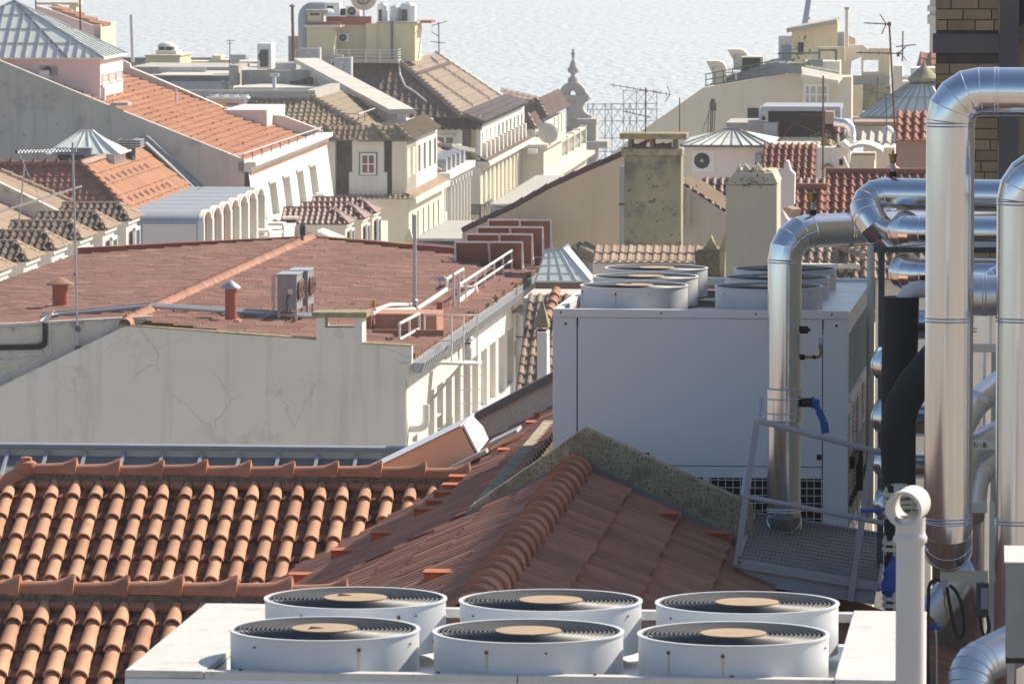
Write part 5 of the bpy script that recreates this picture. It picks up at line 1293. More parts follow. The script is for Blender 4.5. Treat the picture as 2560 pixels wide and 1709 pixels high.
stick('thin dark aerial pole at the top left edge of the picture', Z(1, 328, 95), Z(1, 322, -60), 328, .04, 'dark_steel')
stick('plain cream flue pipe standing against the river left of the yellow rooftop', Z(1, 1210, 570), Z(1, 1196, 135), 340, .1, 'pvc', 'flue', 'flue')

# ---------------------------------------------------------------- orange hipped roof with vaulted dormers
T1 = PP(Z(1, 1310, 1330), C1 - d1 * .6, d1); zr1 = T1.z
T0 = PH(Z(1, 735, 1508), zr1)
T0 = T1 - d1 * (T1 - T0).length
ob_ = thing('building', 'orange hipped roof with a row of grey vaulted dormers below the grey party wall', 'building', Vector((T0.x, T0.y, 8)))
H1 = hipsolve(T0, (r1 - d1), Z(5, 1150, 530))
hv = (H1 - T0).normalized()
H2 = T0 + (H1 - T0) * 2.1
nRt = d1.cross(hv); nRt = nRt if nRt.z > 0 else -nRt; vRt = (r1 * nRt.z - K * nRt.dot(r1)).normalized()
nFt = r1.cross(hv); nFt = nFt if nFt.z > 0 else -nFt; vFt = (-d1 * nFt.z - K * nFt.dot(-d1)).normalized()
side = hv.cross(K).normalized(); side = side if side.dot(r1) > 0 else -side
LR_ = (H2 - T0).length
Lr = (T1 - T0).length
m = MB(); tile_roof(m, T0 - d1 * 16, d1, vRt, Lr + 16, 14, .33, .80, .05, .06, 4, 'wave', .03); m.build('right_slope', MT['roof_orange'], ob_, clip=[(T0, -side), (C1 - d1 * .55, d1)])
m = MB(); tile_roof(m, T0 - r1 * 16, r1, vFt, 32, 14, .33, .42, .06, .045, 4, 'wave', .02); m.build('front_slope', MT['roof_red'], ob_, clip=[(T0, side)])
m = MB(); cap_row(m, T0 + K * .06, hv, LR_, .5, .16, .03, .05); m.build('hip_tiles', MT['roof_red'], ob_)
m = MB(); cap_row(m, T0 - r1 * 16 + K * .05, r1, 16, .55, .16, .04, .12); m.build('ridge_tiles', MT['roof_red'], ob_)
m = MB(); cap_row(m, T0 + K * .05, d1, (PH(Z(1, 945, 1440), zr1) - T0).length, .34, .17, .02, .03); m.build('ridge_tiles', MT['roof_tan'], ob_)
RT = lambda s, h=0: PP(s, T0 + nRt * .05 + K * h, nRt)
m = MB(); 
for j in range(6):
    for i in range(9):
        p = T0 + d1 * (-1.0 - j * 1.2 + i * 1.9 + (j % 2) * .9) + vRt * (1.2 + j * 1.45)
        if (p - T0).dot(side) > 1.0 and (p - C1).dot(d1) < -2.2 - j * .7: m.prism([p + nRt * .06, p + nRt * .06 + d1 * .35, p + nRt * .22 + d1 * .17 - vRt * .1], vRt * .3)
m.build('vent_tiles', MT['roof_red'], ob_, sharp=0)
m = MB(); a = PP(Z(1, 1350, 1250), C1 - d1 * .55, d1); b = PP(Z(5, 1880, 345), C1 - d1 * .55, d1); c = PP(Z(1, 1225, 1285), C1 - d1 * .55, d1)
m.bar(a - d1 * .1, b - d1 * .1, .5, .12); m.bar(a - d1 * .7 - K * .25, b - d1 * .7 - K * .3, 1.3, .1); m.bar(a - d1 * .1, c - d1 * .1, .6, .2); m.build('valley_gutter', MT['flash'], ob_, sharp=0)
# vaulted dormers
Dg = PP(Z(5, 1850, 640), T0 + r1 * 0, r1) if 0 else None
y0s = [(1848, 600), (1935, 563), (2022, 528), (2105, 493), (2190, 458), (2272, 425)]
pd = P(Z(5, 1812, 640), 262.0)                                  # foot of the first arch
spd = sx(pd, d1, Z(5, 1899, 0)[0])
w_ = spd * .96; ra = w_ / 2; RS = .5 / ra; LDm = 3.4
sh = MB()
N_ = 10
for x0, x1 in ((-LDm, 0.0),):
    vs = []
    for x in (x0, x1):
        for k in range(N_ + 1): th = math.pi * k / N_; vs.append(Vector((x, ra - ra * math.cos(th), ra * RS * math.sin(th))))
    sh.add(vs, [[k, k + 1, N_ + 1 + k + 1, N_ + 1 + k] for k in range(N_)], .5)
sh.box(Vector((-LDm, 0, -4.2)), XL * (LDm - .05), YL * .05, K * 4.2); sh.box(Vector((-LDm, w_ - .05, -4.2)), XL * (LDm - .05), YL * .05, K * 4.2)
fr = MB(); vs = []
for (x, rr) in ((-.02, ra * 1.02), (.22, ra * 1.02), (.22, ra * .80), (-.02, ra * .80)):
    for k in range(N_ + 1): th = math.pi * k / N_; vs.append(Vector((x, ra - rr * math.cos(th), rr * RS * math.sin(th))))
n1_ = N_ + 1; fs = []
for a in range(4):
    for k in range(N_): fs.append([a * n1_ + k, a * n1_ + k + 1, ((a + 1) % 4) * n1_ + k + 1, ((a + 1) % 4) * n1_ + k])
fr.add(vs, fs, .5)
fr.box(Vector((-.05, -.06, -4.2)), XL * .3, YL * .32, K * 4.2); fr.box(Vector((-.05, w_ - .26, -4.2)), XL * .3, YL * .26, K * 4.2)
pn = MB(); pn.box(Vector((-.6, .1, -4.2)), XL * .06, YL * (w_ - .2), K * 4.2)
pn.prism([Vector((-.6, ra - ra * .95 * math.cos(math.pi * k / N_), ra * RS * .95 * math.sin(math.pi * k / N_))) for k in range(N_ + 1)], XL * .06)
inst(ob_, [('vaulted_dormer', sh, 'zinc_light'), ('arch_frame', fr, 'white_wall'), ('pane', pn, 'shutter')], [pd + d1 * spd * k for k in range(7)], GA)
m = MB(); a = pd - d1 * .12; m.box(a - r1 * 2.6 - K * 4.5, r1 * 2.5, d1 * .1, K * 4.4); m.build('dormer_cheek', MT['pink_wall'], ob_, sharp=0)
# small glazed roof light and dark vents on the orange roof
ss = thing('roof_light', 'small glazed pyramid roof light on a pink base among dark vents', 'skylight', RT(Z(1, 1035, 1500)))
a = RT(Z(1, 1035, 1505)); wq = 8.8; hq = sy(a, K, Z(1, 0, 1405)[1]); dq = sx(a, d1, Z(1, 1125, 0)[0])
wq = (PP(Z(1, 1035, 1505), a, d1) - PP(Z(1, 480, 1505), a, d1)).length
MB().box(a - r1 * wq - K * 1, r1 * wq, d1 * dq, K * (hq + 1)).build('base', MT['pink_wall'], ss, sharp=0)
m = MB(); z_ = a + K * hq; c = [z_ - r1 * (wq + .3) - d1 * .2, z_ + r1 * .3 - d1 * .2, z_ + r1 * .3 + d1 * (dq + .3), z_ - r1 * (wq + .3) + d1 * (dq + .3)]
p0_ = PP(Z(1, 740, 1195), z_ + d1 * dq * .5, d1); p1_ = PP(Z(1, 845, 1195), z_ + d1 * dq * .5, d1)
m.poly([c[0], c[1], p1_, p0_]); m.poly([c[1], c[2], p1_]); m.poly([c[2], c[3], p0_, p1_]); m.poly([c[3], c[0], p0_]); g = m.build('glass', MT['glass_pane'], ss, sharp=0)
m = MB()
for k in range(6):
    t_ = k / 5; a_ = c[0] * (1 - t_) + c[1] * t_; b_ = p0_ * (1 - t_) + p1_ * t_; m.bar(a_ + K * .03, b_ + K * .03, .06, .05)
m.bar(c[1] + K * .04, p1_ + K * .04, .1, .06); m.bar(c[1] + K * .03, c[2] + K * .03, .12, .08); m.bar(p0_, p1_, .15, .1)
for k in range(1, 3): t_ = k / 3; m.bar(c[1] * (1 - t_) + c[2] * t_ + K * .05, p1_ + K * .03, .05, .04)
for k in range(6): b_ = a + d1 * (dq * k / 5) + r1 * .05; m.cyl(b_, b_ + K * hq, .07, n=5)
m.build('glazing_bars', MT['white_metal'], g, sharp=0)
for (lab, x0, x1, y0, y1) in (('broad dark louvred vent in front of the small roof light', 525, 755, 1342, 1515), ('tall dark louvred vent right of the small roof light', 1090, 1205, 1265, 1480)):
    t = thing('louvre_vent', lab, 'chimney vent', RT(Z(1, x1, y1), .1))
    a = PP(Z(1, x0, y1), RT(Z(1, x1, y1)) if x0 > 900 else a - d1 * .5, d1); ww = sx(a, r1, Z(1, x1, 0)[0]); h2 = sy(a, K, Z(1, 0, y0)[1])
    MB().box(a - K * .5, r1 * ww, d1 * 1.2, K * (h2 * .97 + .5)).build('box', MT['black'], t, sharp=0)
    m = MB()
    for k in range(4): m.box(a - r1 * .08 - d1 * .08 + K * (h2 * (.62 + .1 * k)), r1 * (ww + .5), d1 * 1.5, K * .05)
    m.build('louvres', MT['zinc_light'], t, sharp=0)

# ---------------------------------------------------------------- tan roof with hipped dormers at the left edge
dA = P(Z(5, 1185, 628), 205.0)
tb = thing('building', 'pale building at the left edge with a row of hipped barrel tile dormers', 'building', Vector((dA.x - 6, dA.y, 8)))
spn = (dA - (dA + d1 * sx(dA, d1, Z(5, 972, 0)[0]))).length
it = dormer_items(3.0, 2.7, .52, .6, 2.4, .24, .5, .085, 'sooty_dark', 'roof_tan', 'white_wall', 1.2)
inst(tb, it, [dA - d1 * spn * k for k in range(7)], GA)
pw2 = dA + d1 * 1.2
a, b = PP(Z(5, 0, 462), pw2 - d1 * 1.5, d1), PP(Z(5, 330, 632), pw2 - d1 * 1.5, d1); vt = (b - a).normalized()
m = MB(); tile_roof(m, a - vt * 5 - d1 * 40, d1, vt, 40, (b - a).length + 8, .3, .45, .05, .03, 4, 'wave', .02); m.build('roof', MT['roof_tan'], tb)
pwall('party_wall', 'plaster_old', tb, [Z(5, -300, 130), Z(5, 0, 282), Z(5, 330, 440), Z(5, 540, 545), Z(5, 575, 600), Z(5, 600, 690), Z(5, -300, 690)], pw2 - d1 * 1.5, d1, .5)
m = MB(); a = PP(Z(5, 0, 190), pw2 + d1 * 4, d1); b = PP(Z(5, 655, 478), pw2 + d1 * 4, d1); vt2 = (b - a).normalized(); tile_roof(m, a - vt2 * 5 - d1 * 5, d1, vt2, 5, (b - a).length + 5, .3, .45, .05, .03, 4, 'wave', .02); cap_row(m, a + K * .03, vt2, (b - a).length, .4, .16, .02, .02); m.build('roof', MT['roof_tan'], tb)
MB().box(Vector((dA.x, dA.y, 8)) - r1 * 12 - d1 * 40, r1 * 11.5, d1 * 46, K * (dA.z - 10.6)).build('wall', MT['white_wall'], tb, sharp=0)
MB().box(dA - r1 * .9 - d1 * 40 - K * 2.9, r1 * .9, d1 * 46, K * .35).build('cornice', MT['white_wall'], tb, sharp=0)
# antenna with a long white boom over the dormers
at = thing('antenna', 'pale antenna mast with a long white boom crossing over the left dormers', 'antenna', P(Z(5, 138, 965), 190))
a = P(Z(5, 138, 965), 190.0); tp = PP(Z(5, 225, 118), a, d1); MB().cyl(a, tp, .028, n=8).build('mast', MT['zinc_light'], at)
m = MB(); b0_, b1_ = PP(Z(5, -60, 565), a - d1 * .1, d1), PP(Z(5, 742, 312), a - d1 * .1, d1); m.cyl(b0_, b1_, .035, n=8); m.build('boom', MT['white_rail'], at)
m = MB()
for (x0, y0, x1, y1) in ((225, 125, 160, -30), (228, 140, 540, 770), (540, 770, 690, 980)): m.cyl(PP(Z(5, x0, y0), a, d1), PP(Z(5, x1, y1), a, d1), .01, n=4)
m.build('stay_wires', MT['steel'], at)
rt = thing('railing', 'thin dark roof railing behind the left dormers', 'railing', P(Z(5, 300, 480), 215)); a = P(Z(5, 295, 310), 215); EQ = lambda x, y: PP(Z(5, x, y), a, d1)
m = MB(); m.cyl(EQ(295, 308), EQ(740, 318), .02, n=5)
for x in (455, 500, 575, 738): m.cyl(EQ(x, 315), EQ(x, 500), .015, n=5)
m.cyl(EQ(0, 625), EQ(150, 580), .03, n=5); m.cyl(EQ(455, 500), EQ(570, 460), .03, n=5)
m.build('rails', MT['dark_steel'], rt)

GA = 4.8; r1, d1 = grid(GA)

# ---------------------------------------------------------------- the blocks along the street to the river
def hipcorner(par, H0, px, Ls, Lf, V, matS, matF, pu=.3, pv=.45, amp=.06, step=.04, kind='barrel', kindS=None, ns=4, clipS=None, capmat=None, puS=None, ampS=None, pvS=None, vs_=None):
    """two roof slopes meeting in a hip that starts at H0 and is seen passing px: one faces the street (r1), one the camera"""
    H1 = hipsolve(H0, (r1 - d1), px); hv = (H1 - H0).normalized(); side = hv.cross(K).normalized(); side = side if side.dot(r1) > 0 else -side
    nS = d1.cross(hv); nS = nS if nS.z > 0 else -nS; vS = (r1 * nS.z - K * nS.dot(r1)).normalized()
    nF = r1.cross(hv); nF = nF if nF.z > 0 else -nF; vF_ = (-d1 * nF.z - K * nF.dot(-d1)).normalized()
    VV = (H1 - H0).dot(vS) if V is None else V
    m = MB(); tile_roof(m, H0 - d1 * (VV), d1, vS, Ls + VV, VV, puS or pu, pvS or pv, ampS or amp, step, ns, kindS or kind, .015); m.build('roof_slope', MT[matS], par, clip=[(H0, -side)] + (clipS or []))
    VF = (H1 - H0).dot(vF_) if V is None else V
    m = MB(); tile_roof(m, H0 - r1 * Lf, r1, vF_, Lf + VF, VF, pu, pv, amp, step, ns, kind, .015); m.build('roof_slope', MT[matF], par, clip=[(H0, side)])
    m = MB(); cap_row(m, H0 + K * .05, hv, (H1 - H0).length, .42, amp * 2.0, .03, .04); m.build('hip_tiles', MT[capmat or matS], par)
    return H1, vS, nS, nF, hv
def pb(k, x0, y0, x1, y1, Y, dep, m=None):
    """solid box whose front face is seen at those picture coordinates at distance Y"""
    a = P(Z(k, x0, y1), Y) if not isinstance(Y, Vector) else PP(Z(k, x0, y1), Y, d1)
    m = m or MB(); return m.box(a, r1 * sx(a, r1, Z(k, x1, 0)[0]), d1 * dep, K * sy(a, K, Z(k, 0, y0)[1]))
def lt_windows(k, xs, half, Y0pt, yt, yb):
    """window openings on a street facade (normal r1) from the picture columns xs; yt,yb = (x, y) of the top and bottom of one of them"""
    u = [((PP(Z(k, x - half, yt[1]), Y0pt, r1) - Y0pt).dot(d1), (PP(Z(k, x + half, yt[1]), Y0pt, r1) - Y0pt).dot(d1)) for x in xs]
    return u, PP(Z(k, *yb), Y0pt, r1).z, PP(Z(k, *yt), Y0pt, r1).z

# ---- corner building with the white dormer
cM = P(Z(6, 1390, 470), 340.0)
m1 = thing('building', 'cream corner building with a brown mansard and a big white dormer window', 'building', Vector((cM.x, cM.y, 8)))
ls1 = sx(cM, d1, Z(6, 1700, 0)[0])
uW = [(PP(Z(6, x, 600), cM, r1) - cM).dot(d1) for x in (1420, 1470, 1520, 1567, 1612, 1657)]
z1, z0 = PP(Z(6, 1475, 535), cM, r1).z, PP(Z(6, 1475, 790), cM, r1).z
open_wall(m1, 'facade', 'cream_wall', Vector((cM.x, cM.y, 8)), d1, K, ls1, cM.z - 8, [(u, u + .95, z0 - 8, z1 - 8) for u in uW], r1, .3, 'glass_dark', 'green_frame')
m = MB(); m.box(Vector((cM.x, cM.y, 8)) - r1 * 14, r1 * 14, d1 * .3, K * (cM.z - 8)); m.box(Vector((cM.x, cM.y, 8)) - r1 * 14 + d1 * .4, r1 * 13.2, d1 * (ls1 - .5), K * (cM.z - 8.3)); m.build('front_wall', MT['cream_wall'], m1, sharp=0)
m = MB(); m.box(cM - r1 * 14 - d1 * .35, r1 * 14.5, d1 * (ls1 + .35), K * .35); m.build('cornice', MT['cream_wall'], m1, sharp=0)
m = MB(); tile_roof(m, cM - r1 * 14 + K * .5 + d1 * .1, r1, (-d1 * .95 - K * .42), 14.3, .55, .3, .5, .09, .03, 5, 'barrel'); m.build('eave_tiles', MT['roof_olive'], m1)
m = MB(); tile_roof(m, cM + K * .65 - r1 * .3, d1, (r1 * .9 - K * .5), ls1, .8, .3, .5, .06, .03, 4, 'wave'); m.build('eave_tiles', MT['roof_tan'], m1)
u0 = cM + d1 * .7 - r1 * .5 + K * .5                                  # upper storey
zT = PP(Z(2, 1390, 1290), u0, d1).z
PU = lambda k, x, y: PP(Z(k, x, y), u0, d1)
m = MB(); a = PU(6, 560, 412); b = PU(6, 1300, 412); m.box(a + d1 * .9, b - a, d1 * 8, K * (zT - a.z)); m.build('mansard', MT['roof_dark'] if 0 else MT['mansard'] if 'mansard' in MT else MT['roof_olive'], m1, sharp=0)
MT['mansard_tile'] = M('brown_mansard_tiles', (.13, .085, .06), (.095, .06, .045), 2, .85, rnd=.2)
m = MB(); a = PU(6, 722, 405); b = PU(6, 1262, 405); tile_roof(m, Vector((a.x, a.y, zT)) + d1 * .85, r1, (-d1 * .12 - K), (b - a).length, zT - a.z + .4, .3, .42, .05, .03, 4, 'wave'); m.build('mansard_tiles', MT['mansard_tile'], m1)
def dormer_front(par, k, x0, x1, y0, y1, p0, mat, flare=True):
    q = lambda x, y: PP(Z(k, x, y), p0, d1)
    m = MB(); a, b = q(x0, y1), q(x1, y1); w_ = (b - a); h = sy(a, K, Z(k, 0, y0)[1]); m.box(a, w_, d1 * 2, K * h)
    if flare: f = w_.normalized() * (w_.length * .1); m.box(a - f - d1 * .02, w_ + 2 * f, d1 * 1.5, K * h * .44); m.box(a - d1 * .06 + K * (h * .93), w_, d1 * 1, K * h * .07)
    return m.build('dormer', MT[mat], par, sharp=0), a, w_, h
dz = Z(2, 0, 1290)[1]
yq = lambda k, y: (y - ZR[k][1]) * ZR[k][2]
dm, a, w_, h = dormer_front(m1, 6, 878, 1166, yq(6, dz), 405, u0, 'white_wall')
wx0, wx1 = 940, 1106; winpx(dm, *Z(6, wx0 + 12, 12), *Z(6, wx1 - 12, 208), u0 - d1 * .03, d1, frame='white_metal', glass='brown_glass' if 'brown_glass' in MT else 'glass_dark', bars=(1, 1), fw=.12)
m = MB(); q = PU(6, wx0, 215); ww = (PU(6, wx1, 215) - q); hh = sy(q, K, Z(6, 0, 4)[1]); m.box(q - d1 * .05, ww, d1 * .04, K * hh); m.build('window_surround', MT['green_frame'], dm, sharp=0)
dormer_front(m1, 6, 600, 722, yq(6, dz), 405, u0, 'white_wall', False)
a = PU(6, 1240, 412); b = PU(6, 1376, 412); MB().box(a, b - a, d1 * 6, K * (zT - a.z)).build('corner_pier', MT['cream_wall'], m1, sharp=0)
us = Vector((b.x, b.y, a.z)); lsu = sx(us, d1, Z(2, 1652, 0)[0])
uW, wz0, wz1 = lt_windows(2, (1395, 1443, 1490, 1538, 1587, 1632), 10, us, (1395, 1362), (1395, 1362 + 250))
open_wall(m1, 'upper_facade', 'white_wall', us, d1, K, lsu, zT - us.z, [(p, q, max(.3, wz0 - us.z), min(zT - us.z - .15, wz1 - us.z)) for p, q in uW], r1, .2, 'glass_dark', 'green_frame')
H0 = P(Z(2, 495, 885), 346.0)
hipcorner(m1, H0, Z(2, 990, 1178), sx(H0, d1, Z(2, 720, 0)[0]) + 1, 22, None, 'roof_tan_olive', 'roof_olive', .36, .5, .09, .04, 'barrel', 'wave', capmat='roof_tan', ampS=.04)
m = MB(); m.bar(H0 - r1 * 22 + K * .15, H0 + K * .15, .5, .5); m.bar(H0 + K * .15, H0 + d1 * (sx(H0, d1, Z(2, 722, 0)[0])) + K * .15, .6, .5); m.build('roof_parapet', MT['concrete'], m1, sharp=0)
H0 = P(Z(2, 1270, 1150), 341.5)
hipcorner(m1, H0, Z(2, 1412, 1284), sx(H0, d1, Z(2, 1530, 0)[0]), 5.5, None, 'roof_tan_olive', 'roof_olive', .34, .5, .08, .04, 'barrel', 'barrel', puS=.62, ampS=.16)
for (xa, xr, xe, ya, ye) in ((850, 1060, 1212, 1142, 1285), (560, 620, 745, 1140, 1285)):
    H0 = P(Z(2, xr, ya), 340.9); hipcorner(m1, H0, Z(2, xe, ye), 3.0, 0.05, None, 'roof_tan_olive', 'roof_olive', .34, .5, .07, .03, 'barrel', 'wave')
    H1 = hipsolve(H0, (r1 - d1), Z(2, xe, ye)); L = (H1 - H0).dot(r1); hl = H0 - r1 * L - d1 * L - K * (H0.z - H1.z)
    m = MB(); tile_roof(m, H0 - r1 * L * 1.05, r1, (-d1 * L - K * (H0.z - H1.z)), L * 1.05, math.hypot(L, H0.z - H1.z), .34, .5, .07, .03, 4, 'barrel'); m.build('roof_slope', MT['roof_olive'], m1, clip=[(H0, (-r1 + d1))])
rt = thing('railing', 'dark thin railing across the olive brown roof', 'railing', P(Z(2, 935, 1130), 338)); rp = P(Z(2, 935, 1040), 343.0); RQ = lambda x, y: PP(Z(2, x, y), rp, d1)
m = MB(); m.cyl(RQ(270, 1030), RQ(935, 1040), .03, n=5); e = RQ(935, 1040); f = e + d1 * 8.5 + K * 0; f = e + d1 * sx(e, d1, Z(2, 1250, 0)[0]); m.cyl(e, f, .035, n=5); m.cyl(e - K * 1.3, f - K * 1.3, .03, n=5); m.build('rails', MT['steel'], rt)
for k in range(7): p = e + (f - e) * (k / 6); MB().cyl(p - K * 1.5, p, .025, n=5).build('post', MT['dark_steel'], rt)

# ---- small ornate building between the two big ones
cS = P(Z(6, 1700, 250), 372.0)
s1_ = thing('building', 'narrow ornate building with white columns and a row of domed dormers', 'building', Vector((cS.x, cS.y, 8)))
lS = sx(cS, d1, Z(6, 1935, 0)[0])
zS = cS.z
uW, wz0, wz1 = lt_windows(6, (1735, 1765, 1795, 1825, 1853, 1880, 1907), 8, cS, (1740, 270), (1740, 545))
open_wall(s1_, 'facade', 'white_wall', Vector((cS.x, cS.y, 8)), d1, K, lS, zS - 8, [(p, q, wz0 - 8, wz1 - 8) for p, q in uW], r1, .4, 'shutter')
m = MB(); m.box(Vector((cS.x, cS.y, 8)) - r1 * 8, r1 * 7.9, d1 * lS, K * (zS - 8.2)); m.build('wall', MT['cream_wall'], s1_, sharp=0)
m = MB(); m.box(cS - r1 * .5, d1 * lS, r1 * 1.0, K * .4); m.box(cS - r1 * .5 - K * 6.3, d1 * lS, r1 * 1.1, K * .35); m.build('cornice', MT['white_wall'], s1_, sharp=0)
col = MB(); col.cyl(Vector((0, 0, 0)), Vector((0, 0, 5.4)), .16, n=8); col.box(Vector((-.25, -.25, 5.4)), XL * .5, YL * .5, K * .3)
inst(s1_, [('column', col, 'white_wall')], [Vector((cS.x, cS.y, zS - 5.9)) + r1 * .3 + d1 * (p - .25) for p, q in uW], GA)
dmh = MB(); dmh.prism([Vector((0, .55 - .55 * math.cos(math.pi * k / 10), .4 + .55 * math.sin(math.pi * k / 10))) for k in range(11)] + [Vector((0, 1.1, 0)), Vector((0, 0, 0))][:2], Vector((-2.5, 0, 0)))
inst(s1_, [('domed_dormer', dmh, 'zinc_light')], [cS + r1 * .1 + K * .4 + d1 * (lS * (.08 + .17 * k)) for k in range(5)], GA)
a = P(Z(2, 1650, 1330), 378.0); m = MB(); tile_roof(m, cS + K * 2.3 - r1 * 3.2, d1, (r1 * 3.0 - K * 1.7), lS, 3.5, .35, .5, .05, .03, 4, 'wave'); m.build('roof', MT['roof_tan'], s1_)
m = MB(); pb(2, 1652, 1330, 1838, 1460, cS + d1 * (lS + 1.0), 3, m); m.build('rear_block', MT['cream_wall'], s1_, sharp=0)
m = MB(); a = PP(Z(2, 1652, 1400), cS + d1 * lS * .8, d1); b = PP(Z(2, 1868, 1370), cS + d1 * lS, d1); m.bar(a + K * .6, b, 2.2, .25); m.build('rear_coping', MT['concrete'], s1_, sharp=0)

# ---- big building with the dark front roof and the rooftop plant
cN = P(Z(24, 398, 985), 405.0)
m2 = thing('building', 'largest far building with dark front roof, broad tan side roof and yellow lower storeys', 'building', Vector((cN.x, cN.y, 8)))
YH = min(range(3900, 4600), key=lambda y: abs((hipsolve(P(Z(2, 1315, 575), y / 10), r1 - d1, Z(2, 1885, 1078)) - cN).dot(r1) + 1.2)) / 10
H0 = P(Z(2, 1315, 575), YH)
print('M2', YH, cN)
H1, vS, nS, nF2, hv2 = hipcorner(m2, H0, Z(2, 1885, 1078), 40, 9, None, 'roof_taupe', 'roof_dark', .55, .8, .11, .05, 'barrel', 'wave', puS=.4, ampS=.04, clipS=None)
# far hip: trim by rebuilding with the mirrored hip line
fh = PP(Z(2, 1640, 490), H0, nS)
for o in [o for o in SC.collection.objects if o.parent is m2 and o.name.startswith('roof_slope')][:1]:
    bm = bmesh.new(); bm.from_mesh(o.data); inv = FR[o.name].inverted()
    bmesh.ops.bisect_plane(bm, geom=bm.verts[:] + bm.edges[:] + bm.faces[:], plane_co=inv @ fh, plane_no=(d1 - r1), clear_outer=True); bm.to_mesh(o.data); bm.free()
fe = fh + (vS * (H1 - H0).dot(vS)) + d1 * (H1 - H0).dot(r1)
m = MB(); cap_row(m, fh + K * .05, fe - fh, (fe - fh).length, .6, .2, .04, .06); m.build('hip_tiles', MT['stone'], m2)
ST = lambda s: PP(s, H0 + nS * .06, nS)
m = MB()
for (x0, y0, x1, y1, n) in ((1560, 682, 1952, 955, 10), (1712, 628, 2108, 893, 10), (1600, 540, 1632, 566, 2)):
    for i in range(n):
        t_ = i / (n - 1); p = ST(Z(2, x0 + (x1 - x0) * t_, y0 + (y1 - y0) * t_)); m.prism([p - d1 * .3, p + d1 * .35, p + nS * .22 - vS * .25], vS * .35)
m.build('vent_tiles', MT['roof_dark'], m2, sharp=0)
m = MB(); a, b = ST(Z(2, 1450, 668)), ST(Z(2, 1755, 570)); m.bar(a, b, .55, .12); a, b = ST(Z(2, 1868, 1038)), ST(Z(2, 2285, 868)); m.bar(a, b, .7, .12); m.build('course_band', MT['mansard_tile'], m2, sharp=0)
m = MB(); FT = lambda s: PP(s, H0 + nF2 * .15, nF2); m.tube([FT(Z(2, *q)) for q in ((1305, 572), (1312, 680), (1358, 785), (1450, 840), (1555, 925))], .08, 6); m.build('cable', MT['pvc'], None, label='pale cable trailing down the dark brown roof', cat='cable', sharp=60)
# lower steep skirt with bright ribs, facade and front
sk0 = ST(Z(2, 1875, 1045)); fpl = cN - r1 * .3
e0 = PP(Z(24, 425, 598), cN + r1 * .25, r1); Lk = sx(e0, d1, Z(24, 852, 0)[0])
t0_ = Vector(sk0)
vk = (r1 * (e0 - t0_).dot(r1) + K * (e0.z - t0_.z)); Vk = vk.length
m = MB(); tile_roof(m, e0 - vk, d1, vk, Lk, Vk, 1.15, .55, .30, .06, 6, 'barrel', .02); MT['roof_wet'] = M('glazed_dark_tiles', (.12, .075, .06), (.09, .055, .045), 1, .28, rnd=.25); m.build('skirt_roof', MT['roof_wet'], m2)
up0 = PP(Z(24, 396, 945), cN - r1 * .1, r1); zTop = e0.z - .15
uW, wz0, wz1 = lt_windows(24, (413, 455, 495, 537, 578, 617, 655, 692, 730, 766, 801), 8, up0, (455, 645), (455, 835))
lU = sx(up0, d1, Z(24, 826, 0)[0])
open_wall(m2, 'upper_facade', 'white_wall', up0, d1, K, lU, zTop - up0.z, [(p, q, wz0 - up0.z, wz1 - up0.z) for p, q in uW if p > .1 and q < lU - .1], r1, .25, 'glass_dark', 'green_frame')
bal = MB(); bal.box(Vector((0, -.35, 0)), XL * .35, YL * .7, K * 1.1)
inst(m2, [('window_apron', bal, 'white_wall')], [up0 + d1 * ((p + q) / 2) + K * max(.1, wz0 - up0.z - 1.5) for p, q in uW], GA)
lo0 = Vector((cN.x, cN.y, 8)); lL = sx(cN, d1, Z(24, 856, 0)[0])
xsL = (428, 472, 510, 555, 592, 632, 668, 708, 742, 775, 815)
uW, wz0, wz1 = lt_windows(24, xsL, 9, cN, (472, 1050), (472, 1390))
open_wall(m2, 'facade', 'paleyellow_wall', lo0, d1, K, lL, cN.z - 8, [(p, q, wz0 - 8, wz1 - 8) for p, q in uW], r1, .3, 'glass_dark', 'green_frame')
m = MB(); tile_roof(m, cN + K * .6 - r1 * .3, d1, (r1 * .8 - K * .45), lL, .9, .4, .6, .07, .03, 4, 'wave'); m.build('eave_tiles', MT['roof_tan'] if 0 else MT['mansard_tile'], m2)
m = MB(); m.box(cN - r1 * .3 - K * .1, d1 * lL, r1 * .95, K * .3); m.build('cornice', MT['white_wall'], m2, sharp=0)
surr = MB(); surr.box(Vector((0, -.52, 0)), XL * .1, YL * .16, K * (wz1 - wz0 + .3)); surr.box(Vector((0, .36, 0)), XL * .1, YL * .16, K * (wz1 - wz0 + .3)); surr.box(Vector((0, -.56, wz1 - wz0 + .2)), XL * .18, YL * 1.12, K * .2)
inst(m2, [('window_surround', surr, 'white_wall')], [Vector((cN.x, cN.y, wz0 - .15)) + d1 * ((p + q) / 2) for p, q in uW], GA)
m = MB(); m.box(lo0 - r1 * 12 + d1 * .0, r1 * 11.9, d1 * lL, K * (cN.z - 8.2)); m.build('wall', MT['yellow_wall'], m2, sharp=0)
m = MB(); pb(24, 300, 1000, 396, 1385, cN - d1 * .15, .4, m); m.build('corner_pilaster', MT['cream_wall'], m2, sharp=0)
fu = cN + d1 * .5
m = MB(); pb(24, 0, 600, 396, 945, fu + d1 * 1.2, 12, m); m.build('upper_wall', MT['cream_wall'], m2, sharp=0)
m = MB(); pb(24, 222, 650, 300, 940, fu + d1 * .3, .85, m); m.build('mansard_tiles', MT['mansard_tile'], m2, sharp=0)
m = MB(); pb(24, 290, 640, 356, 910, fu + d1 * .6, .55, m); m.build('yellow_bay', MT['yellow_wall'], m2, sharp=0)
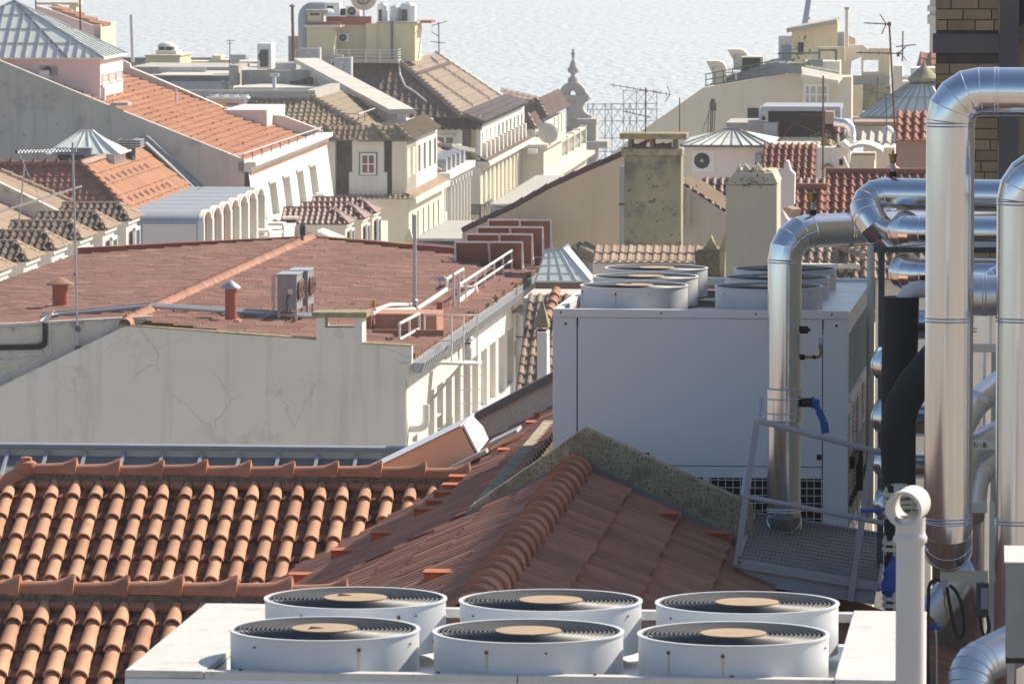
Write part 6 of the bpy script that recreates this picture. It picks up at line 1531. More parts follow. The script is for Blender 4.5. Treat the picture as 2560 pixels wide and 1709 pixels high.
m = MB(); pb(24, 356, 625, 398, 945, fu, 1.1, m); pb(24, 160, 625, 218, 930, fu, 1.1, m); pb(24, -120, 625, 160, 680, fu, 1.1, m); m.build('pilaster', MT['white_wall'], m2, sharp=0)
winpx(m2, *Z(24, -55, 688), *Z(24, 158, 880), fu + d1 * .9, d1, frame='white_metal', glass='glass_dark', bars=(1, 1), fw=.22)
m = MB(); tile_roof(m, PP(Z(24, -60, 500), fu + d1 * 1.4, d1), r1, (-d1 * 1.6 - K * 1.0), 3.6, 1.9, .45, .6, .13, .05, 4, 'barrel'); m.build('eave_tiles', MT['roof_dark'], m2)
rt = thing('railing', 'dark iron balcony railing at the corner of the pale yellow facade', 'railing', PP(Z(24, 300, 1480), cN - d1 * 1.2, d1)); q = cN - d1 * 1.2; m = MB()
for x in range(300, 401, 12): m.cyl(PP(Z(24, x, 1480), q, d1), PP(Z(24, x, 1382), q, d1), .035, n=4)
a, b = PP(Z(24, 298, 1382), q, d1), PP(Z(24, 402, 1382), q, d1); m.cyl(a, b, .06, n=5); c = b + d1 * sx(b, d1, Z(24, 500, 0)[0]); m.cyl(b, c, .06, n=5)
for i in range(9): p = b + (c - b) * (i / 8); m.cyl(p - K * 2.7, p, .035, n=4)
m.build('bars', MT['dark_steel'], rt)

# ---- rooftop plant room on top of it
PY = YH + .6
pr = thing('plant_room', 'yellow rooftop plant room with red parapets above the dark brown roof', 'building', P(Z(2, 460, 560), PY))
def PBX(name, mat, x0, y0, x1, y1, Y=PY, dep=3.0, par=pr, k=2, bevel=0): return pb(k, x0, y0, x1, y1, Y, dep).build(name, MT[mat], par, sharp=0, bevel=bevel)
PBX('roof_deck', 'concrete', 590, 545, 1300, 575, PY - 1.2, 12)
PBX('rear_wall', 'yellow_wall', 740, 225, 1052, 560, PY + 1.5, 3)
PBX('wall', 'yellow_wall', 1098, 212, 1450, 560, PY + 1.0, 4.6)
PBX('pier', 'yellow_wall', 1000, 215, 1098, 560, PY + .7, 3)
PBX('stair_block', 'yellow_wall', 462, 248, 712, 570, PY - 1.2, 2.0)
PBX('roof_slab', 'pink_wall', 440, 230, 772, 250, PY - 1.5, 2.6)
PBX('red_parapet', 'red_parapet' if 'red_parapet' in MT else 'red_paint', 470, 203, 762, 232, PY - 1.1, 1.8)
PBX('red_parapet', 'red_paint', 640, 150, 1050, 226, PY + 1.3, .4)
PBX('red_parapet', 'red_paint', 1465, 190, 1600, 212, PY + 3.0, 3)
PBX('wall_slab', 'concrete', 1096, 198, 1470, 215, PY + .9, 4.8)
ch_ = PBX('chimney', 'yellow_wall', 470, 118, 598, 206, PY - .9, 1.2); PBX('cap_slab', 'concrete', 450, 90, 655, 118, PY - 1.1, 1.6, ch_)
m = MB(); pb(2, 490, 122, 580, 143, PY - .92, .05, m); m.build('vent_slot', MT['dark'], ch_)
c = P(Z(2, 665, 232), PY - .2); m = MB(); m.lathe([(.76 * math.cos(a * .157), .45 * math.sin(a * .157)) for a in range(10)] + [(.01, .46)], c + K * .75, 20); m.build('dome_light', MT['white_metal'], pr)
for (x0, y0, x1, y1, Y) in ((918, 292, 1000, 560, PY + 1.45), (1283, 283, 1416, 560, PY + .95)):
    MT.setdefault('door_blue', M('pale_blue_door', (.30, .36, .43), (.27, .33, .40), 2, .5)); d_ = PBX('door', 'door_blue', x0, y0, x1, y1, Y, .05); 
    q = P(Z(2, x0 + (x1 - x0) * .15, (y0 + y1) / 2), Y - .03); m = MB(); m.box(q, r1 * .12, d1 * .05, K * .25); m.build('handle', MT['brass'], d_)
m = MB(); q = P(Z(2, 1240, 545), PY + .8); m.cyl(q, q + K * sy(q, K, Z(2, 0, 192)[1]), .08, n=8); m.build('drain_pipe', MT['dark_steel'], pr)
m = MB(); q = P(Z(2, 1455, 540), PY + .9) + r1 * .2; q2 = P(Z(2, 1500, 245), PY + 1.5) + r1 * .1; m.tube([q, q2, q2 + K * .2 + d1 * 1.2], .05, 6); m.build('drain_pipe', MT['pvc'], pr)
m = MB(); q = P(Z(2, 440, 470), PY + 1); zt2 = P(Z(2, 440, 90), PY + 1)
m.tube(route([q, Vector((q.x, q.y, P(Z(2, 0, 75), PY + 1).z)), P(Z(2, 620, 75), PY + 1) ], .8, 6)[0], .44, 14); m.build('air_duct', MT['zinc_light'], pr, sharp=25)
PBX('duct_housing', 'white_metal', 620, 25, 760, 145, PY + 1, 2); PBX('duct_opening', 'dark', 648, 55, 705, 125, PY + .98, .05); PBX('duct_opening', 'dark', 762, 80, 810, 145, PY + 1.5, .5)
def ra(label, x0, y0, x1, y1, Y, dep, fan=True, k=2, grp='rooftop air conditioners'):
    a = P(Z(k, x0, y1), Y); b = P(Z(k, x1, y1), Y); return ac_unit(label, a, r1, -d1, sx(a, r1, Z(k, x1, 0)[0]), sy(a, K, Z(k, 0, y0)[1]), dep, grp)
ra('white air conditioner on the plant room wall left of the narrow door', 750, 302, 848, 385, PY + 1.2, .8)
ra('boxy air conditioner standing on the red parapet below the big dish', 818, 55, 946, 150, PY + 1.6, 1.2)
for i, (x0, y0, x1, y1, lab) in enumerate(((1105, 30, 1200, 208, 'leftmost white water tank on the plant room roof'), (1218, 50, 1312, 206, 'small white water tank between two larger ones on the plant room'), (1312, 28, 1462, 210, 'largest ribbed water tank on the plant room roof'))):
    a = P(Z(2, (x0 + x1) / 2, y1), PY + 2.5); rr = sx(P(Z(2, x0, y1), PY + 2.5), r1, Z(2, x1, 0)[0]) / 2; h = sy(a, K, Z(2, 0, y0)[1]); t = thing('water_tank', lab, 'tank', a, 0, 'tanks on the plant room')
    m = MB(); m.lathe([(rr, 0), (rr, h * .3), (rr * 1.02, h * .32), (rr, h * .34), (rr, h * .6), (rr * 1.02, h * .62), (rr, h * .64), (rr, h * .86), (rr * .75, h * .97), (rr * .3, h)], a, 10); m.build('shell', MT['white_metal'], t, sharp=20)
    m = MB(); m.cyl(a + K * h * .98, a + K * h * 1.05, rr * .3, n=10); m.build('lid', MT['dish'], t)
    if i != 1: m = MB(); pb(2, x0 + 12, y0 + 60, x0 + (x1 - x0) * .45, y1 - 6, PY + 2.5 - rr * 1.01, .05, m); m.build('louvre', MT['black_wire'], t)
dc = P(Z(2, 978, -18), PY + .8); dn = (-d1 * .96 + r1 * .05 - K * .18).normalized(); dx = dn.cross(K).normalized(); dy = dx.cross(dn); drr = sx(P(Z(2, 855, 0), PY + .8), r1, Z(2, 1100, 0)[0]) / 2
MT['dish_pink'] = M('faded_dish', (.70, .56, .47), (.64, .50, .42), .6, .6)
def dish(label, c, n, rr, mat, mast=None, ring=True):
    x = n.cross(K).normalized(); y = x.cross(n); t = thing('satellite_dish', label, 'satellite dish', c - K * rr * 1.4)
    m = MB(); m.lathe([(rr * math.sin(a * .157 * .9) / math.sin(1.413), -.32 * rr * (1 - math.cos(a * .157 * .9)) * -1 ) for a in range(0, 11)], c, 28, (x, y, -n), caps=False); m.build('reflector', MT[mat], t, sharp=60)
    if ring: m = MB(); m.ring(c + n * .12, rr * .46, .05, 24, 6, (x, y, n)); m.cyl(c + n * .12 - x * rr * .46, c + n * .12 + x * rr * .46, .035, n=5); m.cyl(c + n * .1, c + n * .1 - y * rr * .5, .035, n=5); m.build('back_frame', MT['dark_steel'], t)
    if mast: m = MB(); m.cyl(mast, c + n * .2 - y * rr * .4, .06, n=8); m.build('mast', MT['steel'], t)
    return t
dish('big faded satellite dish seen from behind, cut by the top of the picture', dc, dn, drr, 'dish_pink', P(Z(2, 985, 150), PY + .8))
rt = thing('railing', 'cream railing round the terrace of the yellow plant room', 'railing', P(Z(2, 590, 560), PY - 1.3)); q = P(Z(2, 590, 545), PY - 1.3); m = MB(); RQ = lambda x, y: PP(Z(2, x, y), q, d1)
for y in (452, 482, 512, 544): m.cyl(RQ(590, y + 4), RQ(1295, y + 4), .035, n=5)
e = RQ(1295, 450); L = sx(e, d1, Z(2, 1432, 0)[0])
for k in range(5): p = RQ(1295, 455 + k * 23); m.cyl(p, p + d1 * L, .035, n=5)
m.build('rails', MT['cream_steel'], rt)
for x in (590, 735, 850, 1000, 1130, 1295): MB().cyl(RQ(x, 575), RQ(x, 450), .06, n=5).build('post', MT['cream_steel'], rt)
for (lab, x0, y0, x1, y1, Y) in (('left grey rooftop cabinet with a round badge beside the white sloping wall', 384, 442, 565, 640, PY - 4), ('right grey rooftop cabinet with a round badge standing over the dark roof', 708, 528, 852, 725, PY - 5)):
    t = thing('cabinet', lab, 'cabinet', P(Z(2, x0, y1), Y), 0, 'grey rooftop cabinets'); pb(2, x0, y0, x1, y1, Y, .8).build('case', MT['door_grey'] if 'door_grey' in MT else MT['steel_paint'], t, bevel=.03)
    a = P(Z(2, x1 + 2, y1 + 22), Y); m = MB(); m.box(a, r1 * .14, d1 * .8, K * sy(a, K, Z(2, 0, y0 - 5)[1])); m.build('side_panel', MT['white_metal'], t, sharp=0)
    cx_ = x0 + (x1 - x0) * .53; c = P(Z(2, cx_, y0 + 105), Y) - d1 * .03; m = MB(); rr = .3; m.lathe([(.01, 0), (rr, 0), (rr, .02), (.01, .02)], c, 24, (r1, K, -d1)); b_ = m.build('badge', MT['white_metal'], t)
    m = MB(); m.ring(c - d1 * .03, rr * .78, .025, 20, 4, (r1, K, -d1)); m.bar(c - d1 * .04 - r1 * .13, c - d1 * .04 + r1 * .13 + K * .03, .07, .04, up=d1); m.build('badge_mark', MT['steel_paint'], b_)
    m = MB(); m.bar(c - d1 * .03 - r1 * .15 + K * .52, c - d1 * .03 + r1 * .15 + K * .52, .05, .03, up=d1); m.build('plate', MT['white_metal'], t)
    m = MB(); m.cyl(P(Z(2, x0 - 22, y0 + 170), Y), P(Z(2, x0 - 22, y0 + 20), Y), .04, n=5); m.tube([P(Z(2, x0 - 22, y0 + 20), Y), P(Z(2, x0 + 5, y0 + 15), Y)], .04, 5); m.build('pipe', MT['pvc'], t)
wbA, wbB = P(Z(2, 415, 572), 374.0), P(Z(2, 1290, 1042), 350.0)
t = thing('sloping_wall', 'long white fire wall sloping down between the olive roof and the dark roof', 'wall', Vector((wbB.x, wbB.y, 20)))
m = MB(); u_ = (wbB - wbA); w_h = Vector((u_.x, u_.y, 0)).normalized(); sd2 = Vector((-w_h.y, w_h.x, 0)); m.prism([wbA - K * 6, wbA, wbB, wbB - K * 6], sd2 * .55); m.build('wall', MT['white_wall'], t, sharp=0)
m = MB()
for i in range(5): a, b = wbA + u_ * (i / 5), wbA + u_ * ((i + .985) / 5); m.prism([a - sd2 * .5, a + sd2 * 1.1, b + sd2 * 1.1, b - sd2 * .5], K * .3)
m.build('coping', MT['concrete_light'] if 'concrete_light' in MT else MT['stone'], t, sharp=0)

# ---- flat roofs between the orange roof and the plant room
fr_ = thing('building', 'flat roofed building with grey parapets left of the olive brown roof', 'building', P(Z(1, 1400, 700), 385))
def B6(name, mat, par, k, x0, y0, x1, y1, Y, dep, bevel=0): return pb(k, x0, y0, x1, y1, Y, dep).build(name, MT[mat], par, sharp=0, bevel=bevel)
def massb(par, k, x0, y0, x1, Y, dep, mat, name='wall'):
    a = P(Z(k, x0, y0), Y); w_ = sx(a, r1, Z(k, x1, 0)[0]); return MB().box(Vector((a.x, a.y, 8)), r1 * w_, d1 * dep, K * (a.z - 8)).build(name, MT[mat], par, sharp=0)
massb(fr_, 1, 1380, 690, 2130, 388, 28, 'plaster_old')
B6('parapet', 'zinc', fr_, 1, 1380, 690, 2090, 740, 387.8, .6); B6('lower_wall', 'steel_paint', fr_, 1, 1500, 742, 2090, 830, 387.5, .4)
B6('coping', 'white_wall', fr_, 1, 1370, 682, 2100, 692, 387.6, 1.0)
B6('rear_parapet', 'flash', fr_, 1, 1000, 525, 2120, 560, 436, 1); B6('terrace', 'paleyellow_wall', fr_, 1, 1640, 560, 2110, 600, 432, 4); B6('terrace', 'concrete', fr_, 1, 1180, 610, 2120, 660, 400, 10)
massb(fr_, 1, 1000, 560, 2600, 437, 8, 'plaster_old')
B6('pipe_box', 'concrete', fr_, 1, 1445, 618, 1480, 680, 396, .6)
m = MB(); 
for y in (628, 645): m.cyl(P(Z(1, 1450, y), 396), P(Z(1, 1880, y), 396), .12, n=6)
m.build('service_pipe', MT['cream_steel'], fr_)
gp = thing('building', 'long grey rooftop wall with clay pots on its ledge behind the olive brown roof', 'building', P(Z(2, 0, 860), 366))
massb(gp, 2, -200, 800, 640, 364, 14, 'plaster_old'); B6('rear_wall', 'concrete', gp, 2, -130, 640, 560, 780, 372, .6); B6('upper_wall', 'concrete', gp, 2, 300, 645, 640, 795, 376.5, .6); B6('front_band', 'white_wall', gp, 2, -180, 796, 690, 862, 363.8, .5)
B6('corner_block', 'concrete', gp, 1, 2088, 595, 2160, 780, 371, 3)
B6('post', 'white_metal', gp, 2, 150, 680, 178, 860, 363.3, .4); B6('post_arm', 'white_metal', gp, 2, 125, 672, 205, 700, 363.2, .3)
B6('shed_roof', 'zinc_light', gp, 2, 140, 575, 360, 640, 373.5, 3)
for i, (x0, x1, y0) in enumerate(((308, 352, 738), (355, 405, 732), (408, 458, 715), (455, 525, 702))):
    a = P(Z(2, (x0 + x1) / 2, 790), 370.0); rr = sx(P(Z(2, x0, 790), 370), r1, Z(2, x1, 0)[0]) / 2; h = sy(a, K, Z(2, 0, y0)[1])
    m = MB(); m.lathe([(rr * .9, 0), (rr, h * .15), (rr, h * .8), (rr * .7, h), (rr * .5, h)], a, 14); m.build('clay_pot', MT['mansard_tile'], None, label=['leftmost and smallest dark clay pot on the grey rooftop ledge', 'second dark clay pot from the left on the grey rooftop ledge', 'third dark clay pot from the left on the grey rooftop ledge', 'rightmost and largest dark clay pot on the grey rooftop ledge'][i], cat='clay pot', group='clay pots on the ledge')
cu = thing('cupola', 'cream ventilation cupola with a rounded cap on a louvred base above the flat roofs', 'cupola', P(Z(1, 1480, 610), 425))
B6('base', 'yellow_wall', cu, 1, 1325, 508, 1640, 612, 425, 6); B6('coping', 'paleyellow_wall', cu, 1, 1315, 500, 1648, 512, 424.8, 6.4); B6('drum', 'cream_wall', cu, 1, 1420, 462, 1610, 502, 426, 2.4); B6('lantern', 'cream_wall', cu, 1, 1440, 425, 1595, 465, 426.6, 1.5)
B6('opening', 'dark', cu, 1, 1450, 428, 1502, 458, 426.5, .2); B6('opening', 'dark', cu, 1, 1512, 428, 1570, 458, 426.5, .2)
c = P(Z(1, 1520, 424), 427.4); m = MB(); m.lathe([(.72, 0), (.69, .05), (.55, .2), (.32, .3), (.09, .35), (.02, .35)], c, 18); m.build('cap', MT['white_wall'], cu)
yr = thing('roof_hut', 'low pale yellow rooftop hut near the river behind the flat roofs', 'hut', P(Z(1, 1970, 545), 431)); B6('wall', 'paleyellow_wall', yr, 1, 1905, 545, 2120, 575, 431, 4); B6('box', 'paleyellow_wall', yr, 1, 1930, 508, 2015, 545, 431.5, 2)
ac1 = P(Z(2, 12, 632), 371.0); ac_t = ac_unit('tall white condenser with a dark grille on the grey rooftop', ac1, r1, -d1, sx(ac1, r1, Z(2, 140, 0)[0]), sy(ac1, K, Z(2, 0, 397)[1]), 2.0)
B6('grille', 'black_wire', ac_t, 2, 38, 455, 112, 612, 370.93, .05)
t = thing('fan_hood', 'grey bent ventilation hood on the flat roof below a thin aerial', 'fan hood', P(Z(1, 2120, 620), 392)); B6('stack', 'zinc_light', t, 1, 2110, 510, 2165, 640, 392, 1.2); B6('hood', 'zinc_light', t, 1, 2100, 500, 2240, 545, 391.6, 1.6, .05)
def aerial(label, k, base, top, Y, arms, rad=.09, mat='dark_steel'):
    t = thing('antenna', label, 'antenna', P(Z(k, *base), Y)); a = P(Z(k, *base), Y); b = PP(Z(k, *top), a, d1)
    MB().cyl(a, b, rad, n=6).build('mast', MT[mat], t)
    m = MB()
    for (x0, y0, x1, y1, n) in arms:
        p, q = PP(Z(k, x0, y0), a - d1 * .05, d1), PP(Z(k, x1, y1), a - d1 * .05, d1); m.cyl(p, q, rad * .6, n=5)
        for i in range(n): c_ = p + (q - p) * ((i + .5) / n); dd = (d1 * .5 + K * .35) * (q - p).length * .1; m.cyl(c_ - dd, c_ + dd, rad * .4, n=4)
    if m.v: m.build('arms', MT[mat], t)
    return t
aerial('thin aerial on the flat roof below the open river', 1, (2095, 600), (2095, 365), 392, [(2060, 375, 2145, 372, 3), (2065, 400, 2120, 398, 2)], .035)
aerial('branching aerial at the right end of the yellow plant room', 2, (1668, 490), (1665, 205), 418, [(1600, 235, 1745, 195, 4), (1600, 292, 1670, 335, 3), (1590, 380, 1728, 395, 5)], .045)
t = thing('flue', 'tall dark flue pipe with a cap left of the yellow plant room', 'flue', P(Z(2, 340, 580), 405)); a = P(Z(2, 340, 580), 405); b = P(Z(2, 331, 62), 405); MB().cyl(a, Vector((b.x, b.y, b.z)), .1, n=10).build('pipe', MT['rust'], t); m = MB(); m.lathe([(.26, 0), (.26, .04), (.03, .2)], b, 10); m.build('cap', MT['dark_steel'], t)
B6('side_wall', 'concrete', pr, 2, 295, 330, 405, 600, PY + 3, 3); B6('window', 'dark', pr, 2, 388, 378, 408, 430, PY + 2.95, .1)
B6('vent_box', 'concrete', pr, 2, 640, 505, 785, 560, PY - 2, 1.2)
dish('pale satellite dish on the flat roof left of the clay pots', P(Z(1, 2058, 785), 372), (r1 * .75 - d1 * .6 + K * .25).normalized(), .43, 'dish', P(Z(1, 2075, 860), 372), False)
hv_ = thing('air_conditioner', 'salmon fronted rooftop unit with two rows of small fans behind the pink parapet', 'air conditioner', P(Z(1, 2080, 992), 345)); 
q = P(Z(1, 1890, 990), 345.0); w_ = sx(q, r1, Z(1, 2250, 0)[0]); h = sy(q, K, Z(1, 0, 905)[1]); MB().box(q - K * 1, r1 * w_, d1 * 1.8, K * (h + 1)).build('casing', MT['copper_box'], hv_, bevel=.03)
MB().box(q + K * h - r1 * .1 - d1 * .1, r1 * (w_ + .2), d1 * 2.0, K * .14).build('deck', MT['white_metal'], hv_, bevel=.02)
m = MB(); m.box(q + r1 * (w_ * .72) - K * 1, r1 * .05, -d1 * .04, K * (h + 1)); m.box(q + r1 * (w_ * .93) - K * 1, r1 * w_ * .07, -d1 * .05, K * (h + 1)); m.build('panel_joint', MT['white_metal'], hv_)
m = MB(); c = q + r1 * w_ * .5 + K * h * .5 - d1 * .03
for i in range(7): m.box(c + r1 * (.1 * i) - K * (.06 if i else .1), r1 * .07, -d1 * .02, K * (.12 if i else .18))
m.build('blue_lettering', MT['blue'], hv_, sharp=0)
q = q + r1 * (w_ + .05); m = MB(); m.box(q - K, r1 * .56, d1 * 1.7, K * (h + .9)); m.build('coil_end', MT['dark_steel'], hv_); 
fd = MB(); fd.lathe([(.27, 0), (.27, .15), (.24, .15), (.24, .1), (.02, .1)], (0, 0, 0), 16); fg = MB(); fg.lathe([(.245, .155), (.02, .165)], (0, 0, 0), 14); fg.lathe([(.07, .165), (.06, .2), (.02, .2)], (0, 0, 0), 10)
inst(hv_, [('fan_shroud', fd, 'white_metal'), ('fan_guard', fg, 'black_wire')], [P(Z(1, 1890, 990), 345.0) + K * (h + .13) + r1 * (.33 + .62 * i) + d1 * (.45 + .9 * j) for j in range(2) for i in range(4)], GA)

# ---- next roofs down the street, balustrade and ornate gable
cQ = P(Z(24, 1010, 640), 455.0)
m3 = thing('building', 'cream building with dark ribbed dormer roofs just behind the largest far building', 'building', Vector((cQ.x, cQ.y, 8)))
lQ = sx(PP(Z(24, 1060, 545), cQ + d1 * 3, d1), d1, Z(24, 1235, 0)[0])
q0 = PP(Z(24, 1045, 560), cQ + d1 * 3, d1)
uW, wz0, wz1 = lt_windows(24, (1120, 1155, 1190), 9, q0, (1155, 510), (1155, 690))
open_wall(m3, 'facade', 'cream_wall', Vector((q0.x, q0.y, 8)), d1, K, lQ, q0.z - 8, [(p, q, wz0 - 8, wz1 - 8) for p, q in uW if p > .1], r1, .25, 'glass_dark', 'green_frame')
m = MB(); m.box(Vector((q0.x, q0.y, 8)) - r1 * 14, r1 * 13.9, d1 * lQ, K * (q0.z - 8.1)); m.build('wall', MT['cream_wall'], m3, sharp=0)
H0 = PP(Z(24, 935, 350), q0 + d1 * .5, d1)
hipcorner(m3, H0, Z(24, 1040, 512), sx(H0, d1, Z(24, 1145, 0)[0]), 5, None, 'roof_ribs', 'roof_ribs', .5, .6, .12, .05, 'barrel', 'barrel', puS=1.1, ampS=.26) if 'roof_ribs' in MT else None
MT['roof_ribs'] = M('dark_red_ribs', (.17, .075, .06), (.12, .06, .05), 1, .6, rnd=.25)
hipcorner(m3, H0, Z(24, 1045, 530), sx(H0, d1, Z(24, 1145, 0)[0]), 5, None, 'roof_ribs', 'roof_ribs', .5, .6, .12, .05, 'barrel', 'barrel', puS=1.1, ampS=.26)
H0 = PP(Z(24, 850, 500), cQ - d1 * 4, d1)
hipcorner(m3, H0, Z(24, 925, 640), sx(H0, d1, Z(24, 925, 0)[0]), 4, None, 'roof_ribs', 'roof_ribs', .5, .6, .12, .05, 'barrel', 'barrel', puS=1.1, ampS=.26)
m = MB(); a = PP(Z(24, 600, 235), cQ + d1 * 14, d1); b = PP(Z(24, 1000, 330), cQ + d1 * 14, d1); tile_roof(m, a, (b - a), (-d1 * .9 - K * .3), (b - a).length, 9, .5, .7, .06, .03, 4, 'wave'); m.build('roof_slope', MT['roof_taupe'], m3)
m = MB(); pb(24, 820, 655, 1020, 830, cQ - d1 * 3, 3, m); pb(24, 860, 640, 935, 830, cQ - d1 * 3.4, 1, m); m.build('dormer_wall', MT['white_wall'], m3, sharp=0)
dish('big white satellite dish seen from behind on the cream building by the ornate gable', P(Z(24, 1068, 675), 434), (-d1 * .9 + r1 * .35 + K * .1).normalized(), .8, 'stone', P(Z(24, 1075, 800), 434), False)
bl_ = thing('building', 'pale stone building with a balustrade terrace below the ornate gable', 'building', P(Z(24, 850, 1200), 432))
cB = P(Z(24, 1015, 930), 438.0); lB2 = sx(cB, d1, Z(24, 1440, 0)[0])
b0 = PP(Z(24, 1195, 925), cB, r1); tb_ = (b0 - cB).dot(d1); zl = b0.z
m = MB(); m.box(Vector((cB.x, cB.y, 8)) - r1 * 7, r1 * 7, d1 * tb_, K * (cB.z + .8 - 8)); m.box(Vector((cB.x, cB.y, 8)) - r1 * 7.05 + d1 * tb_, r1 * 7, d1 * (lB2 - tb_), K * (zl - 8)); m.build('wall', MT['stone'], bl_, sharp=0)
m = MB(); m.box(cB + K * .8 - r1 * 3 - d1 * .15, r1 * 3.3, d1 * tb_, K * .3); m.box(Vector((cB.x, cB.y, zl - .9)) - r1 * .5, r1 * 1.2, d1 * lB2, K * .3); m.box(Vector((cB.x, cB.y, zl - 2.6)) - r1 * .5, r1 * 1.5, d1 * lB2, K * .3); m.build('cornice', MT['stone'], bl_, sharp=0)
bb_ = MB(); bb_.lathe([(.15, 0), (.15, .1), (.24, .35), (.24, .55), (.12, .85), (.15, 1.1), (.18, 1.2)], (0, 0, 0), 8)
bz = Vector((cB.x, cB.y, zl)) - r1 * .35
inst(bl_, [('baluster', bb_, 'stone')], [bz + d1 * (tb_ + 1.5 * k) for k in range(int((lB2 - tb_) / 1.5))], GA)
m = MB(); m.box(bz + K * 1.2 - r1 * .25 + d1 * tb_, r1 * .5, d1 * (lB2 - tb_), K * .2)
for k in range(5): m.box(bz - r1 * .3 + d1 * (tb_ + (lB2 - tb_) * k / 4.05), r1 * .6, d1 * .7, K * 1.5)
m.build('balustrade_rail', MT['stone'], bl_, sharp=0)
n_ = 9
open_wall(bl_, 'facade', 'paleyellow_wall', Vector((cB.x, cB.y, 8)) + r1 * .06, d1, K, lB2, zl - 2.7 - 8, [(lB2 * (k + .3) / n_, lB2 * (k + .62) / n_, zl - 15.2, zl - 11.4) for k in range(n_)], r1, .3, 'glass_dark', 'white_metal')
B6('ledge_box', 'white_metal', bl_, 24, 858, 835, 950, 880, 437, 2)
sp = thing('ornate_gable', 'ornate white stone gable with a round hole and an urn finial against the river', 'gable', P(Z(3, 550, 1290), 520)); gq = P(Z(3, 550, 1100), 520.0); GQ = lambda x, y: PP(Z(3, x, y), gq, d1)
outR = [(598, 755), (625, 775), (660, 812), (672, 845), (700, 870), (708, 895), (690, 922), (662, 935), (650, 960), (645, 990), (660, 1020), (690, 1045), (725, 1055), (722, 1085), (690, 1100), (600, 1115), (600, 1300)]
outL = [(505, 755), (478, 770), (450, 800), (430, 835), (402, 860), (393, 890), (410, 915), (440, 928), (470, 945), (492, 975), (497, 1050), (494, 1300)]
hole = [(550 + 30 * math.sin(R(20 * k)), 860 - 32 * math.cos(R(20 * k))) for k in range(10)]
holeL = [(550 - 30 * math.sin(R(20 * k)), 860 - 32 * math.cos(R(20 * k))) for k in range(10)]
def fill2(name, pts, par, th, mat):
    bm = bmesh.new(); vs = [bm.verts.new(GQ(*p)) for p in pts]; f = bm.faces.new(vs); r_ = bmesh.ops.extrude_face_region(bm, geom=[f]); 
    bmesh.ops.translate(bm, vec=d1 * th, verts=[v for v in r_['geom'] if isinstance(v, bmesh.types.BMVert)]); bmesh.ops.recalc_face_normals(bm, faces=bm.faces[:]); bmesh.ops.triangulate(bm, faces=bm.faces[:])
    m = MB(); m.v = [v.co.copy() for v in bm.verts]; bm.verts.index_update(); m.f = [[v.index for v in f.verts] for f in bm.faces]; m.a = [.5] * len(m.f); bm.free(); return m.build(name, MT[mat], par, sharp=0)
fill2('volute', [(550, 755)] + outR + [(550, 1300)] + [(550, 892)] + list(reversed(hole))[1:], sp, 2.0, 'spire_stone')
fill2('volute', [(550, 755)] + outL + [(550, 1300)] + [(550, 892)] + list(reversed(holeL))[1:], sp, 2.0, 'spire_stone')
pxm = FOC / 520 * 3.647
m = MB(); fz = GQ(550, 760) + d1 * 1.0; m.lathe([(r_ / pxm, (760 - y) / pxm) for (r_, y) in ((52, 760), (48, 745), (44, 715), (22, 698), (18, 680), (40, 665), (52, 650), (48, 628), (34, 610), (27, 580), (18, 560), (9, 545), (13, 520), (19, 492), (14, 478), (9, 470), (13, 460), (10, 450), (2, 446))], fz, 14); m.build('finial', MT['spire_stone'], sp, sharp=50)
m = MB()
for (a, b) in (((480, 790), (520, 835)), ((615, 790), (580, 835)), ((548, 895), (548, 1000))): m.bar(GQ(*a) - d1 * .05, GQ(*b) - d1 * .05, .3, .25, up=d1)
m.bar(GQ(405, 890) - d1 * .1, GQ(700, 895) - d1 * .1, .5, .3, up=d1); m.build('moulding', MT['spire_stone'], sp)
m = MB(); 
for (x0, y0, x1, y1, dd) in ((590, 1085, 770, 1130, .6), (650, 1130, 765, 1290, 0), (645, 1290, 868, 1350, 1.2), (680, 1350, 765, 1500, .2), (600, 1130, 655, 1300, .4)): pb(3, x0, y0, x1, y1, 518.5 - dd, 4 + dd, m)
m.build('pedestal', MT['spire_stone'], sp, sharp=0)
# ---- scaffold lattice on the river bank
sc_ = thing('lattice_tower', 'wide thin steel lattice structure on the river bank right of the ornate gable', 'scaffold', P(Z(3, 1000, 1500), 600)); lq = P(Z(3, 1000, 1500), 600.0); LQ = lambda x, y, dy=0: PP(Z(3, x, y), lq + d1 * dy, d1)
m = MB(); rg = random.Random(3)
for dy in (0, 8):
    xs = [690, 740, 850, 910, 1015, 1075, 1135, 1220, 1320]
    for i, x in enumerate(xs):
        t_ = 830 if x in (1015, 1135, 1220, 1320) else 940; m.cyl(LQ(x, 1520, dy), LQ(x, t_ + 6 * (dy > 0), dy), .05, n=4)
    for y in (945, 995, 1100, 1255, 1380): m.cyl(LQ(690, y + 5, dy), LQ(1325, y, dy), .045, n=4)
    m.cyl(LQ(1010, 825, dy), LQ(1325, 832, dy), .04, n=4)
    if dy: [m.cyl(LQ(x, 945), LQ(x, 945, 8), .04, n=4) for x in xs]
    for (y0, y1) in ((945, 1100), (1100, 1255), (1255, 1400), (1400, 1520)):
        for a, b in zip(xs, xs[1:]): m.cyl(LQ(a, y0, dy), LQ(b, y1, dy), .033, n=4); m.cyl(LQ(b, y0, dy), LQ(a, y1, dy), .033, n=4)
    for a, b in ((1015, 1135), (1135, 1220), (1220, 1320)): m.cyl(LQ(a, 830, dy), LQ(b, 945, dy), .03, n=4); m.cyl(LQ(b, 830, dy), LQ(a, 945, dy), .03, n=4)
MT['lattice'] = M('pale_lattice_steel', (.42, .44, .47), (.36, .38, .41), 1, .6)
m.build('lattice', MT['lattice'], sc_, sharp=0)

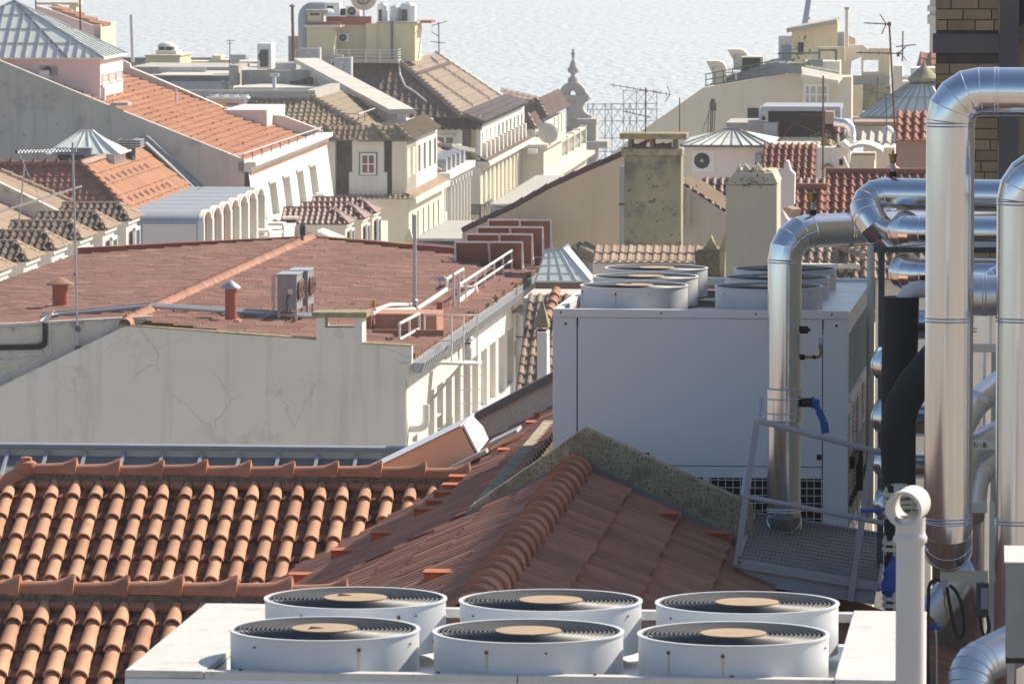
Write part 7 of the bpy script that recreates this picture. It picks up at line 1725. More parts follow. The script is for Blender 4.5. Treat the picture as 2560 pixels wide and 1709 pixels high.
# ---------------------------------------------------------------- things close behind the red brown roof
for row, (xl, xr, yt, yb_, Yr) in enumerate(((1810, 2434, 820, 905, 170.8), (1912, 2524, 748, 900, 171.9), (2012, 2620, 684, 895, 173.0), (2112, 2694, 618, 890, 174.1))):
    k = 6; a = P(Z(k, xl, yb_), Yr); w_ = sx(a, r1, Z(k, xr, 0)[0]); h = sy(a, K, Z(k, 0, yt)[1])
    h = 1.0; a = P(Z(k, xl, yt), Yr) - K * h
    for j in range(2):
        t = thing('solar_panel', ['%s solar panel of the %s row, seen from its brown back behind the red coping' % (['left', 'right'][j], ['front', 'second', 'third', 'rear'][row])][0], 'solar panel', a + r1 * (w_ * .5 * j), 0, 'tilted solar panels in rows')
        o = a + r1 * (w_ * .5 * j + .02); pw_ = w_ * .5 - .04; dn_ = (d1 * .62 - K * 1.0).normalized(); top = o + K * h; L = h * 1.12
        MB().box(top + d1 * .03, r1 * pw_, dn_ * L, dn_.cross(r1).normalized() * -.03).build('panel', MT['brown_panel'], t, sharp=0)
        m = MB(); up_ = r1.cross(dn_).normalized()
        m.bar(top, top + r1 * pw_, .05, .05); m.bar(top + dn_ * L, top + dn_ * L + r1 * pw_, .03, .03); m.bar(top, top + dn_ * L, .03, .03, up=r1); m.bar(top + r1 * pw_, top + r1 * pw_ + dn_ * L, .03, .03, up=r1); m.build('frame', MT['white_metal'], t, sharp=0)
        m = MB(); m.bar(top + r1 * (pw_ if j else .0), o + r1 * (pw_ if j else 0) - K * .1, .045, .045, up=r1); e = o + r1 * (pw_ if j else 0); m.bar(e + K * .25, e + K * .25 + d1 * .4, .04, .04); m.build('stand', MT['white_metal'], t, sharp=0)
t = thing('skylight', 'glazed hipped skylight just beyond the right end of the red brown roof', 'skylight', P(Z(7, 500, 1290), 166)); g0 = P(Z(7, 300, 1180), 165.0); GQ2 = lambda x, y, dy=0: PP(Z(7, x, y), g0 + d1 * dy, d1)
m = MB(); a, b, c, d, e = GQ2(215, 1180), GQ2(722, 1180), GQ2(470, 882, 1.2), GQ2(310, 890, 1.2), GQ2(755, 1105, 4); f = c + d1 * 2; m.poly([a, b, c, d]); m.poly([b, e, f, c]); g = m.build('glass', MT['glass_pane'], t, sharp=0)
m = MB()
for p, q_ in ((a, d), (b, c), (c, f), (b, e), (d, c), (a, b)): m.bar(p, q_, .06, .05)
for s_ in (.25, .5, .75): m.bar(a + (b - a) * s_, d + (c - d) * s_, .04, .04); m.bar(a + (d - a) * s_, b + (c - b) * s_, .02, .03); m.bar(b + (e - b) * s_, c + (f - c) * s_, .05, .05)
m.build('glazing_bars', MT['steel'], g, sharp=0)
B6('base', 'mansard_tile', t, 7, 215, 1183, 735, 1300, 165.0, 4)
gb = thing('building', 'small white gable with dark tiled verge next to the glazed skylight', 'building', P(Z(7, 720, 1060), 176)); g1 = P(Z(7, 720, 1060), 168.0)
pwall('wall', 'white_wall', gb, [Z(7, 540, 935), Z(7, 620, 885), Z(7, 930, 1040), Z(7, 930, 1250), Z(7, 540, 1250)], g1, d1, 3)
m = MB()
for a, b in (((535, 925), (622, 873)), ((622, 873), (935, 1035))): m.bar(PP(Z(7, *a), g1 + d1 * 1, d1), PP(Z(7, *b), g1 + d1 * 1, d1), 2.4, .3)
m.build('verge', MT['mortar'], gb, sharp=0)
lw_ = thing('building', 'small red tiled roofs squeezed between the white facade and the rear chiller', 'building', P(Z(11, 250, 600), 122)); b0 = P(Z(7, 150, 1300), 128.0)
m = MB(); tile_roof(m, b0, r1, (-d1 * .88 - K * .48), 3.2, 5.5, .2, .36, .05, .03, 5, 'barrel', .02); m.build('roof', MT['sooty_tile'], lw_)
m = MB(); q = PP(Z(7, 405, 1300), b0 - d1 * .5, d1); cap_row(m, q + K * .1, (-d1 * .8 - r1 * .1 - K * .4), 2.2, .3, .11, .02, .03); m.build('hip_tiles', MT['ribbed'], lw_)
B6('rear_wall', 'white_wall', lw_, 7, 280, 1285, 560, 1330, 131, 1); massb(lw_, 7, 100, 1330, 640, 129, 3, 'plaster_old')
wc = thing('chimney', 'slender white chimney with a mossy pyramid cap left of the rear chiller', 'chimney', P(Z(11, 273, 660), 112)); pb(11, 228, 182, 318, 700, 112, .7).build('stack', MT['white_wall'], wc, sharp=0)
c = P(Z(11, 274, 182), 112.35); a = sx(P(Z(11, 215, 182), 112.35), r1, Z(11, 346, 0)[0]) / 2; m = MB(); m.lathe([(a * 1.41, .1), (a * 1.41, .16), (.02, .62)], c + K * 0, 4, (Vector((math.cos(.6), math.sin(.6), 0)), Vector((-math.sin(.6), math.cos(.6), 0)), K)); m.build('cap', MT['lichen_slab'], wc, sharp=0)
m = MB(); pb(11, 240, 168, 306, 186, 112.1, .5, m); m.build('neck', MT['dark'], wc)

# ---------------------------------------------------------------- tan gable, stained chimneys and roofs behind the rear chiller
ty = thing('building', 'broad tan gable wall with a dark tiled verge rising to the stained chimney', 'building', P(Z(7, 500, 900), 175)); g1 = P(Z(7, 500, 900), 175.0)
vp = [Z(6, 1880, 742), Z(7, 0, 530), Z(7, 330, 345), Z(7, 700, 175), Z(7, 1045, 30)]
pwall('wall', 'tan_wall', ty, vp + [Z(7, 1045, 1300), Z(6, 1880, 1300)], g1, d1, .5)
m = MB()
for a, b in zip(vp, vp[1:]): p, q = PP(a, g1, d1), PP(b, g1, d1); cap_row(m, p + d1 * .25 + K * .03, (q - p), (q - p).length, .42, .16, .02, .0)
m.build('verge_tiles', MT['roof_ribs'], ty)
m = MB(); p, q = PP(vp[0], g1, d1), PP(vp[-1], g1, d1); u_ = q - p; tile_roof(m, q + d1 * .5 - K * .1, d1, -u_, 14, u_.length, .3, .45, .06, .03, 4, 'barrel'); m.build('roof', MT['roof_red'], ty)
ctp = P(Z(7, 1280, 900), 171.0)
ck = thing('chimney', 'broad weathered chimney block with yellow lichen and a raised mossy cap slab', 'chimney', ctp); MT['stained_render'] = M('stained_yellowish_render', (.38, .335, .21), (.26, .24, .165), .9, .95, stain=((.16, .15, .12), 1.1, .52), spots=((.10, .098, .09), 4, .60))
a = PP(Z(7, 1022, 910), ctp, d1); ww = sx(a, r1, Z(7, 1540, 0)[0]); dpp = sx(a + r1 * ww, d1, Z(7, 1560, 0)[0]); hh = sy(a, K, Z(3, 0, 1420)[1]); MB().box(a, r1 * ww, d1 * max(.8, dpp), K * hh).build('stack', MT['stained_render'], ck, bevel=.03)
t1 = a + K * (hh + .003) - r1 * .08 - d1 * .08; h2 = sy(t1, K, Z(3, 0, 1352)[1]); MB().box(t1, r1 * (ww + .12), d1 * 1.1, K * h2).build('crown', MT['concrete_dark'] if 'concrete_dark' in MT else MT['stone_lichen'], ck, bevel=.03)
m = MB(); zt3 = t1 + K * h2
for f_ in (.12, .5, .9): m.box(zt3 + r1 * (ww * f_), r1 * .12, d1 * .9, K * .28)
m.build('cap_stubs', MT['mortar'], ck)
m = MB(); m.box(zt3 + K * .28 - r1 * .05 - d1 * .15, r1 * (ww + .3), d1 * 1.4, K * .17); m.build('cap_slab', MT['lichen_slab'], ck, bevel=.02)
m = MB(); 
for f_ in (.3, .62, .75): cap_row(m, zt3 + r1 * (ww * f_ - .15) + d1 * .2 + K * .02, r1, .35, .35, .12, .0, .05)
m.build('cap_tiles', MT['roof_ribs'], ck)
du_ = thing('spiral_duct', 'grey spiral duct running down the tan gable beside the stained chimney', 'duct', P(Z(7, 1035, 900), 174)); a = P(Z(7, 1037, 905), 174.0); h = sy(a, K, Z(7, 0, 125)[1]); m = MB(); m.cyl(a, a + K * h, .19, n=18); 
for k in range(36): m.ring(a + K * (h * (k + .5) / 36), .19, .012, 18, 4)
m.build('tube', MT['steel_paint'], du_, sharp=30); m = MB(); m.ring(a + K * h * .55, .195, .03, 18, 4); m.build('clamp', MT['rust'], du_)
sw = thing('building', 'dark stained wall with a sunlit tile verge between the two large chimneys', 'building', P(Z(7, 1740, 900), 173)); g2 = P(Z(7, 1740, 900), 173.0)
pwall('wall', 'concrete', sw, [Z(7, 1535, 290), Z(7, 1560, 300), Z(7, 1950, 560), Z(7, 1950, 1300), Z(7, 1535, 1300)], g2, d1, .4)
a, b = PP(Z(7, 1548, 305), g2, d1), PP(Z(7, 1955, 575), g2, d1); m = MB(); tile_roof(m, a + K * .12, d1, b - a, 4.5, (b - a).length, .3, .42, .06, .04, 4, 'barrel'); m.build('roof', MT['roof_tan'], sw)
m = MB(); o = P(Z(7, 1535, 240), 182.0); tile_roof(m, o, r1, (-d1 * .85 - K * .5), 6.5, 5, .25, .4, .07, .04, 5, 'barrel'); m.build('roof', MT['roof_ribs'], sw)
MB().box(PP(Z(7, 1590, 660), g2, d1) - d1 * .15, r1 * .12, d1 * .2, K * 1.1).build('buttress', MT['concrete'], sw, sharp=0)
lo_ = thing('building', 'low building with a sunlit ridge of pale tiles right behind the chiller fans', 'building', P(Z(7, 1200, 1100), 150)); o = P(Z(7, 735, 905), 150.0); L = sx(o, r1, Z(7, 1960, 0)[0])
m = MB(); tile_roof(m, o + K * .1 + d1 * .9, r1, (-d1 * .9 - K * .35), L, 1.0, .22, .5, .035, .03, 5, 'barrel', .04); m.build('eave_tiles', MT['roof_tan'], lo_)
m = MB(); m.box(o - K * .75 + d1 * .1, r1 * L, d1 * 2, K * .45); m.build('cornice', MT['pink_wall'], lo_, bevel=.05); massb(lo_, 7, 735, 1010, 1960, 150.3, 3, 'pink_wall')
dc_ = thing('chimney', 'dark sooty chimney stub with broken tiles on top behind the chiller fans', 'chimney', P(Z(7, 1780, 1130), 135)); pb(7, 1668, 900, 1885, 1250, 135, .9).build('stack', MT['soot'] if 'soot' in MT else MT['mortar'], dc_, bevel=.05)  # stack in a dark mottled tone
m = MB(); a = P(Z(7, 1700, 900), 135.2)
for i in range(4): m.prism([a + r1 * (.1 + .38 * i), a + r1 * (.1 + .38 * i) + r1 * .34, a + r1 * (.1 + .38 * i) + r1 * .2 + K * (.35 + .2 * ((i * 7) % 3))], d1 * .5)
m.build('broken_tiles', MT['stained_render'], dc_); m = MB(); a = P(Z(7, 1885, 1250), 135); m.box(a + r1 * .01, r1 * .12, d1 * .88, K * sy(a, K, Z(7, 0, 905)[1])); m.build('side_render', MT['stained_render'], dc_)  # paler slab on the right paints in the sunlit face
bc = thing('chimney', 'large plain beige chimney with tile shards and weeds on its slab', 'chimney', P(Z(7, 2140, 1130), 132)); Yc = 132.0
a = P((1813.5, 800), Yc); ww = sx(a, r1, 1941); dpp = max(.7, sx(a + r1 * ww, d1, 1951)); hh = sy(a, K, 462); MT['chimney_beige'] = M('beige_chimney_render', (.52, .475, .375), (.46, .42, .33), .8, .94, drip=((.38, .345, .27), .55), spots=((.36, .33, .27), 2, .72))
MB().box(a, r1 * ww, d1 * dpp, K * hh).build('stack', MT['chimney_beige'], bc, bevel=.02)
s_ = a + K * hh + K * .003; MB().prism([s_ + r1 * .1, s_ - r1 * .02 + K * .02, s_ + r1 * .2 + K * .28, s_ + r1 * (ww - .1) + K * .28, s_ + r1 * (ww + .02) + K * .02], d1 * dpp).build('crown', MT['chimney_beige'], bc, sharp=0)
m = MB(); rg = random.Random(5)
for i in range(9): p = s_ + r1 * rg.uniform(.2, ww - .3) + d1 * rg.uniform(.05, .5) + K * .28; m.prism([p, p + r1 * rg.uniform(.1, .25), p + r1 * .1 + K * rg.uniform(.05, .22)], d1 * .2)
m.build('tile_shards', MT['chimney_beige'], bc, sharp=0)
def leaves(name, c, n, sx_, sy_, sz_, size, label=None, par=None, grp=None):
    m = MB()
    for k in range(n):
        p = c + Vector((random.gauss(0, sx_), random.gauss(0, sy_), random.gauss(0, sz_))); a = Vector((random.uniform(-1, 1), random.uniform(-1, 1), random.uniform(-.2, 1))).normalized(); b = a.cross(Vector((.3, .5, .7))).normalized(); s = size * random.uniform(.6, 1.3)
        m.poly([p, p + a * s + b * s * .4, p + a * s * 2, p + a * s - b * s * .4])
    return m.build(name, MT['plant'], par, label=label, cat='plant' if label else None, group=grp, sharp=0)
leaves('weed', s_ + r1 * ww * .6 + K * .34 + d1 * .1, 26, .12, .1, .06, .05, 'tuft of green weeds on top of the large beige chimney', None, 'weeds on chimneys'); leaves('weed', s_ + r1 * ww * .5 - d1 * .03 + K * .02, 60, .3, .03, .07, .05, 'dark green weeds hanging on the face of the large beige chimney', None, 'weeds on chimneys')
sc2 = thing('chimney', 'small gabled stone chimney between the large beige chimney and the red roof', 'chimney', P(Z(8, 170, 560), 160)); g3 = P(Z(8, 170, 560), 150.0)
pwall('stack', 'pink_stone' if 'pink_stone' in MT else 'pink_wall', sc2, [Z(8, 65, 190), Z(8, 85, 165), Z(8, 140, 160), Z(8, 165, 85), Z(8, 185, 85), Z(8, 205, 165), Z(8, 245, 205), Z(8, 238, 480), Z(8, 110, 520), Z(8, 60, 700), Z(8, 260, 700)][:9] + [Z(8, 245, 700), Z(8, 80, 700)], g3, d1, .8)

# ---- red roofs left of the tall pipes
rr_ = thing('building', 'red tiled roof with two stepped ridges behind the upper pipes', 'building', P(Z(8, 800, 700), 165)); 
for (x0, x1, y, Y, V) in ((245, 540, 330, 166.5, 5.5), (528, 1560, 190, 169.5, 8.0)):
    o = P(Z(8, x0, y), Y); L = sx(o, r1, Z(8, x1, 0)[0]); m = MB(); tile_roof(m, o, r1, (-d1 * .87 - K * .49), L, V, .235, .42, .085, .05, 6, 'barrel', .02); m.build('roof', MT['roof_red'], rr_)
    m = MB(); m.box(o - d1 * .1 - K * .02, r1 * L, d1 * .3, K * .16); m.build('ridge_mortar', MT['roof_red'], rr_)
m = MB(); a, b = P(Z(8, 95, 500), 163.4), P(Z(8, 260, 560), 163.0); m.bar(a, b, .4, .25); m.build('verge', MT['roof_tan'], rr_)
ev = thing('building', 'cream house with a sooty barrel tile eave between chiller and pipes', 'building', P(Z(8, 600, 1130), 146)); o = P(Z(8, 200, 850), 149.0); L = sx(o, r1, Z(8, 1450, 0)[0]); 
m = MB(); tile_roof(m, o, r1, (-d1 * .88 - K * .40), L, 1.9, .235, .5, .10, .05, 6, 'barrel', .03); m.build('eave_tiles', MT['sooty_tile'], ev)
m = MB(); a, b = P(Z(8, 560, 865), 149.5), P(Z(8, 905, 1005), 147.0); cap_row(m, a + K * .1, b - a, (b - a).length, .4, .15, .02, .03); m.build('hip_tiles', MT['roof_tan'], ev)
massb(ev, 8, 200, 1020, 830, 147.6, 3, 'cream_wall'); massb(ev, 8, 980, 1040, 1500, 147.6, 3, 'cream_wall'); B6('corner_pier', 'cream_wall', ev, 8, 640, 1025, 805, 1060, 147.2, .4); B6('dark_gap', 'dark', ev, 8, 830, 1020, 980, 1400, 149, .3)

# ---- small things between the blocks and along the street
rdm = thing('building', 'low house with small dark red hipped dormers below the cream corner building', 'building', P(Z(6, 1000, 900), 305)); dA2 = P(Z(6, 1085, 562), 306.0)
sp2 = -sx(dA2, d1, Z(6, 985, 0)[0])
inst(rdm, dormer_items(3.4, 3.6, .75, 1.0, 3.2, .3, .5, .09, 'roof_ribs', 'roof_ribs', 'cream_wall', 1.6), [dA2, dA2 - d1 * sp2, dA2 - d1 * sp2 * 1.9 - r1 * .3], GA)
massb(rdm, 6, 700, 700, 1060, 309, 8, 'cream_wall')
t = thing('loudspeaker', 'pair of black box speakers at the far parapet of the red brown roof', 'loudspeaker', P(Z(6, 425, 780), 172)); B6('box', 'black', t, 6, 400, 672, 420, 760, 171.4, .15, .01); B6('box', 'black', t, 6, 424, 672, 447, 762, 171.5, .15, .01); m = MB(); q = P(Z(6, 421, 800), 171.6); m.cyl(q, q + K * .5, .05, n=8); m.build('stand', MT['dark_steel'], t)
t = thing('building', 'small red gable with white verge peeping over the far parapet', 'building', P(Z(6, 600, 790), 178)); g = P(Z(6, 575, 790), 178.0); pwall('gable', 'red_paint', t, [Z(6, 460, 785), Z(6, 575, 725), Z(6, 690, 785), Z(6, 690, 1000), Z(6, 460, 1000)], g, d1, .3)
m = MB(); m.bar(PP(Z(6, 575, 720), g, d1), PP(Z(6, 460, 780), g, d1), .5, .08); m.bar(PP(Z(6, 575, 720), g + d1 * .8, d1), PP(Z(6, 780, 800), g + d1 * .8, d1), 1.8, .1); m.build('verge', MT['white_wall'], t, sharp=0)
t = thing('parasol', 'closed cream pointed canopy behind the plain pole', 'canopy', P(Z(6, 1400, 840), 182)); c = P(Z(6, 1398, 700), 182.0); m = MB(); m.lathe([(.95, -2.1), (.85, -1.6), (.02, 0)], c, 4, (Vector((.8, .6, 0)), Vector((-.6, .8, 0)), K)); m.build('canvas', MT['paleyellow_wall'], t, sharp=0)
for (lab, k, p0_, p1_, Yk, wd_, th_) in (('dark sloping glazed canopy along the street below the cream corner building', 6, (1478, 815), (1752, 650), 300, 3.0, 3.2), ('dark blue grey canopy along the street below the pale yellow facade', 24, (505, 1395), (960, 1110), 372, 3.0, 2.6)):
    a = P(Z(k, *p0_), Yk); L = sx(a, d1, Z(k, p1_[0], 0)[0]); t = thing('street_canopy', lab, 'canopy', a - K * 4); m = MB(); m.prism([a, a + r1 * wd_ - K * .3, a + r1 * (wd_ * .2) - K * th_, a - r1 * .6 - K * th_], d1 * L); m.build('glazing', MT['flash'], t, sharp=0)
    m = MB(); m.box(a - r1 * .1 + K * .02, d1 * L, r1 * (wd_ * .9), K * .14)
    for i in range(14): m.box(a + d1 * (L * i / 14) - r1 * .62 - K * th_, d1 * .25, r1 * .12, K * th_ * .97)
    m.build('frame', MT['concrete'], t, sharp=0)

# ---------------------------------------------------------------- upper right: beige gable, terraces and far houses
bg_ = thing('building', 'huge beige gable wall sloping up from the lattice to a rooftop terrace', 'building', P(Z(3, 1800, 1300), 330)); g4 = P(Z(3, 1800, 1300), 330.0)
gp_ = [Z(3, 918, 1452), Z(3, 922, 1390), Z(3, 1040, 1295), Z(3, 1300, 1110), Z(3, 1745, 800), Z(3, 2334, 700), Z(4, 300, 655), Z(4, 318, 975)]
pwall('gable_wall', 'beige_wall', bg_, gp_ + [Z(4, 318, 1500), Z(3, 918, 1700)], g4, d1, .6)
GB = lambda k, x, y, dy=0: PP(Z(k, x, y), g4 + d1 * dy, d1)
m = MB(); a, b = GB(3, 918, 1390), GB(3, 1745, 800); m.box(a - K * .5 + d1 * .6, b - a, d1 * 14, -K * .3); a, b = GB(3, 1745, 800), GB(3, 2334, 700); m.box(a - K * .3 + d1 * .6, b - a, d1 * 14, -K * .3); m.build('roof_deck', MT['zinc'], bg_, sharp=0)
m = MB(); m.prism([GB(3, 1800, 770, 2), GB(3, 2334, 575, 2), GB(4, 140, 560, 2), GB(4, 140, 690, 2), GB(3, 1800, 780, 2)], d1 * 8); m.build('slate_slope', MT['slate'] if 'slate' in MT else MT['flash'], bg_, sharp=0)
rt = thing('railing', 'dark green railing along the terrace edge on the huge beige gable', 'railing', GB(3, 1765, 800)); m = MB(); MT['green_rail'] = M('green_rail', (.10, .16, .14), (.08, .13, .115), 2, .6)
for (y0, y1) in ((680, 560), (730, 625), (782, 690)): m.cyl(GB(3, 1760, y0, -.2), GB(4, 60, y1 - 10, -.2), .035, n=5)
m.tube([GB(3, 1762, 680, -.2), GB(3, 1762, 680, 5)], .035, 5); m.build('rails', MT['green_rail'], rt)
for i in range(8): t_ = i / 7; a = GB(3, 1768 + 566 * t_, 790 - 92 * t_, -.2); MB().cyl(a, a + K * sy(a, K, Z(3, 0, 678 - 120 * t_)[1]), .035, n=5).build('post', MT['green_rail'], rt)
def hood(label, k, x0, y0, x1, y1, Y):
    """cowl on a square duct: mouth to the left, rounded back"""
    t = thing('vent_hood', label, 'vent hood', P(Z(k, (x0 + x1) / 2, y1), Y), 0, 'cream vent hoods'); q = P(Z(k, x0, y1), Y); H = lambda u, v: PP(Z(k, x0 + (x1 - x0) * u, y0 + (y1 - y0) * v), q, d1)
    m = MB(); pts = [H(0, 0), H(.6, .0), H(.8, .06), H(.94, .2), H(1, .4), H(1, .55), H(.88, .55), H(.84, .38), H(.7, .22), H(.52, .22), H(.4, .34), H(.36, .52), H(.27, .48)]
    m.prism(pts, d1 * 2.2); m.build('cowl', MT['cream_wall'], t, sharp=0); m = MB(); a = H(.30, 1.0); m.box(a, H(.82, 1) - a, d1 * 2.0, K * (H(.3, .24).z - a.z)); m.build('duct', MT['cream_wall'], t, sharp=0); return t
hood('lower cream vent hood at the left end of the beige terrace', 3, 1768, 556, 1955, 768, 331.5); hood('upper cream vent hood behind the dark box on the beige terrace', 3, 1960, 450, 2155, 640, 334)
t = thing('air_conditioner', 'black fronted box unit beside the upper cream hood on the terrace', 'air conditioner', P(Z(3, 2190, 650), 332)); B6('case', 'cream_wall', t, 3, 2090, 518, 2290, 650, 332.2, 2); B6('front', 'dark', t, 3, 2098, 530, 2262, 648, 332.1, .15)
t = thing('table', 'small cream slab table by the hood on the beige terrace', 'table', P(Z(3, 1990, 740), 331)); B6('top', 'cream_wall', t, 3, 1935, 655, 2045, 672, 331, 1.2); B6('leg', 'cream_wall', t, 3, 2035, 672, 2048, 740, 331.1, .3); B6('leg', 'cream_wall', t, 3, 1936, 672, 1950, 745, 331.1, .3)
# yellow mono-pitch house and its neighbours
ym = thing('building', 'pale yellow rooftop house with a single pitched roof and dark doorway', 'building', P(Z(4, 400, 500), 338)); g5 = P(Z(4, 400, 500), 336.0)
pwall('wall', 'paleyellow_wall', ym, [Z(4, 215, 268), Z(4, 636, 200), Z(4, 628, 560), Z(4, 215, 580)], g5, d1, 5)
m = MB(); m.bar(PP(Z(4, 185, 270), g5 + d1 * 2, d1), PP(Z(4, 642, 186), g5 + d1 * 2, d1), 6, .25); m.build('roof', MT['concrete'], ym, sharp=0)
B6('doorway', 'dark', ym, 4, 272, 388, 325, 500, g5 - d1 * .05, .1); B6('low_wall', 'paleyellow_wall', ym, 4, 325, 428, 700, 560, g5 - d1 * 2, .5); B6('frame', 'white_metal', ym, 4, 95, 330, 215, 560, g5 + d1 * 1, .4); B6('frame_opening', 'glass_dark' if 0 else 'door_blue', ym, 4, 120, 410, 212, 550, g5 + d1 * .9, .1); B6('shutter', 'steel_paint', ym, 4, 622, 292, 695, 430, g5 + d1 * .5, .3)
fl = thing('flue', 'cream square flue beside the single pitched yellow house', 'flue', P(Z(4, 716, 440), 339)); pb(4, 702, 85, 730, 440, 339, .7).build('stack', MT['cream_wall'], fl, sharp=0); B6('cap', 'zinc_light', fl, 4, 696, 68, 738, 86, 338.8, 1.1)
cp = thing('building', 'cream parapet walls stepping down right of the single pitched house', 'building', P(Z(4, 850, 560), 341)); g6 = P(Z(4, 800, 600), 342.0)
pwall('parapet', 'cream_wall', cp, [Z(4, 640, 500), Z(4, 720, 415), Z(4, 870, 410), Z(4, 920, 460), Z(4, 850, 520), Z(4, 760, 560), Z(4, 740, 1080), Z(4, 640, 1080)], g6 - d1 * 2, d1, .6)
pwall('gable', 'paleyellow_wall', cp, [Z(4, 735, 320), Z(4, 798, 350), Z(4, 798, 430), Z(4, 735, 430)], g6 + d1, d1, .6)
fr2 = thing('building', 'yellow frame like wall with a large square opening to the river', 'building', P(Z(4, 980, 700), 345)); g7 = P(Z(4, 980, 700), 346.0)
for (x0, y0, x1, y1) in ((850, 440, 1110, 548), (850, 548, 868, 655), (1005, 548, 1110, 655), (850, 655, 1110, 780)): B6('wall', 'paleyellow_wall', fr2, 4, x0, y0, x1, y1, g7, .8)
B6('stain_band', 'concrete', fr2, 4, 760, 690, 1110, 780, g7 - d1 * .3, .2); B6('lower_wall', 'paleyellow_wall', fr2, 4, 755, 780, 860, 1060, g7 - d1 * 2, 2); B6('lower_wall', 'stained_render', fr2, 4, 860, 780, 1115, 1010, g7 - d1 * 1, 2)
lh_ = thing('building', 'cream lean-to with a sagging white roof and a wide window', 'building', P(Z(4, 500, 970), 328)); g8 = P(Z(4, 500, 960), 326.0)
B6('wall', 'cream_wall', lh_, 4, 318, 715, 660, 980, g8, 3); m = MB(); m.prism([PP(Z(4, 305, 640), g8 - d1 * .6, d1), PP(Z(4, 680, 715), g8 - d1 * .6, d1), PP(Z(4, 640, 768), g8 - d1 * 1.4, d1), PP(Z(4, 315, 712), g8 - d1 * 1.4, d1)], K * .2 + d1 * .0); m.build('roof', MT['cream_wall'], lh_, sharp=0)
winpx(lh_, *Z(4, 322, 765), *Z(4, 560, 962), g8 - d1 * .02, d1, frame='white_metal', glass='shutter', bars=(3, 1), fw=.15); B6('sill_pier', 'cream_wall', lh_, 4, 640, 700, 760, 1080, g8 - d1 * .5, 3)
B6('upper_storey', 'cream_wall', lh_, 4, 330, 560, 655, 700, g8 + d1 * 3, 3); B6('slate_band', 'flash', lh_, 4, 95, 575, 330, 670, g8 + d1 * 2.6, 2); B6('slate_band', 'flash', lh_, 4, 360, 545, 500, 605, g8 + d1 * 2.5, .5)
m = MB(); a, b = PP(Z(4, 340, 625), g8 + d1 * 1, d1), PP(Z(4, 640, 680), g8 + d1 * 1, d1); m.cyl(a, b, .2, n=8); m.build('roof_pipe', MT['concrete'], lh_)
leaves('weed', P(Z(4, 300, 560), 327.5), 60, .5, .4, .7, .16, 'scruffy green plant on the terrace above the cream lean-to', None, 'weeds on chimneys')
rt = thing('railing', 'thin green terrace frame in front of the yellow house wall', 'railing', P(Z(4, 545, 560), 330)); m = MB(); m.tube([P(Z(4, 468, 560), 331), P(Z(4, 468, 458), 331), P(Z(4, 622, 458), 331), P(Z(4, 622, 560), 331)], .08, 5); m.cyl(P(Z(4, 90, 490), 331), P(Z(4, 470, 485), 331), .06, n=5); m.build('rails', MT['green_rail'], rt)
# dark terrace, antennas, low tiled roofs
dt = thing('building', 'shadowed terrace opening under a pale green slab', 'building', P(Z(4, 290, 1250), 262)); B6('back_wall', 'dark', dt, 4, 0, 1005, 590, 1260, 262, .3); B6('slab', 'green_slab' if 'green_slab' in MT else 'zinc_light', dt, 4, -60, 972, 660, 1012, 258, 5); B6('side_pier', 'zinc_light', dt, 4, 585, 1012, 660, 1260, 258.2, 2); B6('parapet', 'concrete', dt, 4, -60, 1252, 490, 1330, 257.5, .5); B6('low_box', 'zinc_light', dt, 4, -40, 1120, 82, 1255, 258, 1.5); massb(dt, 4, -60, 1330, 660, 258.3, 5, 'plaster_old')  # near-black sheet at the back paints in the terrace shade
gb2 = thing('building', 'grey green flat roofed box with a service cabinet in front of the beige gable', 'building', P(Z(3, 2200, 1250), 262)); B6('wall', 'zinc_light', gb2, 3, 1960, 1130, 2420, 1330, 261, 4); B6('slab', 'concrete', gb2, 3, 1950, 1118, 2425, 1150, 260.6, 5); B6('dark_window', 'dark', gb2, 3, 2147, 985, 2255, 1085, 300, .3) if 0 else None
t = thing('cabinet', 'pale service cabinet with rounded top on the grey green flat roof', 'cabinet', P(Z(3, 2290, 1118), 263)); B6('case', 'white_metal', t, 3, 2250, 975, 2345, 1118, 263, 1.2, .08); B6('slot', 'dark', t, 3, 2282, 1060, 2305, 1112, 262.9, .15)
B6('window', 'dark', bg_, 3, 2147, 987, 2255, 1085, g4 - d1 * .05, .1)
wt = thing('water_tank', 'small rusty water tank on thin legs before the beige gable', 'tank', P(Z(3, 1825, 1220), 250)); a = P(Z(3, 1835, 1010), 250.0); rr = .165; m = MB(); m.lathe([(rr, 0), (rr * 1.05, .03), (rr, .06), (rr, .36), (rr * .7, .42), (rr * .7, .5), (rr * .5, .53)], a, 12); m.build('drum', MT['mortar'], wt, sharp=30)
for (x, w2) in ((1790, .02), (1812, .03), (1828, .03), (1848, .02)): b = P(Z(3, x - 6, 1235), 250); MB().cyl(b, P(Z(3, x + 4, 1010), 250), w2, n=5).build('leg', MT['mansard_tile'], wt)
MB().cyl(P(Z(3, 1735, 1200), 250), P(Z(3, 1800, 1015), 250), .012, n=4).build('stay', MT['mansard_tile'], wt)
stick('thin bare aerial pole left of the rusty water tank', Z(3, 1528, 1270), Z(3, 1528, 890), 240, .024, 'mansard_tile')
aerial('television aerial with a long slanted boom standing on the stained chimney', 3, (1218, 1345), (1218, 800), 171.5, [(900, 772, 1440, 862, 9), (1010, 1012, 1268, 1072, 4), (1440, 930, 1440, 930, 0), (1415, 785, 1442, 860, 0), (1442, 860, 1395, 930, 0)], .02, 'rust')
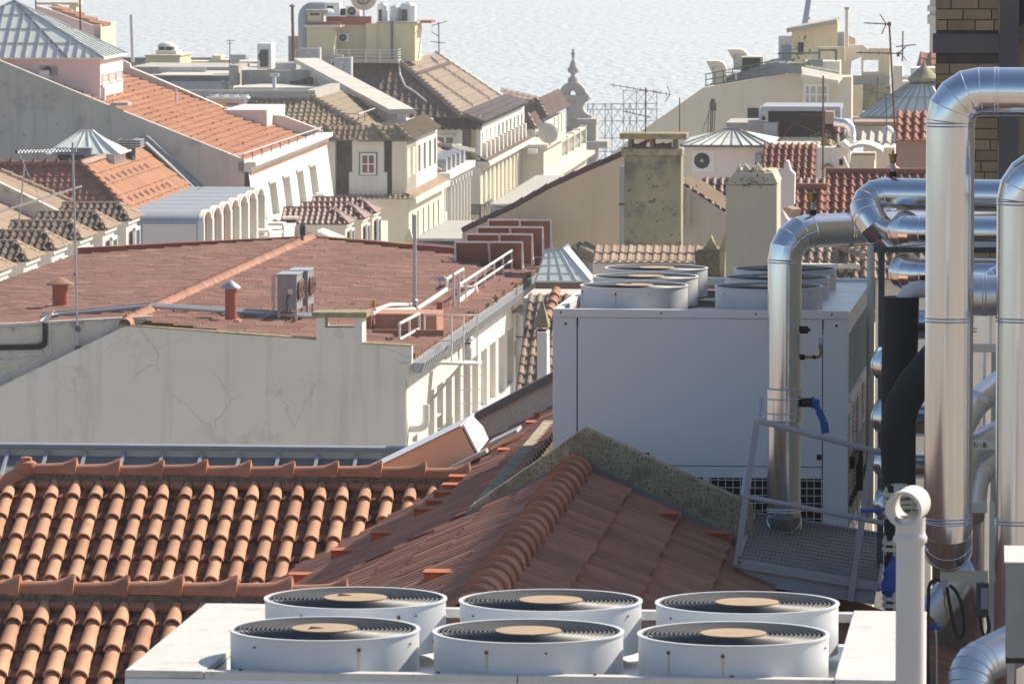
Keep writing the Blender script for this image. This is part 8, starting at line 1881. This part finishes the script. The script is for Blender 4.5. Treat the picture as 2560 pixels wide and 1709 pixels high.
# pink house with glazed roof and wall air conditioner
ph_ = thing('building', 'pink house with a patchy glazed roof behind the beige chimney', 'building', P(Z(3, 1990, 1568), 205)); g9 = P(Z(3, 1990, 1560), 205.0)
a = PP(Z(3, 1643, 1700), g9, d1); w_ = sx(a, r1, Z(3, 2300, 0)[0]); h = sy(a, K, Z(3, 0, 1330)[1]); dp_ = max(3, sx(a + r1 * w_, d1, Z(3, 2345, 0)[0])); MB().box(Vector((a.x, a.y, 8)), r1 * w_, d1 * 6, K * (a.z - 8 + h)).build('wall', MT['pink_wall'], ph_, sharp=0)
z_ = a + K * (h + .05); c = [z_ - r1 * .4 - d1 * .3, z_ + r1 * (w_ + .3) - d1 * .3, z_ + r1 * (w_ + .3) + d1 * 6.3, z_ - r1 * .4 + d1 * 6.3]; pA_, pB_ = PP(Z(3, 1925, 1185), z_ + d1 * 2.5, d1), PP(Z(3, 2080, 1185), z_ + d1 * 2.5, d1)
m = MB()
MT['patch_glass'] = M('patchy_roof_glass', (.62, .65, .60), (.52, .54, .49), 1.5, .5, rnd=.22, stain=((.42, .36, .26), .9, .62))
n_ = 9; rows = 2
for i in range(n_):
    for j in range(rows):
        l0, l1 = c[0] * (1 - i / n_) + c[1] * (i / n_), c[0] * (1 - (i + .94) / n_) + c[1] * ((i + .94) / n_); u0_, u1_ = pA_ * (1 - i / n_) + pB_ * (i / n_), pA_ * (1 - (i + .94) / n_) + pB_ * ((i + .94) / n_)
        f0_, f1_ = j / rows, (j + .96) / rows; m.poly([l0 + (u0_ - l0) * f0_, l1 + (u1_ - l1) * f0_, l1 + (u1_ - l1) * f1_, l0 + (u0_ - l0) * f1_])
m.poly([c[1], c[2], pB_]); m.poly([c[3], c[0], pA_]); m.poly([c[2], c[3], pA_, pB_]); g_ = m.build('glazed_roof', MT['patch_glass'], ph_, sharp=0)
m = MB(); 
for i in range(n_ + 1): m.bar(c[0] * (1 - i / n_) + c[1] * (i / n_) + K * .02, pA_ * (1 - i / n_) + pB_ * (i / n_) + K * .02, .04, .03)
m.bar(c[0], pA_, .1, .06); m.bar(c[1], pB_, .1, .06); m.bar(pA_, pB_, .12, .1); m.bar(c[0] - K * .05, c[1] - K * .05, .15, .08); m.build('glazing_bars', MT['zinc'], g_, sharp=0)
q = PP(Z(3, 1646, 1560), g9 - d1 * .02, d1); ac_unit('white air conditioner with a big round fan on the pink wall', q, r1, -d1, sx(q, r1, Z(3, 1848, 0)[0]), sy(q, K, Z(3, 0, 1370)[1]), .5)
q = PP(Z(3, 2215, 1500), g9, d1); MB().box(q, r1 * sx(q, r1, Z(3, 2280, 0)[0]), -d1 * .2, K * sy(q, K, Z(3, 0, 1400)[1])).build('meter_box', MT['door_blue'], None, label='small blue grey meter box at the right end of the pink wall', cat='box', bevel=.03)
rd_ = thing('building', 'dark red barrel tile roof with sun spots beside the white chimney house', 'building', P(Z(4, 200, 1568), 196)); o = P(Z(4, -40, 1315), 203.0); L = sx(o, r1, Z(4, 450, 0)[0]); m = MB(); tile_roof(m, o, r1, (-d1 * .86 - K * .5), L, 8, .25, .42, .10, .05, 6, 'barrel', .03); m.build('roof', MT['roof_ribs2'] if 'roof_ribs2' in MT else MT['roof_red'], rd_)
massb(rd_, 4, -40, 1330, 450, 204, 4, 'plaster_old')
wh = thing('building', 'small white house with a corbelled chimney and weeds on its tiles', 'building', P(Z(4, 600, 1560), 192)); g10 = P(Z(4, 600, 1560), 192.0)
a = PP(Z(4, 445, 1900), g10, d1); w_ = sx(a, r1, Z(4, 735, 0)[0]); MB().box(Vector((a.x, a.y, 8)), r1 * w_, d1 * 3, K * (a.z - 8 + sy(a, K, Z(4, 0, 1345)[1]))).build('wall', MT['white_wall'], wh, sharp=0)
m = MB(); tile_roof(m, PP(Z(4, 500, 1300), g10 + d1 * 1.5, d1), r1, (-d1 * .9 - K * .5), sx(PP(Z(4, 500, 1300), g10 + d1 * 1.5, d1), r1, Z(4, 700, 0)[0]), 1.8, .5, .5, .16, .05, 6, 'barrel'); m.build('roof', MT['roof_tan'], wh); m = MB(); m.prism([PP(Z(4, 640, 1320), g10 - d1 * .3, d1), PP(Z(4, 690, 1290), g10 - d1 * .3, d1), PP(Z(4, 765, 1355), g10 - d1 * .3, d1), PP(Z(4, 740, 1395), g10 - d1 * .3, d1)], d1 * 2); m.build('gable_verge', MT['white_wall'], wh, sharp=0)
pwall('chimney', 'pink_wall', wh, [Z(4, 600, 1700), Z(4, 600, 1530), Z(4, 640, 1450), Z(4, 690, 1425), Z(4, 700, 1450), Z(4, 735, 1530), Z(4, 735, 1700)], g10 - d1 * .9, d1, .6); B6('chimney_hole', 'dark', wh, 4, 650, 1455, 682, 1505, g10 - d1 * .95, .1)
leaves('weed', P(Z(4, 600, 1300), 192.5), 50, .45, .3, .18, .1, 'yellow green weeds growing on the tiles of the small white house', None, 'weeds on chimneys')
bx = thing('building', 'grey rendered block with a curved corrugated white top', 'building', P(Z(4, 870, 1568), 188)); massb(bx, 4, 755, 1420, 970, 188, 3, 'cream_wall'); m = MB(); q = P(Z(4, 745, 1400), 187.5); L = sx(q, r1, Z(4, 1040, 0)[0])
for i in range(10): a0_, a1_ = math.pi * (i) / 12, math.pi * (i + 1) / 12; m.prism([q + r1 * (L * i / 10) + K * (.22 * math.sin(a0_ + .5)), q + r1 * (L * (i + 1) / 10) + K * (.22 * math.sin(a1_ + .5)), q + r1 * (L * (i + 1) / 10) + K * (.22 * math.sin(a1_ + .5) + .1), q + r1 * (L * i / 10) + K * (.22 * math.sin(a0_ + .5) + .1)], d1 * 3)
m.build('curved_roof', MT['white_wall'], bx, sharp=0)
cg = thing('building', 'shed with a wavy corrugated roof edge behind the grey block', 'building', P(Z(4, 1000, 1480), 194)); o = P(Z(4, 850, 1318), 193.0); L = sx(o, r1, Z(4, 1160, 0)[0]); m = MB(); tile_roof(m, o + d1 * 1.5 + K * .3, r1, (-d1 * .98 - K * .2), L, 1.6, .28, 1.6, .12, .04, 8, 'wave'); m.build('roof', MT['concrete'], cg); massb(cg, 4, 870, 1345, 1155, 193.4, 3, 'cream_wall')
pk2 = thing('building', 'brownish pink house wall with red roof tiles next to the tall pipe', 'building', P(Z(4, 1320, 1568), 184)); MT['brown_pink'] = M('brownish_pink_render', (.40, .27, .225), (.36, .245, .205), .9, .92, drip=((.27, .19, .16), .5)); massb(pk2, 4, 1165, 1285, 1700, 184, 4, 'brown_pink'); o = P(Z(4, 1160, 1285), 183.5); m = MB(); tile_roof(m, o + d1 * 2.2 + K * .85 , r1, (-d1 * .93 - K * .36), 5.5, 2.4, .28, .6, .1, .06, 6, 'barrel', .04); m.build('roof', MT['roof_red'], pk2)
um = thing('parasol', 'pink parasol top showing above the red ridge', 'parasol', P(Z(8, 1080, 180), 178)); a = P(Z(8, 1130, 100), 178.0); m = MB(); m.lathe([(1.3, -.9), (.02, 0)], a, 8, caps=False); m.build('canopy', M('pink_canvas', (.75, .38, .46), (.70, .34, .42), 1, .8), um, sharp=0); m = MB(); m.cyl(a - K * 3, a, .04, n=6); m.build('pole', MT['steel'], um)
bdt = thing('duct', 'shiny flexible duct bent over beside a brown tiled strip', 'duct', P(Z(4, 750, 1350), 215)); q = P(Z(4, 760, 1370), 215.0); DQ = lambda x, y: PP(Z(4, x, y), q, d1); pts, _ = route([DQ(757, 1375), DQ(757, 1130), DQ(600, 1112)], .38, 8); m = MB(); m.tube(pts, .176, 16)
for i in range(12): m.ring(DQ(757, 1375 - i * 15), .178, .01, 14, 4)
m.build('tube', MT['alu_dull'], bdt, sharp=15)
bs_ = thing('building', 'brown tiled strip with a brick chimney under the dark terrace', 'building', P(Z(4, 600, 1320), 218)); o = P(Z(4, 495, 1120), 220.0); m = MB(); tile_roof(m, o, r1, (-d1 * .7 - K * .7), sx(o, r1, Z(4, 702, 0)[0]), 4.5, .45, .6, .12, .05, 5, 'barrel'); m.build('roof', MT['roof_ribs'], bs_); B6('chimney', 'brown_pink', bs_, 4, 520, 1020, 600, 1130, 219, 1.2)
# glass dome
gd = thing('glass_dome', 'many sided pale glass dome on a white base left of the brick pier', 'glass dome', P(Z(4, 1420, 1260), 272)); ap = P(Z(4, 1420, 655), 274.0); ez_ = P(Z(4, 1420, 1078), 272.0).z; RD = sx(P(Z(4, 835, 1078), 274), Vector((1, 0, 0)), Z(4, 1420, 0)[0]); cx0 = Vector((ap.x, ap.y, ez_))
NS = 16; m = MB(); bars = MB()
zm1, zm2 = P(Z(4, 0, 905), 272).z, P(Z(4, 0, 790), 273).z
prof_ = [(RD, ez_), (RD * .56, zm1), (RD * .30, zm2), (RD * .06, ap.z - .35)]
for k in range(NS):
    an0, an1 = 2 * math.pi * k / NS, 2 * math.pi * (k + 1) / NS; e = lambda an, r_, z: Vector((cx0.x + r_ * math.cos(an), cx0.y + r_ * .55 * math.sin(an), z))
    for (ra_, za_), (rb_, zb_2) in zip(prof_, prof_[1:]): m.poly([e(an0, ra_, za_), e(an1, ra_, za_), e(an1, rb_, zb_2), e(an0, rb_, zb_2)]); bars.bar(e(an0, ra_, za_ + .04), e(an0, rb_, zb_2 + .04), .07, .06); bars.bar(e(an0, ra_, za_ + .04), e(an1, ra_, za_ + .04), .07, .06); bars.bar(e((an0 + an1) / 2, ra_, za_ + .03), e((an0 + an1) / 2, rb_, zb_2 + .03), .04, .04)
g_ = m.build('glass', MT['glass_pane'], gd, sharp=0); bars.build('glazing_bars', MT['zinc_light'], g_, sharp=0)
m = MB(); m.lathe([(.75, -.45), (.75, -.3), (.1, .3), (.03, .55)], ap, 10); m.build('cap', MT['stained_render'], gd)
m = MB(); m.prism([Vector((cx0.x + (RD + .3) * math.cos(2 * math.pi * k / NS), cx0.y + (RD + .3) * .55 * math.sin(2 * math.pi * k / NS), ez_ - .02)) for k in range(NS)], K * -.3); m.build('eave_ring', MT['concrete'], gd, sharp=0)
m = MB(); m.prism([Vector((cx0.x + (RD - .2) * math.cos(2 * math.pi * k / NS), cx0.y + (RD - .2) * .55 * math.sin(2 * math.pi * k / NS), ez_ - .33)) for k in range(NS)], K * -12); m.build('base', MT['white_wall'], gd, sharp=0)
B6('lean_to', 'plaster_old', gd, 4, 790, 1145, 1180, 1290, 262, 2); B6('lean_to_roof', 'roof_tan', gd, 4, 780, 1110, 1205, 1140, 261.5, 3)
dish('grey dish leaning on the wall below the glass dome', P(Z(4, 1105, 1210), 255), (-d1 * .8 + r1 * .55 + K * .2).normalized(), .34, 'dish', P(Z(4, 1110, 1290), 255), False)
rf_ = thing('building', 'far red hipped roof over white dormers by the river', 'building', P(Z(4, 1350, 690), 420)); o = P(Z(4, 1345, 482), 425.0); m = MB(); q = [P(Z(4, 1195, 590), 420), P(Z(4, 1235, 690), 417), P(Z(4, 1600, 690), 417), P(Z(4, 1600, 480), 425), o]
H0 = P(Z(4, 1390, 482), 428.0); m = MB(); hl_ = (P(Z(4, 1195, 600), 421.0) - H0); tile_roof(m, H0 - r1 * 12, r1, (-d1 * .85 - K * .62), 30, 11, .8, .8, .14, .06, 4, 'barrel'); m.build('roof', MT['roof_red'], rf_, clip=[(H0, Vector((hl_.y, -hl_.x, 0)) * (1 if Vector((hl_.y, -hl_.x, 0)).dot(-r1) > 0 else -1))])
B6('dormer', 'white_wall', rf_, 4, 1300, 620, 1410, 760, 414, 4); B6('dormer', 'white_wall', rf_, 4, 1435, 620, 1600, 760, 414, 4); B6('wall', 'cream_wall', rf_, 4, 1140, 600, 1225, 800, 416, 4); B6('ledge', 'white_wall', rf_, 4, 1225, 700, 1305, 730, 413, 2); massb(rf_, 4, 1140, 740, 1700, 418, 6, 'cream_wall')
tw = thing('tower', 'slim pale grey tower half hidden by the brick pier', 'tower', P(Z(4, 1500, 480), 520)); B6('shaft', 'stone', tw, 4, 1470, -80, 1640, 900, 520, 5); 
for (y0, y1) in ((60, 105), (145, 220)): B6('clock_ring' if 0 else 'moulding', 'stone', tw, 4, 1452, y0, 1640, y1, 519.4, 6)
B6('moulding', 'stone', tw, 4, 1462, -80, 1640, 0, 519.5, 6)
cr = thing('crane', 'blue grey crane boom leaning out of the picture over the yellow house', 'crane', P(Z(4, 335, 240), 560)); m = MB(); a, b = P(Z(4, 330, 300), 560.0), P(Z(4, 384, -60), 560.0); m.bar(a, b, .42, .4, up=d1); m.bar(a - r1 * .3, b - r1 * .25, .12, .1, up=d1); m.build('boom', MT['crane_blue'] if 'crane_blue' in MT else MT['door_blue'], cr); m = MB(); m.bar(P(Z(4, 325, 165), 559.0), P(Z(4, 385, 170), 559.0), .2, .2); m.build('boom_collar', MT['zinc_light'], cr); m = MB(); m.cyl(P(Z(4, 345, 300), 562), P(Z(4, 345, 900), 562), .4, n=8); m.build('mast', MT['door_blue'], cr)
aerial('tall rusty aerial mast with two cross booms before the glass dome', 4, (1165, 1320), (1105, 200), 200, [(875, 210, 1105, 222, 3), (1075, 215, 1020, 130, 0), (1075, 225, 1035, 315, 0), (805, 480, 1220, 490, 5), (1190, 490, 1258, 425, 0), (1165, 428, 1350, 408, 0)], .034, 'rust')
m = MB(); c_ = P(Z(4, 1105, 222), 199.8); m.cbox(c_ - K * .06, .13, .12, .12); m.cbox(P(Z(4, 1187, 505), 199.8) - K * .05, .1, .1, .16); m.build('antenna_box', MT['mansard_tile'], None, label='dark amplifier boxes clipped to the tall rusty aerial mast', cat='box')
aerial('second aerial with a round tip behind the tall rusty mast', 4, (1225, 560), (1230, 285), 235, [(1210, 490, 1260, 550, 2)], .03)
aerial('slender rusty aerial pole before the dark terrace with a spiky boom', 4, (500, 1900), (503, 690), 185, [(300, 1045, 500, 1052, 8), (215, 1110, 560, 1260, 0), (100, 1290, 230, 1130, 9), (440, 1150, 500, 1160, 3)], .028, 'rust')
aerial('short dark aerial stick before the stained yellow wall', 4, (995, 930), (1000, 705), 300, [], .04); aerial('thin dark aerial left of the glass dome base', 4, (1085, 1290), (1075, 860), 230, [(860, 810, 1200, 890, 0)], .025)

# ---------------------------------------------------------------- ground and river
MT['street'] = M('paving_and_courtyards', (.34, .29, .235), (.16, .13, .105), .012, .95, stain=((.42, .40, .37), .03, .56))
m = MB(); m.box(Vector((-3000, -3000, 4)), Vector((6000, 0, 0)), Vector((0, 3629, 0)), K * 4); m.build('ground', MT['street'], None, sharp=0, kind='structure')
wmat = bpy.data.materials.new('river_water'); wmat.use_nodes = True; nt = wmat.node_tree; b = nt.nodes['Principled BSDF']
b.inputs['Base Color'].default_value = (.44, .485, .51, 1); b.inputs['Roughness'].default_value = .22; b.inputs['IOR'].default_value = 1.33
tc = nt.nodes.new('ShaderNodeTexCoord'); mp = nt.nodes.new('ShaderNodeMapping'); nt.links.new(tc.outputs['Object'], mp.inputs[0]); mp.inputs['Scale'].default_value = (.75, .24, 1)
mp.inputs['Rotation'].default_value = (0, 0, R(6))
n1_ = nt.nodes.new('ShaderNodeTexNoise'); n1_.inputs['Scale'].default_value = .35; n1_.inputs['Detail'].default_value = 3; n1_.inputs['Roughness'].default_value = .5; nt.links.new(mp.outputs[0], n1_.inputs['Vector'])
bp = nt.nodes.new('ShaderNodeBump'); bp.inputs['Strength'].default_value = .75; bp.inputs['Distance'].default_value = 3.0; nt.links.new(n1_.outputs[0], bp.inputs['Height']); nt.links.new(bp.outputs[0], b.inputs['Normal'])
n2_ = nt.nodes.new('ShaderNodeTexNoise'); n2_.inputs['Scale'].default_value = .014; n2_.inputs['Detail'].default_value = 5; mp2 = nt.nodes.new('ShaderNodeMapping'); mp2.inputs['Scale'].default_value = (.35, 1.6, 1); mp2.inputs['Rotation'].default_value = (0, 0, R(-7)); nt.links.new(tc.outputs['Object'], mp2.inputs[0]); nt.links.new(mp2.outputs[0], n2_.inputs['Vector'])
r2_ = nt.nodes.new('ShaderNodeMapRange'); r2_.inputs[1].default_value = .35; r2_.inputs[2].default_value = .65; r2_.inputs[3].default_value = .12; r2_.inputs[4].default_value = .5; nt.links.new(n2_.outputs[0], r2_.inputs[0]); nt.links.new(r2_.outputs[0], b.inputs['Roughness'])
m = MB(); m.poly([Vector((-3000, 629.2, 6)), Vector((3000, 629.2, 6)), Vector((3000, 3000, 6)), Vector((-3000, 3000, 6))]); wo = m.build('river', wmat, None, sharp=0, kind='structure')
# ---------------------------------------------------------------- air
hz = bpy.data.materials.new('haze_air'); hz.use_nodes = True; nt = hz.node_tree
for n in list(nt.nodes):
    if n.type == 'BSDF_PRINCIPLED': nt.nodes.remove(n)
pv_ = nt.nodes.new('ShaderNodeVolumePrincipled'); pv_.inputs['Color'].default_value = (.90, .93, .97, 1); pv_.inputs['Density'].default_value = .00024; pv_.inputs['Anisotropy'].default_value = .35
nt.links.new(pv_.outputs[0], nt.nodes['Material Output'].inputs['Volume'])
m = MB(); m.box(Vector((-3010, -3010, 2.5)), Vector((6020, 0, 0)), Vector((0, 6020, 0)), K * 68); m.build('haze', hz, None, sharp=0, kind='stuff')
